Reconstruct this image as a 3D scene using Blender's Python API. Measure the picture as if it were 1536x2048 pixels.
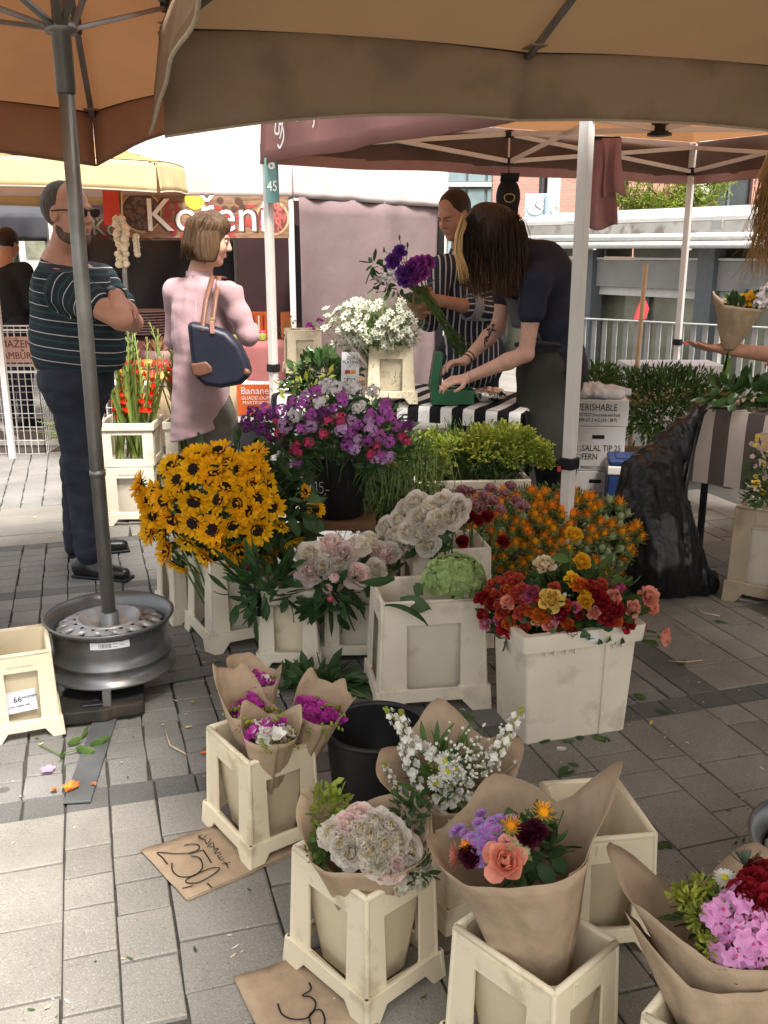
import bpy, bmesh, math, random
import numpy as np
from mathutils import Vector, Matrix, Quaternion
for o in list(bpy.data.objects): bpy.data.objects.remove(o)
random.seed(7); np.random.seed(7)
SC = bpy.context.scene; COL = SC.collection
R = math.radians; PI = math.pi

# ------------------------------------------------------------------ camera
FPX = 1896.0; PITCH = R(15.45); CAMH = 1.5
cam = bpy.data.cameras.new('camera'); camo = bpy.data.objects.new('camera', cam); COL.objects.link(camo)
camo.location = (0, 0, CAMH); camo.rotation_euler = (R(90) - PITCH, 0, 0)
cam.sensor_fit = 'VERTICAL'; cam.sensor_height = 36.0; cam.lens = 36.0 * FPX / 2048.0
cam.clip_start = 0.05; cam.clip_end = 900
SC.camera = camo
SC.render.resolution_x = 768; SC.render.resolution_y = 1024

# ------------------------------------------------------------------ world, sun, exposure
SUN_EL = 60.0; SUN_AZ = 150.0          # compass: the sun stands behind the camera, a little to the right
w = bpy.data.worlds.new('World'); SC.world = w; w.use_nodes = True
nt = w.node_tree; nt.nodes.clear()
sky = nt.nodes.new('ShaderNodeTexSky'); sky.sky_type = 'NISHITA'; sky.sun_disc = False
sky.sun_elevation = R(SUN_EL); sky.sun_rotation = R(SUN_AZ); sky.dust_density = 4.0; sky.air_density = 1.4; sky.ozone_density = 1.0
bg = nt.nodes.new('ShaderNodeBackground'); bg.inputs[1].default_value = 0.15
wo = nt.nodes.new('ShaderNodeOutputWorld')
hz = nt.nodes.new('ShaderNodeHueSaturation'); hz.inputs['Saturation'].default_value = 0.3   # thin white cloud
tn = nt.nodes.new('ShaderNodeMix'); tn.data_type = 'RGBA'; tn.blend_type = 'MULTIPLY'; tn.inputs[0].default_value = 1; tn.inputs[7].default_value = (1.0, 0.972, 0.925, 1)
nt.links.new(sky.outputs[0], hz.inputs['Color']); nt.links.new(hz.outputs[0], tn.inputs[6]); nt.links.new(tn.outputs[2], bg.inputs[0]); nt.links.new(bg.outputs[0], wo.inputs[0])
sl = bpy.data.lights.new('sun', 'SUN'); sl.energy = 4.3; sl.angle = R(16); sl.color = (1.0, 0.95, 0.87)
so = bpy.data.objects.new('sun', sl); COL.objects.link(so)
sd = Vector((math.sin(R(SUN_AZ)) * math.cos(R(SUN_EL)), math.cos(R(SUN_AZ)) * math.cos(R(SUN_EL)), math.sin(R(SUN_EL))))
so.rotation_euler = sd.to_track_quat('Z', 'Y').to_euler(); so.location = (0, -5, 12)
SC.view_settings.view_transform = 'Standard'; SC.view_settings.look = 'None'
SC.view_settings.gamma = 1; SC.view_settings.exposure = 1.15
SC.view_settings.use_curve_mapping = False

# ------------------------------------------------------------------ frames
_c, _s = math.cos(PITCH), math.sin(PITCH)
def ray(px, py):
    a = (px - 768) / FPX; b = (1024 - py) / FPX
    return Vector((a, _c + b * _s, -_s + b * _c))
def G(px, py, z=0.0):
    r = ray(px, py); t = (z - CAMH) / r.z
    return Vector((r.x * t, r.y * t, z))
def D(px, py, y):
    r = ray(px, py); t = y / r.y
    return Vector((r.x * t, y, CAMH + r.z * t))
GA = R(17.4); GC, GS = math.cos(GA), math.sin(GA)
def W(u, v, z=0.0): return Vector((u * GC - v * GS, u * GS + v * GC, z))   # paving grid to world

# ------------------------------------------------------------------ materials
MATS = {}
def mat(name, col, rough=0.6, var=0.12, scale=12.0, bump=0.0, bscale=None, spec=0.3, metal=0.0, trans=0.0, rnd=0.0,
        col2=None, spots=None, coord='Object', sheen=0.0, stretch=None, tcol=None, hue=0.0):
    if name in MATS: return MATS[name]
    m = bpy.data.materials.new(name); MATS[name] = m; m.use_nodes = True
    N = m.node_tree.nodes; L = m.node_tree.links; N.clear()
    out = N.new('ShaderNodeOutputMaterial'); b = N.new('ShaderNodeBsdfPrincipled')
    tc = N.new('ShaderNodeTexCoord'); src = tc.outputs[coord]
    if coord == 'World':
        pass
    mp = N.new('ShaderNodeMapping'); L.new(src, mp.inputs[0])
    if stretch: mp.inputs['Scale'].default_value = stretch
    nz = N.new('ShaderNodeTexNoise'); nz.inputs['Scale'].default_value = scale; nz.inputs['Detail'].default_value = 5
    L.new(mp.outputs[0], nz.inputs['Vector'])
    rmp = N.new('ShaderNodeMapRange'); rmp.inputs[1].default_value = 0.3; rmp.inputs[2].default_value = 0.7
    L.new(nz.outputs[0], rmp.inputs[0])
    mix = N.new('ShaderNodeMix'); mix.data_type = 'RGBA'
    c = list(col) + [1] if len(col) == 3 else list(col)
    if col2 is None:
        mix.inputs[6].default_value = [max(0, x * (1 - var)) for x in c[:3]] + [1]
        mix.inputs[7].default_value = [min(1, x * (1 + var)) for x in c[:3]] + [1]
    else:
        mix.inputs[6].default_value = c; mix.inputs[7].default_value = list(col2) + [1]
    L.new(rmp.outputs[0], mix.inputs[0]); cur = mix.outputs[2]
    if spots:                                     # (scale, threshold, colour, amount): stains and dirt with a shape of their own
        n2 = N.new('ShaderNodeTexNoise'); n2.inputs['Scale'].default_value = spots[0]; n2.inputs['Detail'].default_value = 6
        L.new(mp.outputs[0], n2.inputs['Vector'])
        r2 = N.new('ShaderNodeMapRange'); r2.inputs[1].default_value = spots[1]; r2.inputs[2].default_value = spots[1] + 0.12; r2.inputs[4].default_value = spots[3]
        L.new(n2.outputs[0], r2.inputs[0])
        m2 = N.new('ShaderNodeMix'); m2.data_type = 'RGBA'; L.new(r2.outputs[0], m2.inputs[0]); L.new(cur, m2.inputs[6])
        m2.inputs[7].default_value = list(spots[2]) + [1]; cur = m2.outputs[2]
    if rnd or hue:
        oi = N.new('ShaderNodeObjectInfo'); hs = N.new('ShaderNodeHueSaturation')
        r3 = N.new('ShaderNodeMapRange'); r3.inputs[3].default_value = 1 - rnd; r3.inputs[4].default_value = 1 + rnd
        L.new(oi.outputs['Random'], r3.inputs[0]); L.new(r3.outputs[0], hs.inputs['Value']); L.new(cur, hs.inputs['Color'])
        if hue:
            mu = N.new('ShaderNodeMath'); mu.operation = 'MULTIPLY'; mu.inputs[1].default_value = 7.31; L.new(oi.outputs['Random'], mu.inputs[0])
            fr = N.new('ShaderNodeMath'); fr.operation = 'FRACT'; L.new(mu.outputs[0], fr.inputs[0])
            r4 = N.new('ShaderNodeMapRange'); r4.inputs[3].default_value = 0.5 - hue; r4.inputs[4].default_value = 0.5 + hue
            L.new(fr.outputs[0], r4.inputs[0]); L.new(r4.outputs[0], hs.inputs['Hue'])
        cur = hs.outputs[0]
    L.new(cur, b.inputs['Base Color'])
    b.inputs['Roughness'].default_value = rough; b.inputs['Metallic'].default_value = metal
    b.inputs['Specular IOR Level'].default_value = spec
    if sheen: b.inputs['Sheen Weight'].default_value = sheen
    if bump:
        nb = N.new('ShaderNodeTexNoise'); nb.inputs['Scale'].default_value = bscale or scale * 4; nb.inputs['Detail'].default_value = 6
        L.new(mp.outputs[0], nb.inputs['Vector'])
        bp = N.new('ShaderNodeBump'); bp.inputs['Strength'].default_value = min(1, bump); bp.inputs['Distance'].default_value = 0.01 * max(1, bump)
        L.new(nb.outputs[0], bp.inputs['Height']); L.new(bp.outputs[0], b.inputs['Normal'])
    if trans:
        t = N.new('ShaderNodeBsdfTranslucent'); ms = N.new('ShaderNodeMixShader'); ms.inputs[0].default_value = trans
        if tcol is None: L.new(cur, t.inputs[0])
        else: t.inputs[0].default_value = list(tcol) + [1]
        L.new(b.outputs[0], ms.inputs[1]); L.new(t.outputs[0], ms.inputs[2]); L.new(ms.outputs[0], out.inputs[0])
    else:
        L.new(b.outputs[0], out.inputs[0])
    m.diffuse_color = c
    return m
def bsdf(m): return [n for n in m.node_tree.nodes if n.type == 'BSDF_PRINCIPLED'][0]
def stripe_mat(name, attr, bands, period, rough=0.8, wob=0.0, bump=0.3):
    """bands: list of (start fraction, colour) along one period of the float attribute"""
    m = bpy.data.materials.new(name); MATS[name] = m; m.use_nodes = True
    N = m.node_tree.nodes; L = m.node_tree.links; b = [n for n in N if n.type == 'BSDF_PRINCIPLED'][0]
    at = N.new('ShaderNodeAttribute'); at.attribute_name = attr
    d = N.new('ShaderNodeMath'); d.operation = 'DIVIDE'; d.inputs[1].default_value = period; L.new(at.outputs['Fac'], d.inputs[0])
    f = N.new('ShaderNodeMath'); f.operation = 'FRACT'; L.new(d.outputs[0], f.inputs[0])
    cr = N.new('ShaderNodeValToRGB'); cr.color_ramp.interpolation = 'CONSTANT'
    el = cr.color_ramp.elements
    while len(el) < len(bands): el.new(0.5)
    for e, (p, c) in zip(el, bands): e.position = p; e.color = list(c) + [1]
    L.new(f.outputs[0], cr.inputs[0]); L.new(cr.outputs[0], b.inputs['Base Color'])
    b.inputs['Roughness'].default_value = rough; b.inputs['Specular IOR Level'].default_value = 0.2
    if bump:
        tc = N.new('ShaderNodeTexCoord'); nb = N.new('ShaderNodeTexNoise'); nb.inputs['Scale'].default_value = 60; L.new(tc.outputs['Object'], nb.inputs['Vector'])
        bp = N.new('ShaderNodeBump'); bp.inputs['Strength'].default_value = bump; bp.inputs['Distance'].default_value = 0.006
        L.new(nb.outputs[0], bp.inputs['Height']); L.new(bp.outputs[0], b.inputs['Normal'])
    return m

# ------------------------------------------------------------------ object helpers
def tag(o, label=None, cat=None, group=None, kind=None):
    if label: o['label'] = label
    if cat: o['category'] = cat
    if group: o['group'] = group
    if kind: o['kind'] = kind
    return o
def link(o, parent=None):
    COL.objects.link(o)
    if parent is not None: o.parent = parent
    return o
def thing(name, label, cat, loc=(0, 0, 0), rz=0.0, group=None):
    o = bpy.data.objects.new(name, None); o.empty_display_size = 0.05; link(o)
    o.location = loc; o.rotation_euler = (0, 0, rz); tag(o, label, cat, group); return o
def inst(name, mesh, parent=None, loc=(0, 0, 0), rot=None, scale=1.0):
    o = bpy.data.objects.new(name, mesh); link(o, parent); o.location = loc
    if rot is not None:
        o.rotation_mode = 'QUATERNION'; o.rotation_quaternion = rot
    o.scale = (scale,) * 3 if isinstance(scale, (int, float)) else scale
    return o
def copy_tree(o, parent=None):
    c = o.copy(); COL.objects.link(c)
    if parent is not None: c.parent = parent
    for ch in list(o.children): copy_tree(ch, c)
    return c
def aim(d, roll=0.0):
    d = Vector(d).normalized(); q = d.to_track_quat('Z', 'Y'); return q @ Quaternion((0, 0, 1), roll)
def V(*a): return Vector(a)

class MB:
    """collects geometry of one part"""
    def __init__(s): s.v = []; s.f = []; s.m = []; s.mi = 0
    def add(s, vs, fs):
        b = len(s.v); s.v += [tuple(p) for p in vs]; s.f += [tuple(i + b for i in f) for f in fs]; s.m += [s.mi] * len(fs); return s
    def box(s, c, d, rot=None, taper=1.0):
        x, y, z = d[0] / 2, d[1] / 2, d[2] / 2; t = taper
        vs = [V(-x, -y, -z), V(x, -y, -z), V(x, y, -z), V(-x, y, -z), V(-x * t, -y * t, z), V(x * t, -y * t, z), V(x * t, y * t, z), V(-x * t, y * t, z)]
        if rot is not None: vs = [rot @ p for p in vs]
        c = Vector(c)
        return s.add([p + c for p in vs], [(3, 2, 1, 0), (4, 5, 6, 7), (0, 1, 5, 4), (1, 2, 6, 5), (2, 3, 7, 6), (3, 0, 4, 7)])
    def bar(s, a, b, wx, wy=None, up=(0, 0, 1)):
        a, b = Vector(a), Vector(b); d = b - a; z = d.normalized(); x = Vector(up).cross(z)
        if x.length < 1e-4: x = V(1, 0, 0)
        x.normalize(); y = z.cross(x); M = Matrix((x, y, z)).transposed()
        return s.box((a + b) / 2, (wx, wy or wx, d.length), M)
    def tube(s, pts, r, n=6, cap=True):
        pts = [Vector(p) for p in pts]; k = len(pts); rs = r if isinstance(r, (list, tuple)) else [r] * k
        vs = []; prev = None
        for i, p in enumerate(pts):
            t = (pts[min(i + 1, k - 1)] - pts[max(i - 1, 0)]).normalized()
            if prev is None:
                x = t.cross(V(0, 0, 1)); x = x if x.length > 1e-3 else t.cross(V(1, 0, 0))
            else: x = prev - t * prev.dot(t)
            x.normalize(); prev = x; y = t.cross(x)
            for j in range(n):
                a = 2 * PI * j / n; vs.append(p + (x * math.cos(a) + y * math.sin(a)) * rs[i])
        fs = [(i * n + j, i * n + (j + 1) % n, (i + 1) * n + (j + 1) % n, (i + 1) * n + j) for i in range(k - 1) for j in range(n)]
        if cap: fs += [tuple(range(n - 1, -1, -1)), tuple((k - 1) * n + j for j in range(n))]
        return s.add(vs, fs)
    def lathe(s, prof, n=24, c=(0, 0, 0), cap=False):
        c = Vector(c); vs = [c + V(r * math.cos(2 * PI * j / n), r * math.sin(2 * PI * j / n), z) for r, z in prof for j in range(n)]
        fs = [(i * n + j, i * n + (j + 1) % n, (i + 1) * n + (j + 1) % n, (i + 1) * n + j) for i in range(len(prof) - 1) for j in range(n)]
        if cap: fs.append(tuple((len(prof) - 1) * n + j for j in range(n)))
        return s.add(vs, fs)
    def grid(s, P):                                # P: rows of points
        n, k = len(P), len(P[0])
        return s.add([p for r in P for p in r], [(i * k + j, i * k + j + 1, (i + 1) * k + j + 1, (i + 1) * k + j) for i in range(n - 1) for j in range(k - 1)])
    def poly(s, pts, th, frame):
        """flat polygon pts (x,y) extruded by th; frame(x,y,z)->point"""
        n = len(pts)
        vs = [frame(x, y, 0) for x, y in pts] + [frame(x, y, th) for x, y in pts]
        return s.add(vs, [tuple(range(n - 1, -1, -1)), tuple(range(n, 2 * n))] + [(i, (i + 1) % n, n + (i + 1) % n, n + i) for i in range(n)])
    def ball(s, c, r, n=8, m=6, sq=(1, 1, 1)):
        c = Vector(c); vs = []
        for i in range(m + 1):
            th = PI * i / m
            for j in range(n): vs.append(c + V(r * sq[0] * math.sin(th) * math.cos(2 * PI * j / n), r * sq[1] * math.sin(th) * math.sin(2 * PI * j / n), r * sq[2] * math.cos(th)))
        return s.add(vs, [(i * n + j, (i + 1) * n + j, (i + 1) * n + (j + 1) % n, i * n + (j + 1) % n) for i in range(m) for j in range(n)])
    def petal(s, base, d, up, ln, wd, curl=0.0, cup=0.0, rows=3, tip=0.35, wav=0.0, cols=2, wpos=0.55):
        """petal or leaf: starts at base along d, face normal up; curl bends it towards up"""
        base = Vector(base); d = Vector(d).normalized(); up = Vector(up); up = (up - d * up.dot(d)).normalized(); x = d.cross(up)
        P = []; pos = base.copy(); ang = 0.0; ph = random.random() * 6
        for i in range(rows + 1):
            t = i / rows
            wv = wd * 0.5 * (0.28 + 0.72 * math.sin(PI * min(1, t / wpos) / 2)) if t < wpos else wd * 0.5 * (tip + (1 - tip) * math.cos((t - wpos) / (1 - wpos) * PI / 2))
            f = d * math.cos(ang) + up * math.sin(ang); nrm = up * math.cos(ang) - d * math.sin(ang)
            row = []
            for j in range(cols + 1):
                q = 2 * j / cols - 1
                row.append(pos + x * wv * q + nrm * (cup * wd * q * q + (wav * wd * math.sin(ph + q * 4 + t * 5) * t)))
            P.append(row); pos = pos + f * (ln / rows); ang += curl / rows
        return s.grid(P)
    def xf(s, M, start=0):
        for i in range(start, len(s.v)): s.v[i] = tuple(M @ Vector(s.v[i]))
        return s
    def mesh(s, name, mats, smooth=True):
        me = bpy.data.meshes.new(name); me.from_pydata(s.v, [], s.f)
        ms = mats if isinstance(mats, (list, tuple)) else [mats]
        for m in ms: me.materials.append(m)
        me.polygons.foreach_set('material_index', s.m)
        me.polygons.foreach_set('use_smooth', [smooth] * len(s.f)); me.update(); return me
    def obj(s, name, mats, parent=None, smooth=False, loc=(0, 0, 0), bevel=0.0, seg=2, solid=0.0):
        o = inst(name, s.mesh(name, mats, smooth), parent, loc)
        if solid:
            md = o.modifiers.new('thickness', 'SOLIDIFY'); md.thickness = solid; md.offset = 0
        if bevel:
            md = o.modifiers.new('bevel', 'BEVEL'); md.width = bevel; md.segments = seg; md.limit_method = 'ANGLE'; md.angle_limit = R(40)
            for p in o.data.polygons: p.use_smooth = True
            try:
                wn = o.modifiers.new('normals', 'WEIGHTED_NORMAL'); wn.keep_sharp = True
            except Exception: pass
        return o

def text(name, s, size, m, parent, M, th=0.0006, font_squeeze=1.0, align='CENTER'):
    cu = bpy.data.curves.new(name, 'FONT'); cu.body = s; cu.size = size; cu.align_x = align; cu.align_y = 'CENTER'; cu.extrude = th; cu.resolution_u = 3
    t = bpy.data.objects.new(name, cu); COL.objects.link(t)
    dg = bpy.context.evaluated_depsgraph_get(); me = bpy.data.meshes.new_from_object(t.evaluated_get(dg))
    bpy.data.objects.remove(t); bpy.data.curves.remove(cu)
    me.transform(M @ Matrix.Diagonal((font_squeeze, 1, 1, 1))); me.materials.clear(); me.materials.append(m)
    return inst(name, me, parent)
def frame_mat(o, x, y, n=None):
    x = Vector(x).normalized(); y = Vector(y); y = (y - x * y.dot(x)).normalized(); z = x.cross(y)
    return Matrix(((x.x, y.x, z.x, o[0]), (x.y, y.y, z.y, o[1]), (x.z, y.z, z.z, o[2]), (0, 0, 0, 1)))
def scrawl(name, strokes, wd, m, parent, M, z=0.0012):
    """handwriting: flat ribbons along polylines in the plane of M"""
    b = MB()
    for st in strokes:
        st = [Vector((p[0], p[1], 0)) for p in st]
        pts = []
        for i in range(len(st) - 1):                          # smooth
            p0 = st[max(i - 1, 0)]; p1 = st[i]; p2 = st[i + 1]; p3 = st[min(i + 2, len(st) - 1)]
            for k in range(4):
                t = k / 4; pts.append(0.5 * ((2 * p1) + (-p0 + p2) * t + (2 * p0 - 5 * p1 + 4 * p2 - p3) * t * t + (-p0 + 3 * p1 - 3 * p2 + p3) * t ** 3))
        pts.append(st[-1]); P = []
        for i, p in enumerate(pts):
            t = (pts[min(i + 1, len(pts) - 1)] - pts[max(i - 1, 0)]); t = t.normalized() if t.length > 1e-6 else V(1, 0, 0)
            nn = V(-t.y, t.x, 0) * wd / 2; P.append([M @ (p + nn + V(0, 0, z)), M @ (p - nn + V(0, 0, z))])
        b.grid(P)
    return b.obj(name, m, parent)

# ------------------------------------------------------------------ smooth-union solids (bodies, clothes, bags)
def _rot(q):
    return np.array(q.to_matrix()) if q is not None else np.eye(3)
class SDF:
    def __init__(s, vox=0.008): s.p = []; s.vox = vox; s.cuts = []; s.nz = None
    def cone(s, a, b, ra, rb, k=0.03, tagn=0, sx=1.0): s.p.append(('c', np.array(a, float), np.array(b, float), ra, rb, k, tagn)); return s
    def ell(s, c, r, q=None, k=0.03, sub=False, tagn=0): s.p.append(('e', np.array(c, float), np.array(r, float), _rot(q), sub, k, tagn)); return s
    def chain(s, pts, rs, k=0.02, tagn=0):
        for i in range(len(pts) - 1): s.cone(pts[i], pts[i + 1], rs[i], rs[i + 1], k, tagn)
        return s
    def cut(s, pt, n): s.cuts.append((np.array(pt, float), np.array(n, float) / np.linalg.norm(n))); return s   # keep side opposite to n
    def noise(s, amp, freq, seed=0, st=(1, 1, 1)): s.nz = (amp, freq, seed, st); return s
    def bounds(s, p):
        if p[0] == 'c': lo = np.minimum(p[1] - p[3], p[2] - p[4]); hi = np.maximum(p[1] + p[3], p[2] + p[4]); lo = np.minimum(lo, np.minimum(p[1] - p[3], p[2] - p[4])); hi = np.maximum(hi, np.maximum(p[1] + p[3], p[2] + p[4]))
        else: r = np.abs(p[3]) @ p[2]; lo = p[1] - r; hi = p[1] + r
        return lo, hi
    def dist(s, p, X):
        if p[0] == 'c':
            a, b, ra, rb = p[1:5]; ba = b - a; t = np.clip(((X - a) @ ba) / max(1e-9, ba @ ba), 0, 1)
            return np.linalg.norm(X - a - t[..., None] * ba, axis=-1) - (ra + (rb - ra) * t)
        q = (X - p[1]) @ p[3]; r = p[2]
        k0 = np.linalg.norm(q / r, axis=-1); k1 = np.linalg.norm(q / (r * r), axis=-1)
        return k0 * (k0 - 1) / np.maximum(k1, 1e-6)
    def mesh(s, name, mats, smooth_it=0, attr=None):
        vx = s.vox; B = [s.bounds(p) for p in s.p if not (p[0] == 'e' and p[4])]
        lo = np.min([b[0] for b in B], axis=0) - 5 * vx; hi = np.max([b[1] for b in B], axis=0) + 5 * vx
        n = np.ceil((hi - lo) / vx).astype(int) + 1
        ax = [lo[i] + vx * np.arange(n[i]) for i in range(3)]
        F = np.full(n, 0.2, np.float32)
        for p in s.p:
            a, b = s.bounds(p); mg = max(0.03, p[5] * 1.5) + 4 * vx
            i0 = np.clip(((a - mg - lo) / vx).astype(int), 0, n); i1 = np.clip(((b + mg - lo) / vx).astype(int) + 2, 0, n)
            if (i1 <= i0).any(): continue
            sl_ = tuple(slice(i0[i], i1[i]) for i in range(3))
            X = np.stack(np.meshgrid(ax[0][sl_[0]], ax[1][sl_[1]], ax[2][sl_[2]], indexing='ij'), -1)
            d = s.dist(p, X); f = F[sl_]; k = p[5]
            if p[0] == 'e' and p[4]:
                d = -d; h = np.clip(0.5 - 0.5 * (f - d) / k, 0, 1); F[sl_] = f * (1 - h) + d * h + k * h * (1 - h)
            elif k <= 0: F[sl_] = np.minimum(f, d)
            else:
                h = np.clip(0.5 + 0.5 * (f - d) / k, 0, 1); F[sl_] = f * (1 - h) + d * h - k * h * (1 - h)
        if s.nz or s.cuts:
            X = np.stack(np.meshgrid(*ax, indexing='ij'), -1)
            if s.nz:
                amp, fr, sd_, st = s.nz; rg = np.random.RandomState(sd_); Y = X * np.array(st)
                acc = np.zeros(n)
                for i in range(7):
                    k_ = rg.normal(size=3) * fr * (0.6 + 0.25 * i); acc += np.sin(Y @ k_ + rg.rand() * 6 + 1.5 * np.sin(Y @ (rg.normal(size=3) * fr * 0.5))) / (1 + 0.35 * i)
                F += (amp * acc / 2.5).astype(np.float32)
            for pt, nn in s.cuts: F = np.maximum(F, ((X - pt) @ nn).astype(np.float32))
        verts, quads = nets(F); verts = lo + verts * vx
        me = bpy.data.meshes.new(name); me.from_pydata(verts.tolist(), [], quads.tolist())
        for m in (mats if isinstance(mats, (list, tuple)) else [mats]): me.materials.append(m)
        me.polygons.foreach_set('use_smooth', [True] * len(quads))
        if attr:
            va = attr(verts).astype(np.float32); at = me.attributes.new('s', 'FLOAT', 'POINT'); at.data.foreach_set('value', va)
        me.update(); return me
    def obj(s, name, mats, parent=None, attr=None, it=2):
        o = inst(name, s.mesh(name, mats, attr=attr), parent)
        if it:
            md = o.modifiers.new('smooth', 'SMOOTH'); md.factor = 0.5; md.iterations = it
        return o
def nets(F):
    """naive surface nets"""
    S = F < 0; nx, ny, nz = F.shape
    cnt = np.zeros((nx - 1, ny - 1, nz - 1), np.int8); off = [(i, j, k) for i in (0, 1) for j in (0, 1) for k in (0, 1)]
    for i, j, k in off: cnt += S[i:nx - 1 + i, j:ny - 1 + j, k:nz - 1 + k]
    act = (cnt > 0) & (cnt < 8); idx = np.full(act.shape, -1, np.int64); C = np.argwhere(act); idx[act] = np.arange(len(C))
    acc = np.zeros((len(C), 3)); num = np.zeros(len(C))
    for a in off:
        for d in range(3):
            if a[d]: continue
            b = list(a); b[d] = 1
            fa = F[C[:, 0] + a[0], C[:, 1] + a[1], C[:, 2] + a[2]]; fb = F[C[:, 0] + b[0], C[:, 1] + b[1], C[:, 2] + b[2]]
            m = (fa < 0) != (fb < 0); t = np.where(m, fa / np.where(m, fa - fb, 1), 0)
            p = np.array(a, float)[None] + np.zeros((len(C), 3)); p[:, d] = t
            acc += p * m[:, None]; num += m
    verts = C + acc / num[:, None]; quads = []
    for d in range(3):
        u, v = (d + 1) % 3, (d + 2) % 3
        A = [slice(None)] * 3; Bq = [slice(None)] * 3; A[d] = slice(0, -1); Bq[d] = slice(1, None)
        sa = S[tuple(A)]; sb = S[tuple(Bq)]; E = np.argwhere(sa != sb)
        E = E[(E[:, u] > 0) & (E[:, v] > 0) & (E[:, u] < F.shape[u] - 1) & (E[:, v] < F.shape[v] - 1)]
        ins = sa[E[:, 0], E[:, 1], E[:, 2]]
        q = []
        for du, dv in ((-1, -1), (0, -1), (0, 0), (-1, 0)):
            c = E.copy(); c[:, u] += du; c[:, v] += dv; q.append(idx[c[:, 0], c[:, 1], c[:, 2]])
        q = np.stack(q, 1); q[~ins] = q[~ins][:, ::-1]; quads.append(q)
    return verts, np.concatenate(quads)
# ================================================================== ground
def pave_mat(name, c1, c2, speck, stain=0.5, lichen=False):
    m = bpy.data.materials.new(name); MATS[name] = m; m.use_nodes = True
    N = m.node_tree.nodes; L = m.node_tree.links; b = [n for n in N if n.type == 'BSDF_PRINCIPLED'][0]
    ge = N.new('ShaderNodeNewGeometry'); pos = ge.outputs['Position']
    def noise(sc, det=4):
        n = N.new('ShaderNodeTexNoise'); n.inputs['Scale'].default_value = sc; n.inputs['Detail'].default_value = det; L.new(pos, n.inputs['Vector']); return n.outputs[0]
    def rng(x, a, b_, c=0.0, d=1.0):
        r = N.new('ShaderNodeMapRange'); r.inputs[1].default_value = a; r.inputs[2].default_value = b_; r.inputs[3].default_value = c; r.inputs[4].default_value = d; L.new(x, r.inputs[0]); return r.outputs[0]
    def mixc(f, a, c):
        x = N.new('ShaderNodeMix'); x.data_type = 'RGBA'; L.new(f, x.inputs[0])
        if isinstance(a, tuple): x.inputs[6].default_value = list(a) + [1]
        else: L.new(a, x.inputs[6])
        if isinstance(c, tuple): x.inputs[7].default_value = list(c) + [1]
        else: L.new(c, x.inputs[7])
        return x.outputs[2]
    cur = mixc(rng(noise(3.0), 0.35, 0.65), c1, c2)
    cur = mixc(rng(noise(260, 2), 0.56, 0.66, 0, 0.55), cur, speck)                         # pale grit
    cur = mixc(rng(noise(190, 2), 0.6, 0.7, 0, 0.5), cur, tuple(x * 0.35 for x in c1))      # dark grit
    cur = mixc(rng(noise(1.7, 6), 0.55, 0.75, 0, stain), cur, tuple(x * 0.45 for x in c1))  # worn dirt
    vo = N.new('ShaderNodeTexVoronoi'); vo.inputs['Scale'].default_value = 3.1; L.new(pos, vo.inputs['Vector'])
    cur = mixc(rng(vo.outputs['Distance'], 0.045, 0.06, 0.55, 0.0), cur, (0.045, 0.04, 0.038))     # old chewing gum
    oi = N.new('ShaderNodeObjectInfo'); hs = N.new('ShaderNodeHueSaturation'); L.new(cur, hs.inputs['Color'])
    L.new(rng(oi.outputs['Random'], 0, 1, 0.88, 1.1), hs.inputs['Value']); L.new(hs.outputs[0], b.inputs['Base Color'])
    b.inputs['Roughness'].default_value = 0.85; b.inputs['Specular IOR Level'].default_value = 0.25
    bp = N.new('ShaderNodeBump'); bp.inputs['Strength'].default_value = 0.5; bp.inputs['Distance'].default_value = 0.003
    L.new(noise(130, 5), bp.inputs['Height']); L.new(bp.outputs[0], b.inputs['Normal'])
    return m
M_SLAB = pave_mat('pale_concrete_slab', (0.195, 0.184, 0.164), (0.25, 0.235, 0.21), (0.38, 0.36, 0.33))
M_SETT = pave_mat('grey_granite_sett', (0.15, 0.146, 0.138), (0.205, 0.2, 0.19), (0.3, 0.29, 0.28), 0.3)
M_BAND = pave_mat('dark_basalt_band', (0.10, 0.098, 0.094), (0.135, 0.132, 0.127), (0.2, 0.2, 0.2), 0.2)
M_JOINT = mat('joint_sand', (0.06, 0.055, 0.048), 0.95, 0.3, 40, coord='Object')
M_FAR = pave_mat('far_square_paving', (0.15, 0.14, 0.126), (0.2, 0.185, 0.165), (0.34, 0.32, 0.3))
def in_view(p, mg=80):
    d = p.y * _c - (p.z - CAMH) * _s
    if d < 0.3: return False
    x = 768 + FPX * p.x / d; y = 1024 - FPX * (p.y * _s + (p.z - CAMH) * _c) / d
    return -mg < x < 1536 + mg and -mg < y < 2048 + mg
# sheet with a sunken court cut out behind the railing on the right
HX0, HX1, HY0, HY1 = 1.9, 16.0, 9.3, 24.0
g = MB(); zg = -0.014; big = 400
for x0, x1, y0, y1 in ((-big, HX0, -big, big), (HX1, big, -big, big), (HX0, HX1, -big, HY0), (HX0, HX1, HY1, big)):
    g.add([V(x0, y0, zg), V(x1, y0, zg), V(x1, y1, zg), V(x0, y1, zg)], [(0, 1, 2, 3)])
ground = g.obj('ground', M_FAR); tag(ground, 'grey stone paved market square reaching to the houses', 'ground', kind='structure')
g = MB(); g.add([V(HX0, HY0, -2.2), V(HX1, HY0, -2.2), V(HX1, HY1, -2.2), V(HX0, HY1, -2.2)], [(0, 1, 2, 3)])
for a, b in (((HX0, HY0), (HX1, HY0)), ((HX1, HY0), (HX1, HY1)), ((HX1, HY1), (HX0, HY1)), ((HX0, HY1), (HX0, HY0))):
    g.add([V(*a, -2.2), V(*b, -2.2), V(*b, zg), V(*a, zg)], [(0, 1, 2, 3)])
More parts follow.
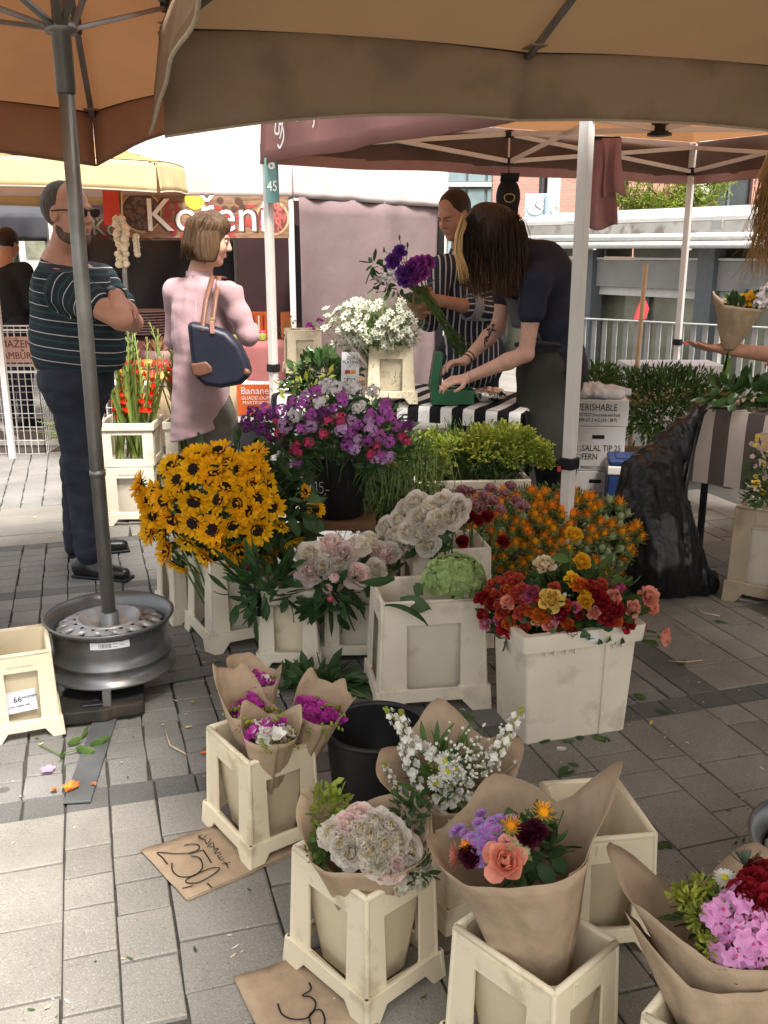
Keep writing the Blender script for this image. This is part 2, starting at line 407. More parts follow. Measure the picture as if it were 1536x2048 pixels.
tag(g.obj('sunken_court', M_FAR), 'sunken paved court behind the steel railing', 'court', kind='structure')

def block_mesh(name, m, chip=0.0, seed=0):
    rg = random.Random(seed); b = MB(); e = 0.02
    def j(): return rg.uniform(-chip, chip)
    lo = [V(-.5 + j(), -.5 + j(), -1), V(.5 + j(), -.5 + j(), -1), V(.5 + j(), .5 + j(), -1), V(-.5 + j(), .5 + j(), -1)]
    mid = [V(p.x, p.y, -0.16) for p in lo]; top = [V(p.x * (1 - 2 * e) + j() * .3, p.y * (1 - 2 * e) + j() * .3, 0) for p in lo]
    b.add(lo + mid + top, [(i + 4 * k, (i + 1) % 4 + 4 * k, (i + 1) % 4 + 4 * k + 4, i + 4 * k + 4) for k in (0, 1) for i in range(4)] + [(8, 9, 10, 11)])
    return b.mesh(name, m, False)
slab_ms = [block_mesh('slab', M_SLAB, 0.012, i) for i in range(6)]
sett_ms = [block_mesh('sett', M_SETT, 0.035, i) for i in range(8)]
band_ms = [block_mesh('band_stone', M_BAND, 0.02, i) for i in range(4)]
pav = MB(); c = [W(-3.2, 0.6, -0.010), W(6, 0.6, -0.010), W(6, 7.7, -0.010), W(-3.2, 7.7, -0.010)]
pav.add(c, [(0, 1, 2, 3)]); pavement = pav.obj('pavement', M_JOINT)
tag(pavement, 'stone paved floor of slabs, setts and dark bands under the flower stall', 'pavement', kind='structure')
PIECES = []          # (kind, u0,u1,v0,v1)
def col(kind, u0, u1, v0, v1, lens, rows=None):
    v = v1; k = 0
    while v > v0 + 1e-3:
        if rows and k < len(rows): nv = rows[k]
        else: nv = v - random.choice(lens)
        if nv - v0 < 0.05: nv = v0
        PIECES.append((kind, u0, u1, max(nv, v0), v)); v = nv; k += 1
us = [-1.55, -1.43, -1.19, -1.07, -0.83, -0.71, -0.5, -0.38, -0.152, -0.033, 0.094, 0.33, 0.45, 0.62, 0.74, 0.93, 1.05, 1.235, 1.365, 1.55, 1.675, 1.91, 2.04, 2.28, 2.4, 2.58, 2.82, 2.95]
fixed = {-0.38: [2.23, 2.0, 1.76], -0.152: [2.28, 2.16, 2.04, 1.87, 1.70], -0.033: [2.33, 2.21, 2.1, 1.98, 1.82, 1.63], 0.094: [2.27, 2.06, 1.85, 1.69], 1.365: [2.29, 2.17, 2.05], 1.55: [2.22, 2.11, 1.93], 1.675: [2.16, 1.99]}
for a, b in zip(us, us[1:]): col('slab', a, b, 0.95, 2.46, [.12, .17, .24, .24], fixed.get(a))
for a, b in zip(us, us[1:]):                                                                   # dark band across
    for q in range(2 if b - a > .17 else 1):
        n = 2 if b - a > .17 else 1; PIECES.append(('band', a + (b - a) * q / n, a + (b - a) * (q + 1) / n, 2.46, 2.565))
u = -1.55
while u < 1.9:                                                                                 # sett field
    wd = random.uniform(.108, .126); wd = min(wd, 1.92 - u) if 1.92 - u < 0.2 else wd
    col('sett', u, u + wd, 2.565, 4.28, [.085, .1, .115, .13])
    PIECES.append(('band', u, u + wd, 4.28, 4.37)); col('sett', u, u + wd, 4.37, 5.03, [.085, .1, .115]); PIECES.append(('band', u, u + wd, 5.03, 5.11)); u += wd
v = 2.565
while v < 5.1: PIECES.append(('band', 1.92, 2.04, v, v + .15)); v += .15
us2 = [2.04, 2.28, 2.4, 2.58, 2.82, 2.95, 3.19, 3.31, 3.5, 3.74]
for a, b in zip(us2, us2[1:]): col('slab', a, b, 2.565, 5.1, [.18, .24, .3])
for a, b in zip(range(5), range(1, 6)): col('slab', -2.0 + a * .72, -2.0 + b * .72, 5.12, 5.92, [.2, .2, .2])
u = -2.4
while u < 1.6:
    wd = random.uniform(.11, .13); col('sett', u, u + wd, 5.93, 7.6, [.1, .12, .14]); u += wd
vis = []
for k, u0, u1, v0, v1 in PIECES:
    c = W((u0 + u1) / 2, (v0 + v1) / 2)
    if in_view(c): vis.append((k, u0, u1, v0, v1, c))
vis.sort(key=lambda q: q[5].length)
cnt = {'slab': 0, 'sett': 0, 'band': 0}; rest = {'slab': MB(), 'sett': MB(), 'band': MB()}
pool = {'slab': slab_ms, 'sett': sett_ms, 'band': band_ms}; nm = {'slab': 'slab', 'sett': 'sett', 'band': 'band_stone'}; gap = {'slab': .0055, 'sett': .006, 'band': .004}
qg = Quaternion((0, 0, 1), GA)
for k, u0, u1, v0, v1, c in vis:
    gp = gap[k]; sx, sy = u1 - u0 - gp, v1 - v0 - gp; h = random.uniform(0, .0022) + (0.0015 if k == 'slab' else 0); tz = 0.02 if k != 'slab' else 0.012
    if cnt[k] < 290:
        cnt[k] += 1
        q = qg @ Quaternion((random.uniform(-1, 1), random.uniform(-1, 1), 0), random.uniform(0, R(.5)))
        inst(nm[k], random.choice(pool[k]), pavement, c + V(0, 0, h), q, (sx, sy, tz))
    else:
        b = rest[k]; Mx = Matrix.Translation(c + V(0, 0, h)) @ qg.to_matrix().to_4x4() @ Matrix.Diagonal((sx, sy, tz, 1))
        me = random.choice(pool[k]); b.add([Mx @ x.co for x in me.vertices], [tuple(p.vertices) for p in me.polygons])
for k, m in (('slab', M_SLAB), ('sett', M_SETT), ('band', M_BAND)):
    if rest[k].v: tag(rest[k].obj('distant_' + nm[k] + 's', m, pavement), kind='stuff')

# ================================================================== common materials
M_CREAM = mat('cream_plastic', (0.80, 0.705, 0.52), 0.5, 0.06, 5, bump=0.08, bscale=90, spec=0.35, trans=0.1, rnd=0.06, spots=(13, 0.55, (0.47, 0.37, 0.24), 0.6))
M_CREAMIN = mat('cream_plastic_pail', (0.70, 0.6, 0.42), 0.55, 0.1, 4, bump=0.06, bscale=60, spec=0.3, trans=0.12, rnd=0.06, spots=(7, 0.58, (0.33, 0.26, 0.17), 0.45))
M_CRATE = mat('chalky_crate_plastic', (0.72, 0.65, 0.53), 0.55, 0.06, 5, bump=0.08, bscale=80, spots=(9, 0.57, (0.42, 0.35, 0.27), 0.5))
M_BLACKP = mat('black_plastic', (0.014, 0.014, 0.016), 0.42, 0.2, 9, bump=0.05, spec=0.4)
M_KRAFT = mat('kraft_paper', (0.45, 0.335, 0.23), 0.85, 0.1, 26, bump=1.0, bscale=13, spec=0.12, trans=0.18, rnd=0.08)
M_STEEL = mat('galvanised_steel', (0.24, 0.235, 0.225), 0.42, 0.22, 9, metal=0.75, bump=0.08, bscale=50, spots=(6, 0.62, (0.2, 0.17, 0.14), 0.5))
M_WHITEAL = mat('white_painted_metal', (0.72, 0.69, 0.66), 0.4, 0.05, 6, spots=(5, 0.64, (0.45, 0.42, 0.38), 0.4))
M_BLACK = mat('black_fitting', (0.012, 0.012, 0.013), 0.45, 0.2, 10)
M_INK = mat('marker_ink', (0.02, 0.018, 0.022), 0.6, 0.1)
M_WHITE = mat('white_print', (0.8, 0.8, 0.78), 0.7, 0.03)
M_PAPER = mat('white_paper', (0.74, 0.74, 0.76), 0.8, 0.04, 20, trans=0.15)
M_STEM = mat('green_stem', (0.10, 0.17, 0.045), 0.6, 0.2, 20, rnd=0.15)
M_LEAF = mat('dark_green_leaf', (0.045, 0.1, 0.033), 0.45, 0.3, 18, trans=0.25, rnd=0.25, spec=0.4, hue=0.02)
M_LEAF2 = mat('mid_green_leaf', (0.09, 0.165, 0.04), 0.5, 0.3, 18, trans=0.3, rnd=0.25, hue=0.02)
M_LEAF3 = mat('yellow_green_leaf', (0.32, 0.37, 0.055), 0.55, 0.3, 25, trans=0.35, rnd=0.2, hue=0.02)
M_WOOD = mat('pale_wood', (0.58, 0.44, 0.28), 0.65, 0.15, 6, stretch=(8, 8, 1), bump=0.1)
M_WOODB = mat('brown_wood', (0.22, 0.125, 0.07), 0.7, 0.25, 6, stretch=(1, 9, 9), bump=0.15)
# ================================================================== containers
def quad_panel(b, pts, th, f):
    b.poly(pts, th, f)
def flower_bucket(label, base, rz, wt, dt, wb, db, h, group=None, m=M_CREAM, mi=M_CREAMIN, name='flower_bucket', window=False, cat='bucket'):
    """stackable florist's bucket: tapered pail hung in a flared outer frame with openings, skirt and feet"""
    o = thing(name, label, cat, base, rz, group)
    th = 0.0055; fz = 0.058 * h / .275            # feet/skirt height
    fr = MB()
    for ax, (t_, b_, dt_, db_) in enumerate(((wt, wb, dt, db), (dt, db, wt, wb), (wt, wb, dt, db), (dt, db, wt, wb))):
        rot = Matrix.Rotation(PI / 2 * ax, 3, 'Z')
        def f(x, z, y, dt_=dt_, db_=db_, rot=rot):
            k = z / h; depth = (db_ / 2 - 0.012) * (1 - k) + dt_ / 2 * k
            return rot @ V(x, -depth + y, z)
        def wx(z): k = z / h; return (b_ / 2 - 0.012) * (1 - k) + t_ / 2 * k
        zt, z0 = h * 0.80, h * 0.245
        lt, lb = wx(zt) - 0.049 * t_ / .2, wx(z0) - 0.058 * b_ / .25
        for sgn in (-1, 1):
            quad_panel(fr, [(sgn * wx(fz), fz), (sgn * lb, z0), (sgn * lt, zt), (sgn * wx(zt), zt)][::sgn], th, f)
            quad_panel(fr, [(sgn * wx(zt), zt), (sgn * lt, zt), (sgn * lt * .88, zt + .014), (sgn * wx(h), h)][::sgn], th, f)
        quad_panel(fr, [(-wx(fz), fz), (wx(fz), fz), (lb, z0), (lb * .9, z0 - .012), (-lb * .9, z0 - .012), (-lb, z0)], th, f)
        quad_panel(fr, [(-lt, zt), (-lt * .88, zt + .014), (-wx(h), h), (wx(h), h), (lt * .88, zt + .014), (lt, zt)], th, f)
        # raised name plate and rib bumps
        quad_panel(fr, [(-lt * .8, zt + .021), (lt * .8, zt + .021), (lt * .78, h - .012), (-lt * .78, h - .012)], -0.003, lambda x, z, y, f=f: f(x, z, y + 0.0005))
    kx, ky = (wb / 2 - .012) , (db / 2 - .012)
    for sx in (-1, 1):
        for sy in (-1, 1): fr.tube([V(sx * (kx + (wt / 2 - kx) * fz / h - .004), sy * (ky + (dt / 2 - ky) * fz / h - .004), fz), V(sx * (wt / 2 - .004), sy * (dt / 2 - .004), h)], .0062, 10)
    fr.obj('outer_frame', m, o)
    rm = MB(); c4 = [V(sx * (wt / 2 - .004), sy * (dt / 2 - .004), h) for sx, sy in ((-1, -1), (1, -1), (1, 1), (-1, 1))]
    for i in range(4): rm.tube([c4[i], c4[(i + 1) % 4]], .0068, 10)
    rm.obj('rim', m, o, smooth=True)
    sk = MB()                                      # skirt with notched feet
    for ax, (b_, db_) in enumerate(((wb, db), (db, wb), (wb, db), (db, wb))):
        rot = Matrix.Rotation(PI / 2 * ax, 3, 'Z')
        def f(x, z, y, db_=db_, rot=rot): return rot @ V(x, -db_ / 2 + y + (0.006 * z / fz), z)
        hw = b_ / 2; ft = hw * 0.42
        quad_panel(sk, [(-hw, 0), (-hw + ft * .8, 0), (-hw + ft * 1.25, fz * .52), (hw - ft * 1.25, fz * .52), (hw - ft * .8, 0), (hw, 0), (hw - .004, fz + .006), (-hw + .004, fz + .006)], 0.012, f)
    sk.obj('base_skirt', m, o, bevel=0.003)
    pl = MB(); t = 0.004; pb = 0.70                # tapered pail
    def ring(k, off, z):
        x = (wt / 2 * (1 - k) + wt / 2 * pb * k) - off; y = (dt / 2 * (1 - k) + dt / 2 * pb * k) - off; r = 0.016; out = []
        for cx, cy, a0 in ((x, y, 0), (-x, y, 90), (-x, -y, 180), (x, -y, 270)):
            for q in range(4):
                a = R(a0 + q * 30); out.append(V(cx - math.copysign(r, cx) + r * math.cos(a), cy - math.copysign(r, cy) + r * math.sin(a), z))
        return out
    rings = [ring(1, 0.006, 0.022), ring(0, 0.008, h - .006), ring(0, .004, h), ring(0, 0.013, h), ring(0.05, 0.013, h * .96), ring(1, 0.011, 0.03)]
    n = 16; pl.add([p for r_ in rings for p in r_], [(i * n + j, i * n + (j + 1) % n, (i + 1) * n + (j + 1) % n, (i + 1) * n + j) for i in range(5) for j in range(n)] + [tuple(range(n - 1, -1, -1)), tuple(5 * n + j for j in range(n))])
    pl.obj('pail', mi, o, smooth=True, bevel=0.0015)
    return o
def dirv(deg): return V(math.cos(R(deg)), math.sin(R(deg)), 0)
SM = dict(wt=.19, dt=.235, wb=.232, db=.278, h=.285)
GB = 'cream florist buckets standing on the paving'
def front(F, th, w_, d_): return Vector((F[0], F[1], 0)) + dirv(th) * w_ / 2 + dirv(th + 90) * d_ / 2
B1c = front((-.035, 1.535), 43, .235, .28)
B1 = flower_bucket('cream bucket holding the wrapped bouquet of white peonies', B1c, R(43), group=GB, **SM)
B4c = front((-.335, 2.04), 36, .232, .278)
B4 = flower_bucket('cream bucket holding four small paper cones of freesias, on the SVAZEK 250 paper', B4c, R(36), group=GB, **SM)
B2c = V(.278, 1.475, 0); 
B2 = flower_bucket('cream bucket with the tall kraft wrapped bouquet of rose and purple asters', B2c, R(43), group=GB, **SM)
B3c = V(.478, 1.885, 0)
B3 = flower_bucket('empty cream bucket behind the tall kraft wrapped bouquet', B3c, R(8), group=GB, **SM)
B5c = V(-1.18, 2.83, 0)
B5 = flower_bucket('cream bucket with white label 66 beside the wheel rim', B5c, R(22), group=GB, **SM)
B16c = V(.575, 1.275, 0)
B16 = flower_bucket('cream bucket under the kraft wrapped pink phlox bouquet', B16c, R(48), group=GB, **SM)
B17c = V(.17, 1.985, 0)
B17 = flower_bucket('cream bucket under the white stock and daisy bouquet', B17c, R(30), group=GB, **SM)
B6c = V(.145, 3.035, 0) 
B6 = flower_bucket('large cream bucket of peonies and green hydrangea', B6c, R(9), .345, .25, .4, .3, .39, group=GB, m=M_CRATE, mi=M_CRATE)
B8c = V(-.60, 3.57, 0)
B8 = flower_bucket('cream bucket full of sunflowers', B8c, R(28), .27, .27, .33, .33, .36, group=GB, m=M_CRATE, mi=M_CRATE)
B8b = V(-.83, 3.83, 0)
flower_bucket('cream bucket half hidden behind the sunflower bucket', B8b, R(28), .2, .24, .25, .29, .3, group=GB, m=M_CRATE, mi=M_CRATE)
B9c = V(-.345, 3.335, 0)
B9 = flower_bucket('cream bucket of pink peonies with dark leaves and chalk price tag', B9c, R(-3), .2, .2, .25, .25, .315, group=GB, m=M_CRATE, mi=M_CREAM)
B10c = V(-.12, 3.40, 0)
B10 = flower_bucket('cream bucket squeezed between the peony buckets', B10c, R(2), .2, .2, .24, .24, .31, group=GB, m=M_CRATE, mi=M_CRATE)
B11c = V(.24, 3.55, 0)
B11 = flower_bucket('cream bucket under the white peonies and carnations', B11c, R(9), .3, .25, .34, .3, .4, group=GB, m=M_CRATE, mi=M_CRATE)
B12c = V(.73, 4.13, 0)
B12 = flower_bucket('cream bucket full of orange safflowers', B12c, R(9), .34, .26, .38, .3, .26, group=GB, m=M_CRATE, mi=M_CRATE)

# the solid crate with the roses
o = thing('plastic_crate', 'large solid cream crate filled with mixed roses', 'crate', front((.44, 2.67), 16, .36, .25), R(16))
wt, dt, wb, db, h = .395, .275, .35, .24, .375
b = MB()
def rr(x, y, z, r=.012):
    out = []
    for cx, cy, a0 in ((x, y, 0), (-x, y, 90), (-x, -y, 180), (x, -y, 270)):
        for q in range(3):
            a = R(a0 + q * 45); out.append(V(cx - math.copysign(r, cx) + r * math.cos(a), cy - math.copysign(r, cy) + r * math.sin(a), z))
    return out
rings = [rr(wb / 2, db / 2, 0.0), rr(wt / 2 - .006, dt / 2 - .006, h), rr(wt / 2 - .014, dt / 2 - .014, h), rr(wb / 2 - .008, db / 2 - .008, .01)]
b.add([p for r_ in rings for p in r_], [(i * 12 + j, i * 12 + (j + 1) % 12, (i + 1) * 12 + (j + 1) % 12, (i + 1) * 12 + j) for i in range(3) for j in range(12)] + [tuple(range(11, -1, -1)), tuple(36 + j for j in range(12))])
b.obj('body', M_CRATE, o, bevel=.002)
b = MB(); rings = [rr(wt / 2 - .009, dt / 2 - .009, h - .055), rr(wt / 2 + .008, dt / 2 + .008, h - .055), rr(wt / 2 + .012, dt / 2 + .012, h + .002), rr(wt / 2 - .014, dt / 2 - .014, h + .002), rr(wt / 2 - .016, dt / 2 - .016, h - .03)]
b.add([p for r_ in rings for p in r_], [(i * 12 + j, i * 12 + (j + 1) % 12, (i + 1) * 12 + (j + 1) % 12, (i + 1) * 12 + j) for i in range(4) for j in range(12)])
rim = b.obj('rim', M_CRATE, o, bevel=.002)
for x in (-.13, -.1, -.06, -.03, .1, .13):
    MB().box((x, -dt / 2 - .003, h - .062), (.005, .008, .016)).obj('rib', M_CRATE, rim)
MB().box((.085, -db / 2 - .0075, h * .43), (.014, .008, h * .84), Matrix.Rotation(R(1.9), 3, 'X')).obj('seam_strip', M_CRATE, o, bevel=.002)
MB().box((.02, -dt / 2 - .0125, h - .022), (.04, .003, .026)).obj('torn_label', M_PAPER, o)
ROSEC = o

def round_bucket(label, loc, r1, r0, h, m, handle=False, name='black_bucket'):
    o = thing(name, label, 'bucket', loc)
    MB().lathe([(0.0, .012), (r0 - .006, .012), (r1 - .007, h - .004)], 40).obj('inner_wall', m, o, smooth=True)
    b = MB().lathe([(0.0, 0), (r0 - .004, 0), (r0, .004), (r1 - .003, h - .035), (r1 - .001, h - .03), (r1, h - .004)], 40); b.obj('outer_wall', m, o, smooth=True)
    b = MB(); pr = [(r1 - .001, h - .006), (r1 + .006, h - .006), (r1 + .007, h + .002), (r1 + .003, h + .005), (r1 - .006, h + .003), (r1 - .007, h - .005)]; b.lathe(pr, 40); b.obj('rim', m, o, smooth=True)
    return o
round_bucket('empty black plastic bucket behind the freesia cones', (-.02, 2.27, 0), .135, .11, .285, M_BLACKP)
POT = V(-.2, 4.0, .385)
pot = round_bucket('black bucket of purple phlox chalked 15 on a wooden stand', POT, .135, .105, .27, M_BLACKP)
M_CHALK = mat('chalk', (0.6, 0.6, 0.6), 0.95, 0.2, 60)
fm = frame_mat(POT + V(-.062, -.111, .145), (.87, -.5, 0), (0.0, -.12, 1))
scrawl('price_chalk', [[(-.03, .018), (-.024, .026), (-.026, -.02)], [(.012, .026), (-.006, .025), (-.008, .006), (.004, .008), (.008, -.008), (-.002, -.022), (-.01, -.018)], [(.018, -.018), (.015, -.03)], [(.02, -.005), (.038, -.004)]], .0035, M_CHALK, pot, Matrix.Translation(-POT) @ fm, .004)
# wooden stand below the black bucket
o = thing('wooden_stand', 'small brown wooden stool under the black phlox bucket', 'stool', (POT.x, POT.y, 0))
MB().box((0.0, 0, .365), (.33, .27, .036)).obj('seat', M_WOODB, o, bevel=.006)
for sx in (-1, 1):
    for sy in (-1, 1): MB().bar((sx * .13, sy * .1, 0), (sx * .12, sy * .095, .348), .032).obj('leg', M_WOODB, o, bevel=.003)
# green-foliage crates: one on the ground under the table, flat crate on its stack
def basket_crate(label, loc, rz, w_, d_, h, name='plastic_crate', win=True):
    o = thing(name, label, 'crate', loc, rz); b = MB(); t = .008
    rings = [rr(w_ / 2 - .02, d_ / 2 - .02, 0), rr(w_ / 2 - .008, d_ / 2 - .008, h - .03), rr(w_ / 2 - .008 - t, d_ / 2 - .008 - t, h - .03), rr(w_ / 2 - .02 - t, d_ / 2 - .02 - t, .01)]
    b.add([p for r_ in rings for p in r_], [(i * 12 + j, i * 12 + (j + 1) % 12, (i + 1) * 12 + (j + 1) % 12, (i + 1) * 12 + j) for i in range(3) for j in range(12)] + [tuple(range(11, -1, -1)), tuple(36 + j for j in range(12))])
    b.obj('body', M_CRATE, o, bevel=.002)
    b = MB(); rings = [rr(w_ / 2 - .006, d_ / 2 - .006, h - .045), rr(w_ / 2 + .01, d_ / 2 + .01, h - .04), rr(w_ / 2 + .012, d_ / 2 + .012, h), rr(w_ / 2 - .018, d_ / 2 - .018, h), rr(w_ / 2 - .018, d_ / 2 - .018, h - .03)]
    b.add([p for r_ in rings for p in r_], [(i * 12 + j, i * 12 + (j + 1) % 12, (i + 1) * 12 + (j + 1) % 12, (i + 1) * 12 + j) for i in range(4) for j in range(12)])
    b.obj('rim', M_CRATE, o, bevel=.003); return o
GREENC = V(.42, 4.64, .0)
basket_crate('tall cream crate carrying the yellow green filler foliage', GREENC, R(5), .55, .33, .42)
# two stacked frames with gladioli: lower bucket, upper open crate with window
def window_crate(label, loc, rz, w_, d_, h, zbase=0):
    o = thing('window_crate', label, 'crate', loc, rz); 
    for ax, (a, c) in enumerate(((w_, d_), (d_, w_), (w_, d_), (d_, w_))):
        rot = Matrix.Rotation(PI / 2 * ax, 3, 'Z'); b = MB()
        def f(x, z, y): return rot @ V(x, -c / 2 + y, z)
        hw = a / 2; lo_, hi_ = h * .16, h * .72; x1 = hw * .58
        for s_ in (-1, 1): b.poly([(s_ * hw, 0), (s_ * x1, 0 + lo_), (s_ * x1, hi_), (s_ * hw, h)][::s_], .007, f)
        b.poly([(-hw, 0), (hw, 0), (x1, lo_), (-x1, lo_)], .007, f); b.poly([(-x1, hi_), (x1, hi_), (hw, h), (-hw, h)], .007, f)
        b.box(rot @ V(0, -c / 2 - .004, h - .02), (a + .012, .012, .04), rot)
        b.obj('side_panel', M_CRATE, o, bevel=.003)
    MB().box((0, 0, .006), (w_ - .016, d_ - .016, .01)).obj('floor', M_CRATE, o); return o
GL1 = V(-1.43, 5.30, 0); GL2 = V(-1.05, 5.34, 0)
GG = 'cream crates of gladioli'
flower_bucket('cream bucket carrying the left gladiolus crate behind the man', GL1, R(3), .27, .3, .31, .34, .34, m=M_CRATE, mi=M_CRATE, group=GG)
window_crate('open cream crate of red gladioli on the bucket behind the man', GL1 + V(0, 0, .341), R(3), .29, .3, .24)
flower_bucket('cream bucket carrying the right gladiolus crate behind the woman', GL2, R(1), .30, .3, .34, .34, .34, m=M_CRATE, mi=M_CRATE, group=GG)
window_crate('open cream crate of red gladioli beside the woman in pink', GL2 + V(0, 0, .341), R(1), .34, .3, .24)
# ================================================================== umbrellas
def fabric(name, col, trans, tcol=None, bump=0.35, spots=None, sc=2.2):
    return mat(name, col, 0.85, 0.1, sc, bump=bump, bscale=5, spec=0.1, trans=trans, tcol=tcol, spots=spots or (2.0, 0.55, tuple(x * .72 for x in col), 0.5))
M_BROWN = fabric('tan_canvas', (0.27, 0.19, 0.125), 0.07, (0.5, 0.28, 0.13), bump=1.0, spots=(1.5, .5, (.19, .135, .095), .6))
M_BROWNV = fabric('tan_canvas_valance', (0.32, 0.23, 0.155), 0.05, bump=1.0, spots=(4, .5, (.2, .14, .095), .55))
M_ORANGE = fabric('orange_canvas', (0.38, 0.21, 0.125), 0.12, (0.5, 0.22, 0.09))
M_ORANGEV = fabric('orange_canvas_valance', (0.34, 0.165, 0.095), 0.06)
M_HEM = mat('beige_hem_tape', (0.45, 0.38, 0.29), 0.85, 0.1, 20)
M_HEMB = mat('brown_hem_tape', (0.20, 0.12, 0.09), 0.85, 0.1, 20)
def canopy(o, centre, rim, apex_z, mpanel, mval, mhem, drop, hem_dz=None, flare=0.04, sag=0.05, n=10, seed=1, edge_up=0.02, skip=()):
    rg = random.Random(seed); k = len(rim); A = Vector((centre[0], centre[1], apex_z)); rim = [Vector(p) for p in rim]
    for i in range(k):
        a, c = rim[i], rim[(i + 1) % k]; rows = []; ph = rg.random() * 6
        mid = (a + c) / 2; e_ = (c - a); outd = Vector((e_.y, -e_.x, 0)).normalized(); outd = outd if outd.dot(Vector((mid.x - A.x, mid.y - A.y, 0))) > 0 else -outd
        def edge(t): return a.lerp(c, t) + V(0, 0, edge_up * math.sin(PI * t)) - outd * 0.012 * math.sin(PI * t)
        for r_ in range(n + 1):
            s = r_ / n; row = []
            for q in range(n + 1):
                t = q / n; p = A.lerp(edge(t), s); e = math.sin(PI * t) * math.sin(PI * min(1, s * .95))
                p = p + V(0, 0, -sag * e + 0.008 * math.sin(ph + 9 * t + 5 * s) * s * (1 - s) * 3); row.append(p)
            rows.append(row)
        MB().grid(rows).obj('canopy_panel', mpanel, o, smooth=True)
        if i in skip: continue
        rows = []; hem = []; m_ = max(10, int((c - a).length * 14))
        for r_ in range(6):
            s = r_ / 5; row = []
            for q in range(m_ + 1):
                t = q / m_; p = edge(t); wob = math.sin(ph + t * 11) * .5 + math.sin(ph * 2 + t * 23) * .35
                d = drop + (hem_dz(i, t) if hem_dz else 0)
                row.append(p + V(0, 0, -d * s) + outd * (flare * s + 0.016 * wob * s * math.sin(PI * min(1, t * 1.0)) ))
            rows.append(row)
        v = MB().grid(rows).obj('valance', mval, o, smooth=True, solid=.0015)
        MB().tube(rows[-1], .0055, 5).obj('hem_tape', mhem, v, smooth=True); MB().tube([p + V(0, 0, -.004) for p in rows[0]], .0032, 5).obj('seam', mat('dark_stitching', (.05, .03, .022), .9), v, smooth=True)
def umbrella_frame(o, c, rim, hub_z, apex_z, pole_r, pole_z0, rib_m=M_STEEL, pole_m=M_STEEL, pocket=M_BROWNV):
    C = Vector((c[0], c[1], 0)); 
    pl = MB().tube([C + V(0, 0, pole_z0), C + V(0, 0, apex_z - .03)], pole_r, 16); pl.obj('pole', pole_m, o, smooth=True)
    MB().lathe([(pole_r + .001, hub_z - .18), (pole_r + .005, hub_z - .18), (pole_r + .005, hub_z - .02), (pole_r + .022, hub_z - .018), (pole_r + .026, hub_z + .012), (pole_r + .002, hub_z + .014)], 20, C).obj('slider_hub', M_STEEL, o, smooth=True)
    MB().lathe([(pole_r + .001, .78), (pole_r + .003, .78), (pole_r + .003, .80), (pole_r + .001, .80)], 20, C).obj('sleeve_joint', M_STEEL, o, smooth=True)
    for p in rim:
        p = Vector(p); A = C + V(0, 0, apex_z - .045); e = p + V(0, 0, -.02); rb = MB().bar(A, e, .022, .016).obj('rib', rib_m, o, bevel=.002)
        J = A.lerp(e, .55); hb = C + V(0, 0, hub_z) + (Vector((p.x - C.x, p.y - C.y, 0)).normalized()) * (pole_r + .015)
        MB().bar(hb, J + V(0, 0, -.012), .02, .014).obj('strut', rib_m, o, bevel=.002)
        MB().box(J, (.03, .03, .05)).obj('joint', M_BLACK, rb)
        MB().box(e.lerp(A, .03) + V(0, 0, .006), (.085, .06, .004), Matrix.Rotation(math.atan2(p.y - C.y, p.x - C.x) , 3, 'Z')).obj('rib_pocket', pocket, rb)
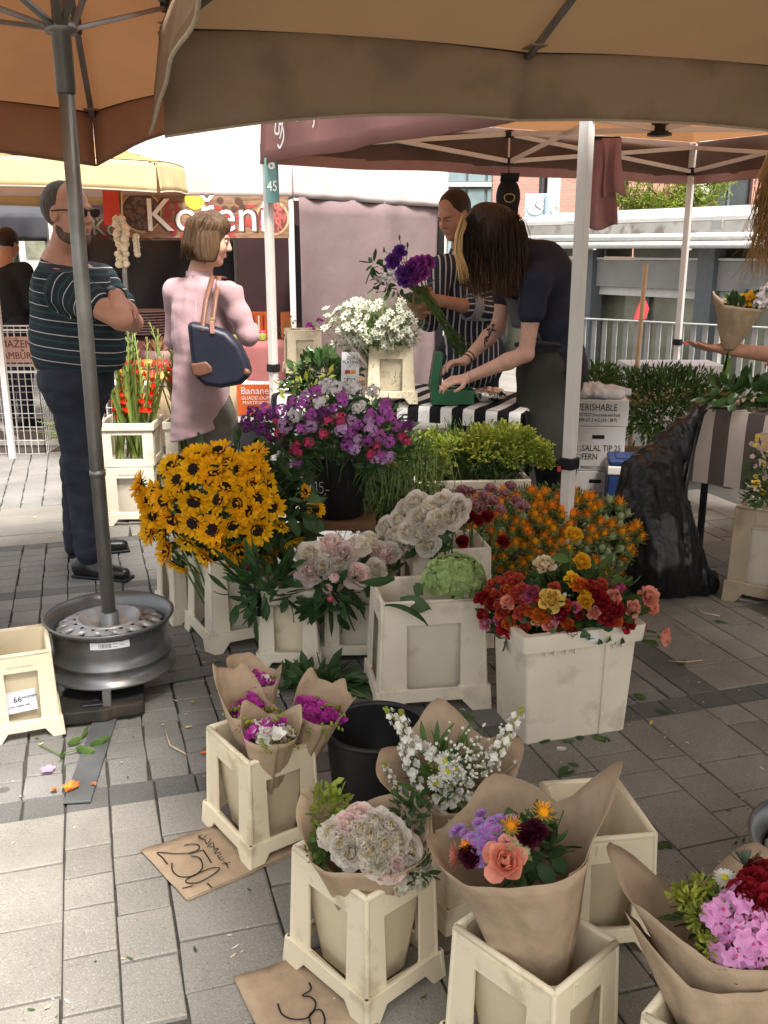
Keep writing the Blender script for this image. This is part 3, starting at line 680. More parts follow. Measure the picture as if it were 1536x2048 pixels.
def wheel_base(label, c, z0, r=.222, wd=.19, sticker=False):
    o = thing('wheel_rim', label, 'wheel rim', (c[0], c[1], 0)); m = mat('worn_wheel_steel', (0.16, 0.165, 0.17), 0.34, 0.25, 6, metal=0.65, bump=0.06, spots=(7, 0.6, (0.12, 0.07, 0.04), 0.75))
    mt = mat('pitted_wheel_disc', (0.34, 0.34, 0.35), 0.42, 0.25, 8, metal=0.5, bump=0.1, spots=(9, 0.56, (0.16, 0.09, 0.05), 0.8))
    z1 = z0 + wd
    b = MB().lathe([(r - .03, z0 + .012), (r - .004, z0 + .004), (r, z0), (r + .004, z0 + .004), (r, z0 + .012), (r - .017, z0 + .018), (r - .019, z0 + .05), (r - .012, z0 + .056), (r - .013, z0 + .062), (r - .024, z0 + .07), (r - .025, z0 + .1), (r - .022, z0 + .13), (r - .021, z0 + .165), (r - .006, z0 + .172), (r + .001, z1 - .008), (r + .003, z1), (r - .002, z1 + .003), (r - .012, z1 - .006), (r - .026, z1 - .02), (r - .034, z1 - .05), (r - .04, z1 - .07)], 56)
    b.obj('barrel', m, o, smooth=True)
    # disc with sixteen oval holes: annulus built as bridges around each hole
    d = MB(); n = 16; R0, R1, RH = .112, r - .038, (.112 + r - .038) / 2; zz = lambda rad: z1 - .016 - .04 * max(0, (rad - .115) / .09) ** 1.5
    for i in range(n):
        a0 = 2 * PI * i / n; hr, ha = .0165, .42 * PI / n * 1.15; K = 12; ring_h = []; ring_o = []
        for q in range(K):
            t = 2 * PI * q / K; ca, sa = math.cos(t), math.sin(t); ring_h.append((RH + hr * ca, a0 + ha * sa))
            m_ = max(abs(ca), abs(sa)); ring_o.append((RH + (R1 - RH if ca > 0 else RH - R0) * ca / m_, a0 + PI / n * sa / m_))
        P = [V(rd * math.cos(a), rd * math.sin(a), zz(rd)) for rd, a in ring_h] + [V(rd * math.cos(a), rd * math.sin(a), zz(rd)) for rd, a in ring_o] + [V(rd * math.cos(a), rd * math.sin(a), zz(rd) - .012) for rd, a in ring_h]
        d.add(P, [(q, (q + 1) % K, K + (q + 1) % K, K + q) for q in range(K)] + [(q, 2 * K + q, 2 * K + (q + 1) % K, (q + 1) % K) for q in range(K)])
    d.lathe([(.112, z1 - .016), (.108, z1 - .009), (.1, z1 - .011), (.085, z1 - .033), (.06, z1 - .043), (.033, z1 - .045), (.033, z1 - .056)], 48)
    d.obj('disc', mt, o, smooth=True)
    lf = MB()
    for q in range(26):
        a = random.uniform(0, 6.28); rd = random.uniform(.03, .07); lf.petal((rd * math.cos(a), rd * math.sin(a), z1 - .04), (math.cos(a * 3), math.sin(a * 3), .2), (0, 0, 1), .016, .007, .8)
    tag(lf.obj('fallen_petals', mat('dry_yellow_petal', (0.5, 0.3, 0.06), .8, .3), o), kind='stuff')
    if sticker:
        s = MB(); P = []
        for q in range(9):
            a = R(-93 + q * 4.6); P.append([V((r - .0185) * math.cos(a), (r - .0185) * math.sin(a), z0 + .137), V((r - .0185) * math.cos(a), (r - .0185) * math.sin(a), z0 + .161)])
        st = s.grid(P).obj('sticker', M_PAPER, o, smooth=True); k = MB()
        for q in range(22):
            a = R(-85 + q * .55); w_ = R(random.choice([.12, .2, .3])); rr_ = r - .0178
            k.add([V(rr_ * math.cos(a), rr_ * math.sin(a), z0 + .142), V(rr_ * math.cos(a + w_), rr_ * math.sin(a + w_), z0 + .142), V(rr_ * math.cos(a + w_), rr_ * math.sin(a + w_), z0 + .157), V(rr_ * math.cos(a), rr_ * math.sin(a), z0 + .157)], [(0, 1, 2, 3)])
        for q in range(4):
            a = R(-72 + (q % 2) * 6); w_ = R(4.5); rr_ = r - .0178; z = z0 + .144 + .005 * q
            k.add([V(rr_ * math.cos(a), rr_ * math.sin(a), z), V(rr_ * math.cos(a + w_), rr_ * math.sin(a + w_), z), V(rr_ * math.cos(a + w_), rr_ * math.sin(a + w_), z + .0015), V(rr_ * math.cos(a), rr_ * math.sin(a), z + .0015)], [(0, 1, 2, 3)])
        k.obj('barcode', M_INK, st)
    return o
# left umbrella -------------------------------------------------------------
LU = W(0.01, 3.20); LU.z = 0
o = thing('market_umbrella', 'orange market umbrella on a bare steel pole standing in a wheel rim', 'umbrella', LU)
rim = []
for du, dv, z in ((.10, 1.22, 2.055), (.62, .66, 2.10), (.30, -.1, 2.36), (.30, -1.3, 2.5), (-.1, -1.6, 2.45), (-1.0, -1.3, 2.4), (-1.3, 0, 2.2), (-.92, .98, 2.06)):
    q = W(0.01 + du, 3.20 + dv); rim.append(V(q.x - LU.x, q.y - LU.y, z))
def hemL(i, t): return {0: .02 - .12 * t, 7: -.02 + .04 * t}.get(i, 0)
canopy(o, (0, 0), rim, 2.62, M_ORANGE, M_ORANGEV, M_HEMB, .19, hemL, seed=3, sag=.03, skip=(1, 2), flare=.004)
umbrella_frame(o, (0, 0), rim, 2.13, 2.6, .0235, .105, pocket=M_ORANGEV)
wheel_base('wheel rim base with a white sticker around the steel umbrella pole', LU, .105, r=.216, sticker=True)
st = thing('umbrella_stand', 'flat steel cross stand under the wheel rim', 'stand', LU)
M_FLAT = mat('grey_steel_flat', (0.16, 0.165, 0.17), .5, .2, 8, metal=.5, bump=.05)
for a, ln, nm_ in ((-83, .72, 'arm'), (27, .62, 'arm'), (97, .5, 'arm'), (200, .5, 'arm')):
    d = dirv(a); MB().bar(V(0, 0, .009) + d * .03, V(0, 0, .009) + d * ln, .075, .006).obj(nm_, M_FLAT, st, bevel=.001)
    MB().bar(V(0, 0, .055) + d * .05, V(0, 0, .085) + d * .16, .012, .04).obj('gusset', M_STEEL, st)
MB().tube([V(0, 0, .012), V(0, 0, .3)], .031, 16).obj('socket', M_FLAT, st, smooth=True)
MB().lathe([(.0, .104), (.1, .104), (.1, .098), (0, .098)], 24).obj('plate', M_FLAT, st)
MB().box(dirv(-80) * .225 + V(0, 0, .058), (.026, .014, .1)).obj('prop', M_STEEL, st)
MB().bar(dirv(27) * .30 + V(0, 0, .1), dirv(27) * .42 + V(0, 0, .02), .03, .004).obj('brace', M_STEEL, st)
# black rubber foot block
M_RUB = mat('black_rubber', (0.022, 0.02, 0.018), .75, .3, 10, bump=.3, spots=(6, .55, (0.07, 0.05, 0.035), .6))
pc = G(208, 1425); o = thing('rubber_block', 'black rubber weight block on the steel stand below the wheel rim', 'weight', pc + V(0, 0, .0125), R(14))
b = MB(); b.poly([(-.135, -.075), (-.11, -.095), (.02, -.095), (.035, -.08), (.1, -.08), (.135, -.06), (.135, .1), (-.12, .1), (-.135, .08)], .045, lambda x, y, z: V(x, y, z)); b.obj('block', M_RUB, o, bevel=.007)
MB().box((-.02, -.055, .049), (.09, .025, .008)).obj('handle', M_BLACKP, o, bevel=.003)
MB().box((-.02, .03, .048), (.022, .12, .006)).obj('groove_bar', M_BLACKP, o, bevel=.002)
# big tan umbrella on the right ---------------------------------------------
RU = W(1.56, 1.45); hu, hv = 1.255, 1.85
o = thing('market_umbrella', 'large tan rectangular market umbrella with deep valance over the front buckets', 'umbrella', RU)
cs = [(-hu, hv), (0, hv), (hu, hv), (hu, 0), (hu, -hv), (0, -hv), (-hu, -hv), (-hu, 0)]
rim = [(lambda q: V(q.x, q.y, 2.165))(W(a, b_)) for a, b_ in cs]
def hemR(i, t): return {0: .015 + .095 * (1 - t) ** 1.7, 1: .015 + .01 * t, 7: .11 * t ** 2}.get(i, .0)
canopy(o, (0, 0), rim, 2.88, M_BROWN, M_BROWNV, M_HEM, .20, hemR, flare=.05, sag=.05, n=14, seed=9)
umbrella_frame(o, (0, 0), rim, 2.2, 2.9, .026, .02)
# dark print on the outside of its left valance
fm = frame_mat(W(-hu - .062, 0.35, 2.09), W(0, -1), V(0, 0, 1))
pr = MB()
for poly in ([(-.17, .07), (-.12, .09), (-.08, -.02), (-.1, -.09), (-.13, -.1), (-.12, -.03)], [(-.07, .09), (-.02, .09), (.0, .0), (-.03, -.06), (-.06, -.03)], [(.02, .09), (.09, .09), (.06, .03), (.03, .02)]):
    pr.poly(poly, .002, lambda x, y, z: fm @ V(x, y, z))
pr.obj('printed_letters', mat('aubergine_print', (0.055, 0.035, 0.05), .8, .1), o)
o3 = thing('market_umbrella', 'second tan market umbrella added right of the first one for its shade', 'umbrella', W(4.22, 1.5))  # added umbrella, mostly out of view, to shade the ground on the right
rim = [(lambda q: V(q.x, q.y, 2.28))(W(a, b_)) for a, b_ in cs]
canopy(o3, (0, 0), rim, 2.98, M_BROWN, M_BROWNV, M_HEM, .2, None, flare=.04, sag=.05, n=8, seed=29)
umbrella_frame(o3, (0, 0), rim, 2.26, 2.96, .026, .0)
wheel_base('bare wheel rim base of the tan umbrella beside the phlox bouquet', RU, .02)

# ================================================================== pop-up tent
TF, TL, TB = V(.775, 3.88, 0), V(-.72, 6.2, 0), V(2.45, 8.0, 0); TR = TF + TB - TL; TC = (TF + TB) / 2
tent = thing('popup_tent', 'brown pop-up market tent on white poles over the flower stall', 'tent', (0, 0, 0))
M_TENT = fabric('tent_roof_fabric', (0.36, 0.2, 0.13), 0.25, (0.5, 0.24, 0.1))
M_TENTV = fabric('mauve_tent_valance', (0.28, 0.145, 0.135), 0.03)
cor = [TF, TL, TB, TR]; ZT, ZH, ZB = 2.31, 2.0, 2.1
for i in range(4):
    a, c = cor[i], cor[(i + 1) % 4]; n = 12; ap = TC + V(0, 0, 3.0)
    rows = [[ap.lerp(a.lerp(c, t / n) + V(0, 0, ZT + .01), s / 8) + V(0, 0, -.06 * math.sin(PI * s / 8) * math.sin(PI * t / n)) for t in range(n + 1)] for s in range(9)]
    MB().grid(rows).obj('roof_panel', M_TENT, tent, smooth=True)
    outd = ((a + c) / 2 - TC).normalized(); ph = i * 2.1
    rows = [[a.lerp(c, t / 30) + V(0, 0, ZT + .01 - (ZT - ZH) * s / 4 + (.005 * math.sin(ph + t * .55) * s / 4)) + outd * (.03 + .018 * math.sin(ph + t * .9) * s / 4) for t in range(31)] for s in range(5)]
    v = MB().grid(rows).obj('valance', M_TENTV, tent, smooth=True, solid=.0015)
    MB().grid([[p - outd * .006 for p in r_] for r_ in rows]).obj('valance_shade_face', mat('shaded_valance_brown', (0.125, 0.078, 0.062), .85, .15, 3), v, smooth=True)  # inside of the same fabric, its shade put into a darker colour
    rows2 = [[p + V(0, 0, -.0 if s else .065) - outd * .009 for p in rows[-1]] for s in range(2)]
    MB().grid(rows2).obj('hem_band', mat('mauve_hem', (0.36, 0.22, 0.22), .85, .08), v, smooth=True)
    MB().box(a + V(0, 0, ZT / 2), (.046, .046, ZT), Matrix.Rotation(R(49), 3, 'Z')).obj('upper_leg', M_WHITEAL, tent, bevel=.004)
    MB().box(a + V(0, 0, .21), (.036, .036, .42), Matrix.Rotation(R(49), 3, 'Z')).obj('foot_tube', M_WHITEAL, tent, bevel=.003)
    MB().box(a + V(0, 0, .64 if i == 0 else .76), (.066, .066, .05), Matrix.Rotation(R(49), 3, 'Z')).obj('leg_clamp', M_BLACK, tent, bevel=.006)
    MB().box(a + V(0, 0, ZB), (.062, .062, .06), Matrix.Rotation(R(49), 3, 'Z')).obj('slider', M_BLACK, tent, bevel=.006)
    MB().box(a + V(0, 0, .006), (.1, .1, .012), Matrix.Rotation(R(49), 3, 'Z')).obj('foot_plate', M_STEEL, tent)
    m = (a + c) / 2; inn = -outd * .01
    for p, q, tt in ((a, m, 0), (m, c, 1)):
        MB().bar(p + V(0, 0, ZB if tt == 0 else ZT - .03) + inn, q + V(0, 0, ZT - .03 if tt == 0 else ZB) + inn, .014, .03).obj('truss_bar', M_WHITEAL, tent, bevel=.002)
        MB().bar(p + V(0, 0, ZT - .03 if tt == 0 else ZB) + inn * 3, q + V(0, 0, ZB if tt == 0 else ZT - .03) + inn * 3, .014, .03).obj('truss_bar', M_WHITEAL, tent, bevel=.002)
    for zz_ in (ZB, ZT - .03): MB().box(m + V(0, 0, zz_) + inn * 2, (.05, .05, .05), Matrix.Rotation(R(49), 3, 'Z')).obj('joint', M_BLACK, tent, bevel=.005)
    MB().bar(m + V(0, 0, ZB) + inn * 2, m + V(0, 0, ZT) + inn * 2, .012, .02).obj('upright', M_WHITEAL, tent)
    for zz_, zc in ((ZB, 2.42), (ZT - .03, 2.18)): MB().bar(m + V(0, 0, zz_) - outd * .04, TC + V(0, 0, zc), .014, .03).obj('truss_bar', M_WHITEAL, tent, bevel=.002)
MB().lathe([(0, 2.145), (.07, 2.145), (.07, 2.16), (.05, 2.165), (.05, 2.22), (0, 2.22)], 20, TC).obj('centre_hub', M_BLACK, tent, smooth=True)
MB().tube([TC + V(0, 0, 2.2), TC + V(0, 0, 3.0)], .022, 10).obj('centre_pole', M_WHITEAL, tent, smooth=True)
MB().box(TB + V(.06, -.04, .755), (.05, .02, .02)).obj('clamp_lever', mat('red_plastic', (.55, .04, .05), .4), tent)
MB().box(TF + V(-.045, -.02, .62), (.012, .02, .022)).obj('clamp_lever', MATS['red_plastic'], tent)
ex = (TF - TL).normalized(); nrm = V(ex.y, -ex.x, 0); nrm = nrm if nrm.dot(TF + TL - 2 * TC) > 0 else -nrm
fm = frame_mat(TL + ex * .38 + nrm * .047 + V(0, 0, 2.13), ex, V(0, 0, 1))
for stroke in [[(-.14, .1), (-.16, .04), (-.11, .03), (-.1, .08), (-.06, .06), (-.05, 0), (-.1, -.05), (-.13, -.03)], [(-.1, .0), (-.08, .03), (-.05, .1)], [(.14, .13), (.12, .07)], [(.3, .12), (.32, .05), (.3, .02)], [(.55, .1), (.54, .06)]]: scrawl('white_lettering', [stroke], .014, M_WHITE, tent, fm, .004)
# number sign
sg = thing('number_sign', 'small green sign with white number 45 on the tent pole', 'sign', TL + V(0, 0, 0))
fm = frame_mat(D(544, 361, 6.12), V(.95, .3, .02), V(.12, 0, 1)); M_TEAL = mat('teal_sign', (0.12, 0.24, 0.235), .5, .15, 6)
loc = Matrix.Translation(-TL)
MB().poly([(-.042, -.13), (.042, -.13), (.042, .13), (-.042, .13)], .004, lambda x, y, z: loc @ fm @ V(x, y, z - .004)).obj('plate', M_TEAL, sg)
text('number', '45', .085, M_WHITE, sg, loc @ fm @ Matrix.Translation((0, -.035, .0015)), font_squeeze=.75)
MB().lathe([(0, .0018), (.021, .0018), (.021, 0)], 16).xf(loc @ fm @ Matrix.Translation((0, .085, 0))).obj('emblem', M_WHITE, sg)
MB().lathe([(0, .003), (.006, .003), (.013, .003)], 3).xf(loc @ fm @ Matrix.Translation((0, .085, 0))).obj('emblem_mark', M_TEAL, sg)
MB().tube([TL + V(.02, -.05, 2.02) - TL, TL + V(.03, -.05, 1.85) - TL], .004, 5).obj('cable_tie', M_BLACK, sg)
# ================================================================== background: spice stall
M_PALE = fabric('pale_pink_canvas', (0.62, 0.545, 0.54), 0.15, bump=.2)
M_CURT = fabric('mauve_curtain', (0.205, 0.15, 0.153), 0.1, bump=1.0)
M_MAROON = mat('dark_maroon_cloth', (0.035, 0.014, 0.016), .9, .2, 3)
M_NAVY = mat('dark_grey_tarpaulin', (0.045, 0.045, 0.055), .6, .25, 3, bump=.4, bscale=4)
S0, S1, S2 = D(240, 400, 7.05), D(586, 400, 7.2), D(897, 400, 8.65)
for p in (S0, S1, S2): p.z = 0
SL = S0 + (S0 - S1) * .75; SBk = S2 + (S0 - S1).normalized() * 3.2; SBl = SL + (S2 - S1)
stall = thing('spice_stall', 'pale pink canopied spice stall with mauve side curtain behind the woman', 'stall', (0, 0, 0))
zt, zh = 2.14, 1.86
def ripple(a, b, z0, z1, amp, fr, nx=40, nz=8, out=V(0, -1, 0), ph=0.0, hz=.0, fold=0):
    rows = []
    for s in range(nz + 1):
        k = s / nz; row = []
        for t in range(nx + 1):
            q = t / nx; w_ = math.sin(q * fr + ph + .8 * math.sin(k * 2.1 + q * 3)) + .5 * math.sin(q * fr * 2.3 + 1 + k * 2)
            row.append(a.lerp(b, q) + V(0, 0, z0 + (z1 - z0) * k + hz * math.sin(q * 5 + 1) * k) + out * amp * w_ * (fold + (1 - fold) * k))
        rows.append(row)
    return rows
n1 = V(-.1, -1, 0).normalized(); n2 = V(.68, -.73, 0)
for a, b, nn, nm_ in ((SL, S1, n1, 'front_valance'), (S1, S2, n2, 'side_valance')):
    MB().grid(ripple(a, b, zt, zh, .012, 17, 50, 6, nn, hz=.004)).obj(nm_, M_PALE, stall, smooth=True, solid=.002)
ap1 = (SL + S2) / 2 + V(0, 0, 3.1)
for a, b in ((SL, S1), (S1, S2), (S2, SBl), (SBl, SL)):
    rows = [[a.lerp(b, t / 14).lerp(Vector((ap1.x, ap1.y, 0)), s / 8 * .9) + V(0, 0, zt + (3.0 - zt) * s / 8 + .015 * math.sin(s * 2.2 + t * .4)) for t in range(15)] for s in range(9)]
    MB().grid(rows).obj('roof_panel', fabric('pale_roof_canvas', (.46, .41, .41), .1, bump=.2), stall, smooth=True)
MB().grid(ripple(S1 + V(.03, .04, 0), S2 + V(-.05, -.03, 0), zh + .01, .08, .04, 10, 80, 16, n2, ph=2, fold=.25)).obj('side_curtain', M_CURT, stall, smooth=True, solid=.003)
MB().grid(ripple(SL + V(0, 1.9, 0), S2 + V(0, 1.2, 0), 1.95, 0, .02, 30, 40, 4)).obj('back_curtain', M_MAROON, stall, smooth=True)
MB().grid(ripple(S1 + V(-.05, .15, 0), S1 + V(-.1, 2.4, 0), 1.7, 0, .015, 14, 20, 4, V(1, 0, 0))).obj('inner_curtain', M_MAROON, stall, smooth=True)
for p, r_ in ((S0, .016), (S1 + V(-.02, .03, 0), .02), (S2 + V(-.03, 0, 0), .018), (SL, .02)):
    MB().bar(p + V(0, 0, 0), p + V(0, 0, zt), r_ * 2).obj('post', M_WHITEAL if p is not S0 else M_STEEL, stall)
MB().box(S2 + V(-.06, -.06, .9), (.05, .05, 1.8)).obj('post', M_BLACK, stall)
# dark tarpaulin slung at the left back
rows = ripple(D(170, 480, 8.6) * 1, D(600, 480, 8.8) * 1, 0, 0, 0, 1)
a, b = D(165, 478, 8.4), D(470, 470, 8.6)
tp = thing('tarpaulin', 'dark grey tarpaulin slung behind the garlic string', 'tarpaulin', (a.x, a.y, 0))
rows = [[V(a.x + (b.x - a.x) * t / 20, a.y + (b.y - a.y) * t / 20, 1.58 - .62 * s / 6 - .06 * math.sin(t / 20 * PI) * s / 6) + V(0, .03 * math.sin(t * .9 + s), 0) - V(a.x, a.y, 0) for t in range(21)] for s in range(7)]
MB().grid(rows).obj('sheet', M_NAVY, tp, smooth=True, solid=.003)
for t in (0, 20): MB().bar(rows[0][t] * 1, V(rows[0][t].x, rows[0][t].y, 0), .03).obj('pole', M_STEEL, tp)
# printed banner of spices -----------------------------------------------------
def banner(label, c0, c1, ht, lead, body, z, dim=1.0, seed=1, txt_x=.0, text_h=.2):
    rg = random.Random(seed); o = thing('spice_banner', label, 'banner', (c0.x, c0.y, 0)); wd = (c1 - c0).length; ex = (c1 - c0).normalized()
    fm = frame_mat(V(0, 0, z), ex, V(0, 0, 1))
    P = lambda x, y, zz=0: fm @ V(x, y, zz)
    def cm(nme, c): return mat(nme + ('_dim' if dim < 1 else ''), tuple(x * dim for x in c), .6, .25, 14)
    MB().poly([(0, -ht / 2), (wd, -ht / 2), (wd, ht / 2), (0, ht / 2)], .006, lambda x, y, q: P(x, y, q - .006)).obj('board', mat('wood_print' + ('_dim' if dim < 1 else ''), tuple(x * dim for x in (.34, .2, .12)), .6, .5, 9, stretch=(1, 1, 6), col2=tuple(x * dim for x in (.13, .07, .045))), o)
    def disc(x, y, r_, col, nme, zz, n=20):
        b = MB(); b.poly([(x + r_ * math.cos(2 * PI * i / n), max(-ht / 2, min(ht / 2, y + r_ * math.sin(2 * PI * i / n)))) for i in range(n)], .0008, lambda a_, b_, q: P(a_, b_, zz + q)); return b.obj(nme, cm(nme + '_print', col), o)
    disc(wd * .12, ht * .12, ht * .5, (.5, .36, .2), 'bowl_rim', .0005); disc(wd * .12, ht * .12, ht * .46, (.07, .05, .045), 'pepper_bowl', .0015)
    b = MB()
    for i in range(70):
        a, r_ = rg.uniform(0, 6.28), ht * .42 * math.sqrt(rg.random()); s_ = ht * .045; x, y = wd * .12 + r_ * math.cos(a), ht * .12 + r_ * math.sin(a)
        if abs(y) < ht / 2 - s_: b.poly([(x + s_ * math.cos(k), y + s_ * math.sin(k)) for k in np.linspace(0, 6.28, 8)[:-1]], .0006, lambda a_, b_, q, i=i: P(a_, b_, .0024 + i * 2e-5 + q))
    tag(b.obj('peppercorns', cm('peppercorn_print', (.15, .1, .085)), o), kind='stuff')
    disc(wd * .90, ht * -.02, ht * .42, (.55, .5, .45), 'bowl_rim', .0005); disc(wd * .90, ht * -.02, ht * .37, (.18, .05, .045), 'chilli_bowl', .0015)
    def pod(x, y, a, ln, w_, zz, bb):
        pts = [(-ln / 2, 0), (-ln / 4, w_ / 2), (ln / 4, w_ / 2.4), (ln / 2, 0), (ln / 4, -w_ / 2.4), (-ln / 4, -w_ / 2)]
        bb.poly([(x + p * math.cos(a) - q * math.sin(a), max(-ht / 2, min(ht / 2, y + p * math.sin(a) + q * math.cos(a)))) for p, q in pts], .0006, lambda a_, b_, q: P(a_, b_, zz + q))
    b = MB()
    for i in range(45):
        a, r_ = rg.uniform(0, 6.28), ht * .33 * math.sqrt(rg.random()); pod(wd * .90 + r_ * math.cos(a), r_ * math.sin(a), rg.uniform(.8, 2.2), ht * .2, ht * .05, .0024 + i * 2e-5, b)
    tag(b.obj('chillies', cm('chilli_print', (.42, .11, .1)), o), kind='stuff')
    b = MB()
    for i in range(9): pod(wd * rg.uniform(.27, .36), rg.uniform(-.45, .2) * ht, rg.uniform(1.1, 1.9), ht * .5, ht * .1, .0012 + i * 2e-5, b)
    for i in range(14): pod(wd * rg.uniform(.55, .8), rg.uniform(-.4, .25) * ht, rg.uniform(-.5, .3), ht * .6, ht * .1, .0012 + i * 2e-5, b)
    tag(b.obj('red_pods', cm('red_pod_print', (.32, .05, .045)), o), kind='stuff')
    disc(wd * .44, ht * .42, ht * .25, (.6, .45, .05), 'mustard_bowl', .0005)
    b = MB()
    for i in range(8):
        cx, cy = wd * rg.uniform(.52, .74), ht * rg.uniform(.15, .42)
        for k in range(7): pod(cx, cy, k * .9, ht * .2, ht * .03, .0018 + i * 4e-5 + k * 4e-6, b)
    tag(b.obj('star_anise', cm('anise_print', (.09, .045, .03)), o), kind='stuff')
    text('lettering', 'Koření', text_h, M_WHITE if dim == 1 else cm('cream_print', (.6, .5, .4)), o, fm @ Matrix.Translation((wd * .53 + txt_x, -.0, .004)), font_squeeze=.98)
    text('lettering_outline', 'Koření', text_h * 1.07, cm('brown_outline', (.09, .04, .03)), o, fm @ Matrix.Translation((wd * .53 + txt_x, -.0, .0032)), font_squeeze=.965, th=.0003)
    return o
c0, c1 = D(243, 438, 7.0), D(578, 438, 7.13); zc = (D(400, 397, 7.05).z + D(400, 470, 7.05).z) / 2
banner('bright printed banner of peppercorns and chillies reading Koření on the stall front', V(c0.x, c0.y, 0), V(c1.x, c1.y, 0), .285, '', '', zc, text_h=.32, txt_x=-.03)
c0, c1 = D(150, 462, 8.75), D(330, 462, 8.85)
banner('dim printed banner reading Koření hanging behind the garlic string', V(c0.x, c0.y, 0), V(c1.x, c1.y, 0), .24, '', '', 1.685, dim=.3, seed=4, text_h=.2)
MB_ = MB().box((0, 0, 0), (.11, .004, .3)); pz = D(222, 405, 6.9); tag(MB_.obj('red_card', mat('red_card', (.5, .05, .03), .6), None, loc=pz), 'plain red card hanging above the garlic string', 'card')
# counter with salmon cloth and goods
M_SALM = mat('salmon_cloth', (.36, .135, .13), .85, .1, 8, trans=.1)
cc = D(500, 690, 7.5); cz = .82
ct = thing('stall_counter', 'spice stall counter under a salmon pink cloth', 'counter', (S1.x - .65, 7.62, 0))
MB().box((0, 0, cz / 2), (1.15, .5, cz - .01)).obj('table', M_WOOD, ct)
rows = []
for s in range(7):
    row = []
    for t in range(31):
        q = t / 30; row.append(V(-.59 + 1.18 * q, -.265 - .02 * math.sin(q * 25) * s / 6, cz - (.30 + .05 * math.sin(q * 9)) * s / 6))
    rows.append(row)
rows.insert(0, [V(p.x, .25, cz + .004) for p in rows[0]])
MB().grid(rows).obj('cloth', M_SALM, ct, smooth=True, solid=.003)
rows = [[p + V(.64, -.12 + .1 * s / 5, .30 - .42 * s / 5 - .1) for p in [V(.06 * math.sin(s), 0, .12), V(.1 + .03 * math.sin(s * 2), -.03, .06), V(.2, .02, 0)]] for s in range(6)]
def carton(label, loc, d, m, rz=0, name='carton', cat='box', group=None, lid=True):
    o = thing(name, label, cat, loc, rz, group); MB().box((0, 0, d[2] / 2), d).obj('body', m, o, bevel=.004)
    return o
M_ORBOX = mat('orange_carton', (.62, .13, .03), .5, .1, 6)
def on_counter(px, py, y=7.5): p = D(px, py, y); return p
p = D(528, 628, 7.6); bx_ = carton('glossy orange spice tins box on the spice counter', V(p.x + .0, 7.62, cz + .01), (.2, .12, .2), M_ORBOX)
for i in range(5):
    MB().box((-.075 + .037 * i, -.062, .1), (.012, .003, .15)).obj('stripe', M_WHITE if i % 2 else mat('dark_red_print', (.3, .02, .02), .5), bx_)
carton('orange carton beside the tent pole on the spice counter', V(p.x + .19, 7.6, cz + .01), (.11, .1, .2), mat('amber_carton', (.7, .2, .06), .5, .1, 6))
carton('small green and red packet behind the orange spice tins', V(p.x - .14, 7.7, cz + .01), (.08, .06, .16), mat('olive_packet', (.2, .22, .05), .5, .6, 9, col2=(.5, .08, .04)))
M_JAR = mat('green_preserve', (.28, .33, .07), .12, .2, 20, spec=.6); M_LID = mat('white_lid', (.7, .7, .68), .4); M_LIDR = mat('red_lid', (.5, .06, .08), .4)
def jar(loc, lidm, body, lab, gr):
    o = thing('jar', lab, 'jar', loc, group=gr)
    MB().lathe([(0, 0), (.03, 0), (.034, .006), (.034, .05), (.028, .058)], 14).obj('glass', body, o, smooth=True); MB().lathe([(.031, .058), (.031, .074), (0, .075)], 14).obj('lid', lidm, o, smooth=True)
for i, px in enumerate((470, 497, 524)): q = D(px, 655, 7.45); jar(V(q.x, 7.43, cz + .006), M_LIDR if i != 1 else M_LID, M_JAR, 'small jar of green preserve at the front of the spice counter', 'preserve jars at the front of the spice counter')
MB_ = None
sh = carton('low white shelf board on the spice counter', V(D(490, 640, 7.6).x, 7.68, cz + .01), (.3, .12, .1), M_PAPER, name='display_step', cat='shelf')
for i, px in enumerate((482, 500, 518)): q = D(px, 632, 7.65); jar(V(q.x - .03, 7.66, cz + .111), M_LID, mat('pale_jar', (.45, .47, .42), .15, .2, 20), 'pale jar on the step behind the preserve jars', 'pale jars on the display step')
# banana box below
q = D(517, 745, 7.3); o = carton('orange banana carton printed Banane below the salmon cloth', V(q.x + .0, 7.33, .22), (.32, .25, .30), M_WHITE)
MB().box((0, -.127, .175), (.315, .004, .24)).obj('printed_front', mat('banana_orange', (.66, .13, .03), .55, .08, 9), o)
fm = frame_mat(V(0, -.1305, 0), V(1, 0, 0), V(0, 0, 1))
text('lettering', 'Banane', .075, M_WHITE, o, fm @ Matrix.Translation((-.02, .245, 0))); text('lettering', 'GUADELOUPE', .036, M_WHITE, o, fm @ Matrix.Translation((-.01, .19, 0))); text('lettering', 'MARTINIQUE', .036, M_WHITE, o, fm @ Matrix.Translation((-.01, .155, 0))); text('lettering', 'ça ne se vend bien', .024, M_WHITE, o, fm @ Matrix.Translation((-.0, .095, 0)))
MB().box((q.x, 7.38, .105), (.4, .3, .22)).obj('grey_crate', M_NAVY); tag(bpy.data.objects['grey_crate'], 'dark grey crate under the banana carton', 'crate')
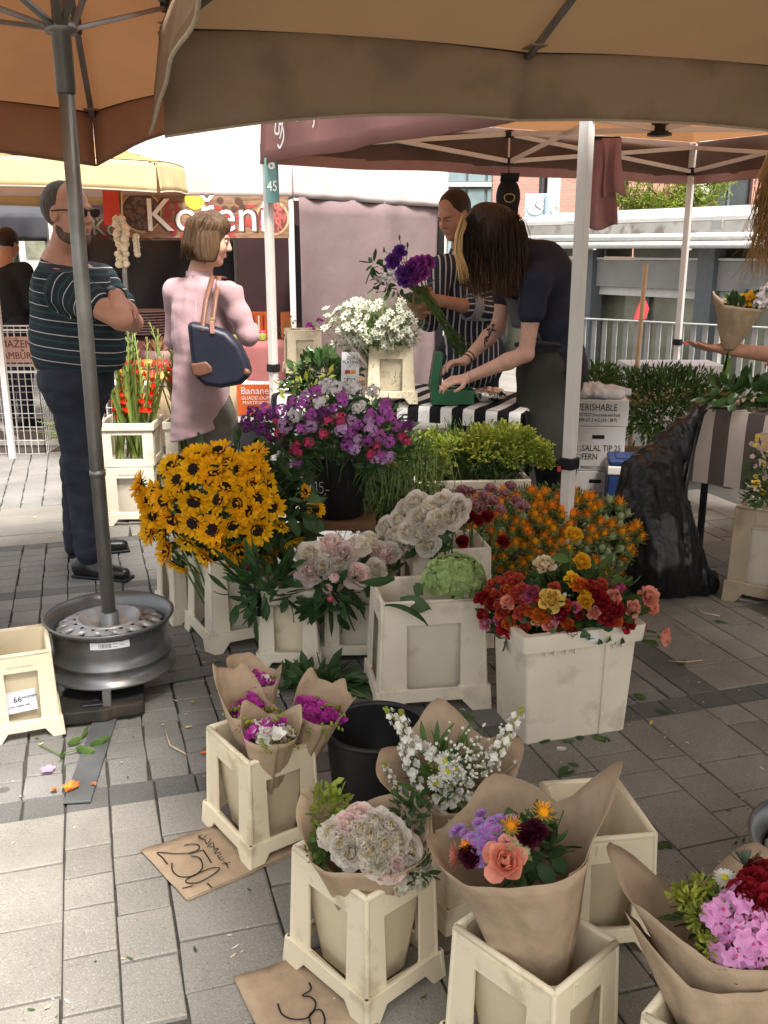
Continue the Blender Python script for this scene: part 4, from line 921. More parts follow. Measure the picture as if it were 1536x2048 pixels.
# stack of round woven trays and a bread basket on the left
M_WICK = mat('rosy_wicker', (.34, .215, .2), .7, .25, 60, bump=.4)
q = D(292, 640, 7.6); o = thing('tray_stack', 'stack of round wicker trays leaning behind the woman', 'trays', V(q.x, 7.65, .0))
MB().lathe([(0, 0), (.22, 0), (.22, .85), (0, .85)], 20).obj('stand', M_MAROON, o)
for i in range(9): MB().lathe([(0, .0), (.2 - .004 * i, .006), (.215 - .004 * i, .02), (.205 - .004 * i, .02), (0, .01)], 26, (.0, 0, .855 + .021 * i)).obj('tray', M_WICK, o, smooth=True)
q = D(310, 655, 7.35); o = thing('bread_basket', 'wicker basket of brown sticks beside the tray stack', 'basket', V(q.x, 7.38, .66))
b = MB()
for i in range(40): a = random.uniform(0, 6.28); b.tube([V(random.uniform(-.09, .09), random.uniform(-.05, .05), .0), V(random.uniform(-.14, .14), random.uniform(-.06, .04), random.uniform(.12, .2))], .008, 5)
tag(b.obj('brown_sticks', mat('brown_husk', (.3, .16, .08), .8, .4, 30), o), kind='stuff'); MB().lathe([(0, 0), (.1, 0), (.13, .1), (.12, .1), (.09, .01)], 20).obj('basket', M_WICK, o, smooth=True)
# red net bags on a low table
q = D(285, 690, 6.9); o = thing('low_table', 'low white table with red bags behind the gladioli', 'table', V(q.x, 7.0, 0))
MB().box((0, 0, .58), (.8, .45, .03)).obj('top', M_WHITE, o, bevel=.004)
for sx in (-1, 1):
    for sy in (-1, 1): MB().bar((sx * .36, sy * .18, 0), (sx * .36, sy * .18, .565), .03).obj('leg', M_STEEL, o)
M_RBAG = mat('red_bag_print', (.55, .03, .03), .35, .5, 11, col2=(.62, .42, .1)); M_RBAG2 = mat('red_bag_plain', (.5, .03, .035), .35, .2, 9)
for k, (px, py, dy) in enumerate(((262, 668, 0), (290, 672, .05), (318, 676, .02), (280, 690, -.1), (306, 694, -.12), (330, 690, -.1), (262, 700, -.14), (320, 706, -.2))):
    q = D(px, py, 6.95 + dy); s_ = SDF(.008).ell((0, 0, 0), (.075, .05, .035), k=0).noise(.004, 40, k)
    ob = s_.obj('food_bag', M_RBAG if k % 2 else M_RBAG2, None); ob.location = (q.x, 6.95 + dy, .63 if py > 685 else .695); tag(ob, 'plump red packet of noodles piled on the low white table', 'bag', 'red packets on the low white table')
# garlic string
q = D(241, 430, 6.75); M_GARL = mat('garlic', (.72, .6, .43), .6, .12, 30, bump=.2)
o = thing('garlic_string', 'hanging plait of pale garlic bulbs by the stall post', 'garlic', V(q.x, q.y, 1.15))
bm_ = MB().lathe([(0, -.024), (.012, -.023), (.026, -.012), (.028, .002), (.02, .016), (.008, .026), (.005, .045)], 10).mesh('bulb', M_GARL)
for i in range(20):
    z = D(241, 438 + (i // 2) * 10, 6.75).z - 1.15; inst('bulb', bm_, o, (random.uniform(-.012, .012) + (.022 if i % 2 else -.022), random.uniform(-.03, .0), z), aim((random.uniform(-.5, .5), -.6, .6), i), random.uniform(.85, 1.1))
for i in range(6): inst('bulb', bm_, o, (.085 + random.uniform(-.006, .01), .02, D(260, 473 + i * 7, 6.75).z - 1.15), aim((.3, -.6, .5), i), .85)
MB().tube([V(0, 0, .2), V(.01, 0, .55), V(.02, .02, .85)], .006, 6).obj('cord', M_WOOD, o)
# ------------------------------------------------------------------ yellow umbrella, far left
M_YEL = fabric('pale_yellow_canvas', (0.58, 0.455, 0.25), 0.12); M_YELI = fabric('yellow_canopy_roof', (0.55, 0.3, 0.13), 0.3, (.6, .26, .08))
YC = D(312, 330, 6.2); yc = V(YC.x - 1.55, YC.y + 1.2, 0)
o = thing('market_umbrella', 'pale yellow market umbrella beyond the bald man', 'umbrella', yc)
hx, hy = 1.55, 1.2; rim = [V(hx, -hy, 2.03), V(hx, 0, 2.06), V(hx, hy, 2.05), V(0, hy, 2.05), V(-hx, hy, 2.05), V(-hx, 0, 2.05), V(-hx, -hy, 2.05), V(0, -hy, 2.06)]
canopy(o, (0, 0), rim, 2.5, M_YELI, M_YEL, M_HEM, .185, None, seed=5, flare=.02, sag=.03)
umbrella_frame(o, (0, 0), rim, 2.1, 2.48, .02, .0, pocket=M_YEL)
# black awning, green sheet, second orange awning behind
def awning(label, x0, x1, y, z0, z1, m, ph=0):
    o = thing('awning', label, 'awning', V((x0 + x1) / 2, y, 0)); hw = (x1 - x0) / 2
    MB().grid(ripple(V(-hw, 0, 0), V(hw, 0, 0), z1, z0, .02, 9, 30, 5, ph=ph)).obj('valance', m, o, smooth=True, solid=.003)
    MB().grid([[V(-hw + 2 * hw * t / 10, 1.4 * s / 4, z1 + .35 * s / 4 - .04 * math.sin(PI * s / 4)) for t in range(11)] for s in range(5)]).obj('roof', m, o, smooth=True)
    for sx in (-1, 1): MB().bar(V(sx * hw * .97, .02, 0), V(sx * hw * .97, .02, z1), .035).obj('post', M_STEEL, o)
a = D(-60, 455, 9.2); b = D(93, 455, 9.2); awning('black awning of a far stall behind the striped shirt', a.x, b.x, 9.2, 1.58, 1.83, M_NAVY)
a = D(-80, 430, 10.5); b = D(300, 430, 10.5); awning('orange awning deep behind the yellow umbrella', a.x, b.x, 10.5, 1.78, 2.2, fabric('deep_orange_canvas', (.6, .27, .1), .2))
a = D(-60, 560, 9.6); b = D(36, 560, 9.6); o = thing('green_sheet', 'green plastic sheet hung at a far stall', 'sheet', V((a.x + b.x) / 2, 9.6, 0)); hw = (b.x - a.x) / 2
MB().grid(ripple(V(-hw, 0, 0), V(hw, 0, 0), 1.55, .2, .03, 12, 24, 6)).obj('sheet', mat('green_tarp', (.05, .2, .14), .5, .2, 4), o, smooth=True, solid=.003); MB().bar(V(-hw, .05, 1.55), V(hw, .05, 1.55), .03).obj('rail', M_STEEL, o)
for sx in (-1, 1): MB().bar(V(sx * hw, .05, 0), V(sx * hw, .05, 1.57), .03).obj('post', M_STEEL, o)
# wire baskets and the crisps sign
def wire_basket(label, loc, w_, d_, h, group, rz=0, n=11, m=6):
    o = thing('wire_basket', label, 'basket', loc, rz, group)
    for ax, (a_, c_) in enumerate(((w_, d_), (d_, w_), (w_, d_), (d_, w_))):
        rot = Matrix.Rotation(PI / 2 * ax, 3, 'Z'); b = MB()
        for i in range(n + 1): x = -a_ / 2 + a_ * i / n; b.bar(rot @ V(x, -c_ / 2, 0), rot @ V(x, -c_ / 2, h), .004)
        for i in range(m + 1): b.bar(rot @ V(-a_ / 2, -c_ / 2 - .003, h * i / m), rot @ V(a_ / 2, -c_ / 2 - .003, h * i / m), .004)
        tag(b.obj('wire_side', M_WHITEAL, o), kind='stuff')
    b = MB()
    for s_ in (-1, 1): b.bar(V(s_ * w_ / 2, -d_ / 2, h), V(s_ * w_ / 2, d_ / 2, h), .012); b.bar(V(-w_ / 2, s_ * d_ / 2, h + .001), V(w_ / 2, s_ * d_ / 2, h + .001), .012)
    b.obj('top_frame', M_WHITEAL, o); return o
q = G(30, 905); 
wire_basket('grey wire basket carrying the crisps sign', V(-2.86, 7.3, 0.0), .55, .4, .62, 'wire baskets by the crisps sign')
wire_basket('grey wire basket stacked over the one with the crisps sign', V(-2.86, 7.3, .63), .55, .4, .3, 'wire baskets by the crisps sign')
wire_basket('white wire basket with gladiolus leaves behind the man', V(-2.12, 6.9, 0), .34, .34, .62, 'wire baskets by the crisps sign')
q = D(28, 701, 7.0); o = thing('crisps_sign', 'pinkish brown sign reading SMAŽENÉ BRAMBŮRKY on a wire basket', 'sign', V(q.x, 7.06, q.z))
MB().box((0, 0, 0), (.44, .012, .19)).obj('board', mat('rosy_board', (.42, .25, .2), .7, .1, 8), o, bevel=.003)
fm = frame_mat(V(0, -.0075, 0), V(1, 0, 0), V(0, 0, 1)); M_MARP = mat('maroon_print', (.1, .02, .02), .7)
text('lettering', 'SMAŽENÉ', .078, M_MARP, o, fm @ Matrix.Translation((0, .04, 0)), font_squeeze=.92); text('lettering', 'BRAMBŮRKY', .07, M_MARP, o, fm @ Matrix.Translation((.0, -.045, 0)), font_squeeze=.92)
b = MB()
for i in range(30): b.ball((random.uniform(-.1, .12), random.uniform(-.08, .08), random.uniform(-.02, .06)), random.uniform(.02, .04), 6, 4)
ob = b.obj('snack_bags', mat('golden_snack', (.45, .27, .12), .6, .4, 30), None, smooth=True); ob.location = (D(70, 700, 6.9).x + .12, 6.9, .69); tag(ob, 'golden heap of crisps in the white wire basket', 'crisps', kind='stuff')
o = thing('steel_trestle', 'pale steel trestle with a slanted brace on the paving', 'stall frame', G(20, 890))
MB().bar(V(-.6, 0, .02), V(.5, .02, .02), .04).obj('ground_bar', M_WHITEAL, o); MB().bar(V(-.35, 0, .5), V(.05, 0, .04), .035).obj('brace', M_WHITEAL, o); MB().bar(V(-.36, 0, .04), V(-.36, 0, 1.4), .04).obj('upright', M_WHITEAL, o)

# ================================================================== railing, pavilion, houses on the right
M_RAIL = mat('pale_galvanised', (.47, .5, .49), .4, .1, 10, metal=.35)
ra, rb = D(1120, 632, 9.15), D(1640, 661, 7.65); ra.z = rb.z = .885
rl = thing('railing', 'pale galvanised steel railing of flat upright blades behind the stall', 'railing', V(ra.x, ra.y, 0))
d = rb - ra; ln = d.length; ex = d.normalized()
MB().bar(V(0, 0, .885), V(d.x, d.y, .885), .045, .012).obj('top_rail', M_RAIL, rl, bevel=.002); MB().bar(V(0, 0, .1), V(d.x, d.y, .1), .04, .012).obj('bottom_rail', M_RAIL, rl)
bl = MB().box((0, 0, 0), (.008, .05, .77)).mesh('blade', M_RAIL, False)
for i in range(int(ln / .105)):
    p = ex * (.05 + i * .105); inst('blade', bl, rl, V(p.x, p.y, .493), Quaternion((0, 0, 1), R(35)))
for i in range(4): p = ex * (.1 + i * ln / 3.2); MB().bar(V(p.x, p.y + .04, -.01), V(p.x, p.y + .04, .87), .03, .05).obj('post', M_RAIL, rl)
# pavilion
pa, pb = D(1165, 500, 14.0), D(1536, 500, 11.6); pa.z = pb.z = 0; d = (pb - pa); ex = d.normalized(); nn = V(ex.y, -ex.x, 0); nn = nn if nn.y < 0 else -nn
A0 = pa - ex * 2.6; LN = d.length + 5.2
pv = thing('pavilion', 'low grey pavilion with zinc roof, gutters and glass front behind the railing', 'building', A0)
zl = lambda py: D(1165, py, 14.0).z
M_ZINC = mat('zinc_sheet', (.62, .61, .59), .5, .1, 4, spots=(3, .55, (.38, .36, .34), .5)); M_CONC = mat('stained_fascia', (.42, .4, .37), .85, .15, 3, spots=(5, .52, (.16, .12, .09), .7)); M_GREYB = mat('grey_render_beam', (.29, .285, .28), .8, .1, 3, spots=(2, .6, (.1, .1, .1), .5)); M_DGREY = mat('dark_grey_metal', (.12, .13, .14), .5, .1)
M_GLASS = mat('dim_window_glass', (.09, .095, .075), .08, .5, 1.5, spec=.8, col2=(.26, .27, .19))
M_LGREY = mat('pale_metal', (.6, .6, .58), .5, .08)
def pbox(name, s0, s1, z0, z1, y0, y1, m, parent=pv, bev=0):
    c = ex * ((s0 + s1) / 2) + nn * (-(y0 + y1) / 2) + V(0, 0, (z0 + z1) / 2); rot = Matrix.Rotation(math.atan2(ex.y, ex.x), 3, 'Z')
    return MB().box(c, (s1 - s0, y1 - y0, z1 - z0), rot).obj(name, m, parent, bevel=bev)
for i in range(6): pbox('roof_sheet', 0, LN, zl(448) + .045 * i, zl(448) + .045 * i + .045, .0 + .42 * i, 5, M_ZINC if i % 2 == 0 else M_LGREY)
pbox('fascia', 0, LN, zl(470), zl(449), -.02, .3, M_CONC)
rot_ = Matrix.Rotation(math.atan2(ex.y, ex.x), 3, 'Z')
for z, r_, off in ((zl(477), .05, .12), (zl(491), .045, .16)): MB().tube([nn * off + V(0, 0, z), ex * LN + nn * off + V(0, 0, z)], r_, 10).obj('gutter_pipe', M_LGREY, pv, smooth=True)
for k in range(5): pbox('gutter_bracket', 1.2 + 1.6 * k, 1.26 + 1.6 * k, zl(500), zl(486), -.14, .0, M_LGREY)
for k in range(3): pbox('roof_hook', 2.45 + 2.3 * k, 2.6 + 2.3 * k, zl(462), zl(448), -.03, -.0, M_GREYB)
pbox('soffit', 0, LN, zl(494), zl(471), .3, .6, M_CONC)
for k in range(8): pbox('clerestory_pane', .06 + k * .98, 1.0 + k * .98, zl(514), zl(496), .62, .64, M_GLASS)
pbox('sill', 0, LN, zl(519), zl(515), .3, .7, M_LGREY); pbox('beam', 0, LN, zl(573), zl(520), .32, .6, M_GREYB); pbox('lower_rail', 0, LN, zl(590), zl(574), .4, .62, M_LGREY)
for k in range(4): pbox('column', .3 + k * 2.05, .55 + k * 2.05, -2.2, zl(494), .22, .46, M_DGREY)
for k in range(7): pbox('window_pane', .03 + k * 1.12, 1.12 + k * 1.12, -2.0, zl(591), .60, .62, M_GLASS); pbox('mullion', 1.1 + k * 1.12, 1.16 + k * 1.12, -2.0, zl(591), .54, .66, M_DGREY)
pbox('rear_wall', 0, LN, -2.2, zl(448), 4.2, 4.4, M_GREYB); pbox('plinth', 0, LN, -2.2, -2.0, .5, .7, M_GREYB)
pbox('interior_blind', 1.0, 2.2, zl(800), zl(592), .7, .72, mat('yellowish_blind', (.35, .36, .22), .8, .2, 2))
q = D(1283, 620, 12.6); rs = MB(); rs.poly([(-.09, -.12), (.07, -.11), (.1, .02), (.05, .12), (-.01, .13), (-.05, .02)], .05, lambda x, y, z: V(x, z, y)); ob = rs.obj('red_parasol', mat('red_cloth', (.6, .05, .05), .7), None); ob.location = (q.x, q.y, q.z); tag(ob, 'small folded red parasol cloth behind the broom handle', 'parasol')
MB().tube([V(0, .02, -2.9), V(0, .02, 0)], .02, 8).obj('pole', M_STEEL, ob)
# broom
a, b = D(1292, 527, 7.2), D(1268, 800, 6.9); o = thing('broom', 'long pale wooden broom handle leaning against the railing', 'broom', V(b.x, b.y, 0))
e = a - b; foot = b - e * ((b.z - .12) / e.z)
MB().tube([foot - V(b.x, b.y, 0), a - V(b.x, b.y, 0) - V(0, 0, .01), a - V(b.x, b.y, 0)], [.017, .017, .011], 10).obj('handle', M_WOOD, o, smooth=True); MB().box(foot - V(b.x, b.y, .03), (.3, .06, .05)).obj('head', M_WOODB, o)
b = MB()
for i in range(60): x, y = random.uniform(-.14, .14), random.uniform(-.025, .025); p = foot - V(0, 0, 0) - V(bpy.data.objects['broom'].location.x, bpy.data.objects['broom'].location.y, 0); b.tube([p + V(x, y, -.05), p + V(x * 1.1, y * 1.4, -.118)], .003, 4)
tag(b.obj('bristles', M_BLACK, o), kind='stuff')
# brick building, glass office, clock, tree
def brick_mat(name, c1, c2, mo, sc):
    m = bpy.data.materials.new(name); m.use_nodes = True; N = m.node_tree.nodes; L = m.node_tree.links; b = [n for n in N if n.type == 'BSDF_PRINCIPLED'][0]
    tc = N.new('ShaderNodeTexCoord'); mp = N.new('ShaderNodeMapping'); mp.inputs['Rotation'].default_value = (R(90), 0, 0); L.new(tc.outputs['Object'], mp.inputs[0])
    t = N.new('ShaderNodeTexBrick'); t.inputs['Scale'].default_value = sc; t.inputs['Color1'].default_value = list(c1) + [1]; t.inputs['Color2'].default_value = list(c2) + [1]; t.inputs['Mortar'].default_value = list(mo) + [1]
    t.inputs['Brick Width'].default_value = .5; t.inputs['Row Height'].default_value = .15; t.inputs['Mortar Size'].default_value = .014; L.new(mp.outputs[0], t.inputs[0]); L.new(t.outputs[0], b.inputs['Base Color']); b.inputs['Roughness'].default_value = .9; return m
M_BRICK = brick_mat('red_brick', (.34, .15, .12), (.42, .2, .155), (.36, .28, .24), 2.2)
bx0, bx1, by = D(985, 400, 30).x, D(1750, 400, 30).x, 30
br = thing('brick_building', 'red brick building with dark windows far behind the pavilion', 'building', V(bx0, by, 0))
# wall made of pieces around the window openings
cols = [(0, 0, None)]; wins = [(D(1093, 0, 30).x - bx0, D(1112, 0, 30).x - bx0), (D(1268, 0, 30).x - bx0, D(1282, 0, 30).x - bx0), (D(1452, 0, 30).x - bx0, D(1542, 0, 30).x - bx0), (D(1600, 0, 30).x - bx0, D(1690, 0, 30).x - bx0)]
x = 0; Wd = bx1 - bx0; Hh = 14
for i, (a, b) in enumerate(wins + [(Wd, Wd)]):
    MB().box(((x + a) / 2, .2, Hh / 2), (a - x, .4, Hh)).obj('wall', M_BRICK, br)
    if b > a:
        for fl in range(4):
            z0 = 1.6 + fl * 3.3; wn_ = MB().box(((a + b) / 2, .22, z0 + 1.15), (b - a, .05, 2.3)).obj('window', mat('far_window_glass', (.035, .045, .05), .1, .3, 2, spec=.8), br)
            for k in range(1, max(2, int((b - a) / .7))): MB().box((a + (b - a) * k / max(2, int((b - a) / .7)), .18, z0 + 1.15), (.06, .08, 2.3)).obj('mullion', M_DGREY, wn_)
            MB().box(((a + b) / 2, .17, z0 + .35), (b - a, .06, .05)).obj('transom', M_LGREY, wn_)
            MB().box(((a + b) / 2, .2, z0 + 2.8), (b - a, .38, 1.0)).obj('spandrel', M_BRICK, br)
        MB().box(((a + b) / 2, .2, .8), (b - a, .38, 1.6)).obj('spandrel', M_BRICK, br)
    x = b
MB().box((D(1112, 0, 30).x - bx0 + .12, -.06, Hh / 2), (.28, .12, Hh)).obj('downpipe', M_LGREY, br); MB().box((D(1452, 0, 30).x - bx0 - .25, -.05, Hh / 2), (.4, .1, Hh)).obj('panel_strip', M_LGREY, br)
gx0, gx1 = D(700, 400, 42).x, D(1010, 400, 42).x; gb = thing('glass_office', 'pale blue glass office block far behind the florists', 'building', V(gx0, 42, 0))
M_BGL = mat('pale_blue_glass', (.22, .3, .32), .15, .3, .4, spec=.7)
MB().box(((gx1 - gx0) / 2, 3, 8), (gx1 - gx0, 6, 16)).obj('core', M_DGREY, gb)
for fl in range(8):
    MB().box(((gx1 - gx0) / 2, -.05, fl * 2.0 + .15), (gx1 - gx0, .2, .18)).obj('floor_band', M_LGREY, gb)
    for k in range(8): w_ = (gx1 - gx0) / 8; MB().box((w_ * (k + .5), -.02, fl * 2.0 + 1.12), (w_ - .12, .06, 1.7)).obj('pane', M_BGL, gb)
pxl = thing('far_house', 'pale rendered house far behind the spice stall', 'building', V(-9, 46, 0)); MB().box((0, 3, 6), (22, 6, 12)).obj('wall', mat('pale_render', (.55, .52, .48), .9, .05, 1), pxl)
for k in range(9):
    for fl in range(4): MB().box((-9.6 + k * 2.4, -.02, 1.9 + fl * 2.9), (1.1, .06, 1.6)).obj('window', M_GLASS, pxl)
pr_ = MB().box((0, 3, 12.3), (22.6, 6.8, .6)).obj('roof', M_DGREY, pxl)
ck = D(1085, 412, 24); o = thing('street_clock', 'pale blue double faced street clock in front of the brick building', 'clock', V(ck.x + .35, 24.1, 0))
M_CLK = mat('pale_blue_case', (.42, .56, .64), .4, .06); 
MB().tube([V(0, .1, 0), V(0, .1, 4.2)], .09, 10).obj('post', M_LGREY, o, smooth=True); MB().bar(V(0, .1, ck.z + .2), V(-.3, 0, ck.z + .2), .06).obj('arm', M_LGREY, o)
cx = ck - Vector((o.location.x, o.location.y, 0))
for cxx, rz_, w_ in ((-.17, -8, .52), (.22, 52, .5)):
    rot = Matrix.Rotation(R(rz_), 3, 'Z'); cc_ = V(cx.x + cxx, -.1, cx.z); cs_ = MB().box(cc_, (w_, .12, .56), rot).obj('case', M_CLK, o, bevel=.02)
    fm = Matrix.Translation(cc_) @ rot.to_4x4() @ Matrix.Translation((0, -.075, 0)) @ Matrix.Rotation(R(90), 4, 'X')
    MB().lathe([(0, .004), (.215, .004), (.215, 0)], 28).xf(fm).obj('dial', mat('dial_white', (.75, .8, .82), .4), cs_)
    b = MB()
    for k in range(12): a = k * PI / 6; b.bar(V(.17 * math.cos(a), .17 * math.sin(a), .006), V(.2 * math.cos(a), .2 * math.sin(a), .006), .014, .004)
    b.xf(fm).obj('hour_marks', M_INK, cs_)
    for a, l_ in ((R(90 - 10), .11), (R(90 - 125), .17)): MB().bar(V(0, 0, .01), V(l_ * math.cos(a), l_ * math.sin(a), .01), .022, .004).xf(fm).obj('hand', M_INK, cs_)
# tree
M_TLEAF = mat('sunlit_yellow_green_leaf', (.16, .21, .025), .6, .35, 3, trans=.35)
tq = D(1325, 420, 22); o = thing('street_tree', 'bright yellow green tree behind the pavilion roof', 'tree', V(tq.x, 22, 0))
tr = MB(); tr.tube([V(0, 0, -.02), V(.05, 0, 1.0), V(.0, .05, 2.2), V(.1, 0, 3.0)], [.14, .12, .09, .03], 10)
for i in range(9):
    a = i * 2.4; z = 1.3 + i * .14; tr.tube([V(0, 0, z), V(.6 * math.cos(a), .5 * math.sin(a), z + .4), V(1.25 * math.cos(a), .9 * math.sin(a), z + .5)], [.05, .035, .015], 6)
tr.obj('trunk', M_WOODB, o, smooth=True)
lf = MB(); rg = random.Random(4); clumps = []
for i in range(46):
    a = rg.uniform(0, 6.28); r_ = 1.25 * math.sqrt(rg.random()); z = 2.7 + rg.uniform(-.55, .62) * math.sqrt(max(0, 1 - (r_ / 1.45) ** 2)); clumps.append(V(r_ * math.cos(a) * 1.05, r_ * math.sin(a) * .8, z))
for c in clumps:
    for k in range(110):
        p = c + V(rg.gauss(0, .16), rg.gauss(0, .14), rg.gauss(0, .1)); lf.petal(p, (rg.gauss(0, 1), rg.gauss(0, 1), rg.gauss(.2, .6)), (rg.gauss(0, .5), rg.gauss(0, .5), 1), .15, .075, .4, rows=1, cols=1)
tag(lf.obj('crown', M_TLEAF, o), kind='stuff')
# ================================================================== people
def skin(name, c): 
    m = mat(name, c, .5, .1, 25, bump=.05, bscale=120, spec=.35); b = bsdf(m); b.inputs['Subsurface Weight'].default_value = .12; b.inputs['Subsurface Radius'].default_value = (.02, .008, .004); return m
SK1 = skin('ruddy_skin', (.46, .23, .155)); SK2 = skin('fair_skin', (.56, .31, .225)); SK3 = skin('shaded_skin', (.44, .225, .15)); SK4 = skin('light_skin', (.55, .325, .25))
def hairm(name, c, c2=None, st=(70, 70, 5)): return mat(name, c, .45, .4, 1.0, stretch=st, col2=c2, bump=.6, bscale=1.6, spec=.2)
class Frame:
    def __init__(s, c, f, tilt=0.0, roll=0.0, sc=1.0):
        f = Vector(f); f.z = 0; f.normalize(); l = V(0, 0, 1).cross(f); q = Quaternion(l, tilt) @ Quaternion(f, roll)     # tilt > 0 looks down
        s.c = Vector(c); s.f = q @ f; s.l = q @ l; s.u = s.f.cross(s.l); s.sc = sc; s.q = Matrix((s.f, s.l, s.u)).transposed().to_quaternion()
    def __call__(s, x, y, z): return s.c + (s.f * x + s.l * y + s.u * z) * s.sc
def head_sdf(S, F, neck_to, nose=1.0, heavy=1.0):
    k = F.sc
    def e(p, r, kk=.02, sub=False): S.ell(F(*p), [x * k for x in r], F.q, kk, sub)
    e((-.012, 0, .03), (.098, .077, .092)); e((.03, 0, -.03), (.066, .062 * heavy, .088)); e((.032, 0, -.085), (.05, .05 * heavy, .036)); e((.068, 0, -.104), (.022, .024, .018), .02)
    S.cone(F(.092, 0, .012), F(.1105 * nose if nose > 1 else .1105, 0, -.026), .0085 * k, .0125 * k, .012)
    e((.098, .012, -.032), (.009, .009, .007), .008); e((.098, -.012, -.032), (.009, .009, .007), .008)
    e((.079, 0, .026), (.02, .05, .011), .012); e((.058, .036, -.03), (.028, .026, .03)); e((.058, -.036, -.03), (.028, .026, .03))
    e((.1, .032, .006), (.02, .016, .012), .012, True); e((.1, -.032, .006), (.02, .016, .012), .012, True)
    e((.0895, 0, -.058), (.011, .023, .0065), .005); e((.0875, 0, -.07), (.011, .02, .0065), .005)
    for sg in (-1, 1): e((-.004, sg * .079, -.008), (.02, .009, .032), .008); e((.001, sg * .086, -.006), (.01, .006, .016), .006, True)
    S.cone(F(-.016, 0, -.075), neck_to, .051 * heavy * k, .056 * heavy * k, .03)
def face_parts(o, F, iris=(.06, .05, .04), brow=(.09, .05, .03), lip=(.42, .13, .12), eyes=True):
    if eyes:
        for sg in (-1, 1):
            e = MB().ball((0, 0, 0), .0115 * F.sc, 10, 8).obj('eye', mat('eye_white', (.38, .35, .33), .2), o, smooth=True); e.location = F(.083, sg * .031, .006)
            p = MB().ball((0, 0, 0), .0065 * F.sc, 8, 6).obj('iris', mat('dark_iris', iris, .15), e, smooth=True); p.location = F.f * .0072 * F.sc + F.u * -.002
            MB().tube([F(.0935, sg * (.014 + .009 * t), .0235 + .0035 * math.sin(t * 1.1)) - F.f * .0035 * t for t in range(4)], .0032 * F.sc, 5).obj('eyebrow', mat('brow_hair', brow, .7), o)
            MB().tube([F(.0945 - .002 * t, sg * (.02 + .0075 * t), .0125 + .002 * math.sin(t * 1.05)) for t in range(4)], .0022 * F.sc, 5).obj('eyelid', mat('eyelid_line', (.1, .05, .04), .6), o)
    for z, r in ((-.0592, .0042), (-.0685, .0048)): MB().tube([F(.0985 - abs(t) ** 2 * .0032, t * .0075, z) for t in (-3, -2, -1, 0, 1, 2, 3)], [r * .35 * F.sc, r * .8 * F.sc, r * F.sc, r * .95 * F.sc, r * F.sc, r * .8 * F.sc, r * .35 * F.sc], 6).obj('lip', mat('lip_' + str(round(lip[0], 2)), lip, .4), o, smooth=True)
def hand_sdf(S, wrist, d, n, side=1, curl=.6, sc=1.0, spread=.0, thumb=.5):
    """d: along the hand; n: out of the palm; side: thumb side along n x d"""
    d = Vector(d).normalized(); n = Vector(n); n = (n - d * n.dot(d)).normalized(); x = d.cross(n) * side; w0 = Vector(wrist)
    P = lambda a, b, c: w0 + (d * a + x * b + n * c) * sc
    for k in range(4): S.cone(P(.0, (.012 - .008 * k), 0), P(.082 - .004 * abs(k - 1.2), .030 - .02 * k, 0), .018 * sc, .0125 * sc, .012)
    for k, (l1, l2, l3) in enumerate(((.042, .026, .02), (.047, .03, .021), (.044, .028, .02), (.034, .021, .018))):
        a = P(.084 - .004 * abs(k - 1.2), .031 - .0205 * k, 0); ang = 0.25 * curl; dd = (d + x * spread * (1.5 - k) * .25).normalized()
        for j, ln in enumerate((l1, l2, l3)):
            ang += curl * (.75 if j else .45); q = a + (dd * math.cos(ang) + n * math.sin(ang)) * ln * sc; S.cone(a, q, (.0095 - .001 * j) * sc, (.0087 - .001 * j) * sc, .004); a = q
    a = P(.018, .026, .006); b = a + (x * .8 + d * .55 + n * .35 * thumb).normalized() * .04 * sc; c = b + (d * .85 + x * .25 + n * .7 * thumb).normalized() * .03 * sc; e = c + (d * .9 + n * .8 * thumb - x * .1).normalized() * .024 * sc
    S.cone(a, b, .015 * sc, .0115 * sc, .01); S.cone(b, c, .011 * sc, .0095 * sc, .004); S.cone(c, e, .0095 * sc, .0078 * sc, .004)
def seg_attr(axis, sleeves, off=.0):
    """stripe coordinate: along sleeves near the arms, dot with axis elsewhere"""
    ax_ = np.array(axis, float)
    def f(v):
        base = v @ ax_; best = np.full(len(v), .085); out = base.copy()
        for a, b, r_ in sleeves:
            a = np.array(a, float); b = np.array(b, float); ba = b - a; t = ((v - a) @ ba) / (ba @ ba); tc = np.clip(t, 0.12, 1.2); d = np.linalg.norm(v - a - tc[:, None] * ba, axis=1) - r_
            m = (d < .03) & (t > .12) & (d < best); out[m] = (t[m] * np.linalg.norm(ba)) + off; best[m] = d[m]
        return out
    return f
def legs(o, m, hips, knees, ankles, r=(.1, .075, .06), noise=.004, nm='trousers', vox=.011, top=None):
    S = SDF(vox)
    for h, k_, a in zip(hips, knees, ankles): S.cone(h, k_, r[0], r[1], .05); S.cone(k_, a, r[1], r[2], .04)
    S.cone(hips[0], hips[1], r[0] * 1.12, r[0] * 1.12, .06)
    if top is not None: S.ell(top[0], top[1], None, .06)
    S.noise(noise, 34, 5, (1, 1, 1.6)); return S.obj(nm, m, o)
def shoe(o, heel, toe, m, r=.042):
    heel, toe = Vector(heel), Vector(toe); d = (toe - heel); S = SDF(.008); S.cone(heel + V(0, 0, .045), heel + d * .55 + V(0, 0, .04), r, r * 1.0, .02); S.cone(heel + d * .5 + V(0, 0, .035), toe + V(0, 0, .03), r, r * .78, .02); S.cone(heel + V(0, 0, .05), heel + d * .18 + V(0, 0, .105), r * .95, r * .95, .03); S.cut((0, 0, .008), (0, 0, -1))
    s = S.obj('shoe', m, o)
    MB().box((heel + toe) / 2 + V(0, 0, .008), (d.length + r * 1.7, r * 2.05, .016), Matrix.Rotation(math.atan2(d.y, d.x), 3, 'Z')).obj('sole', M_BLACK, s, bevel=.006)
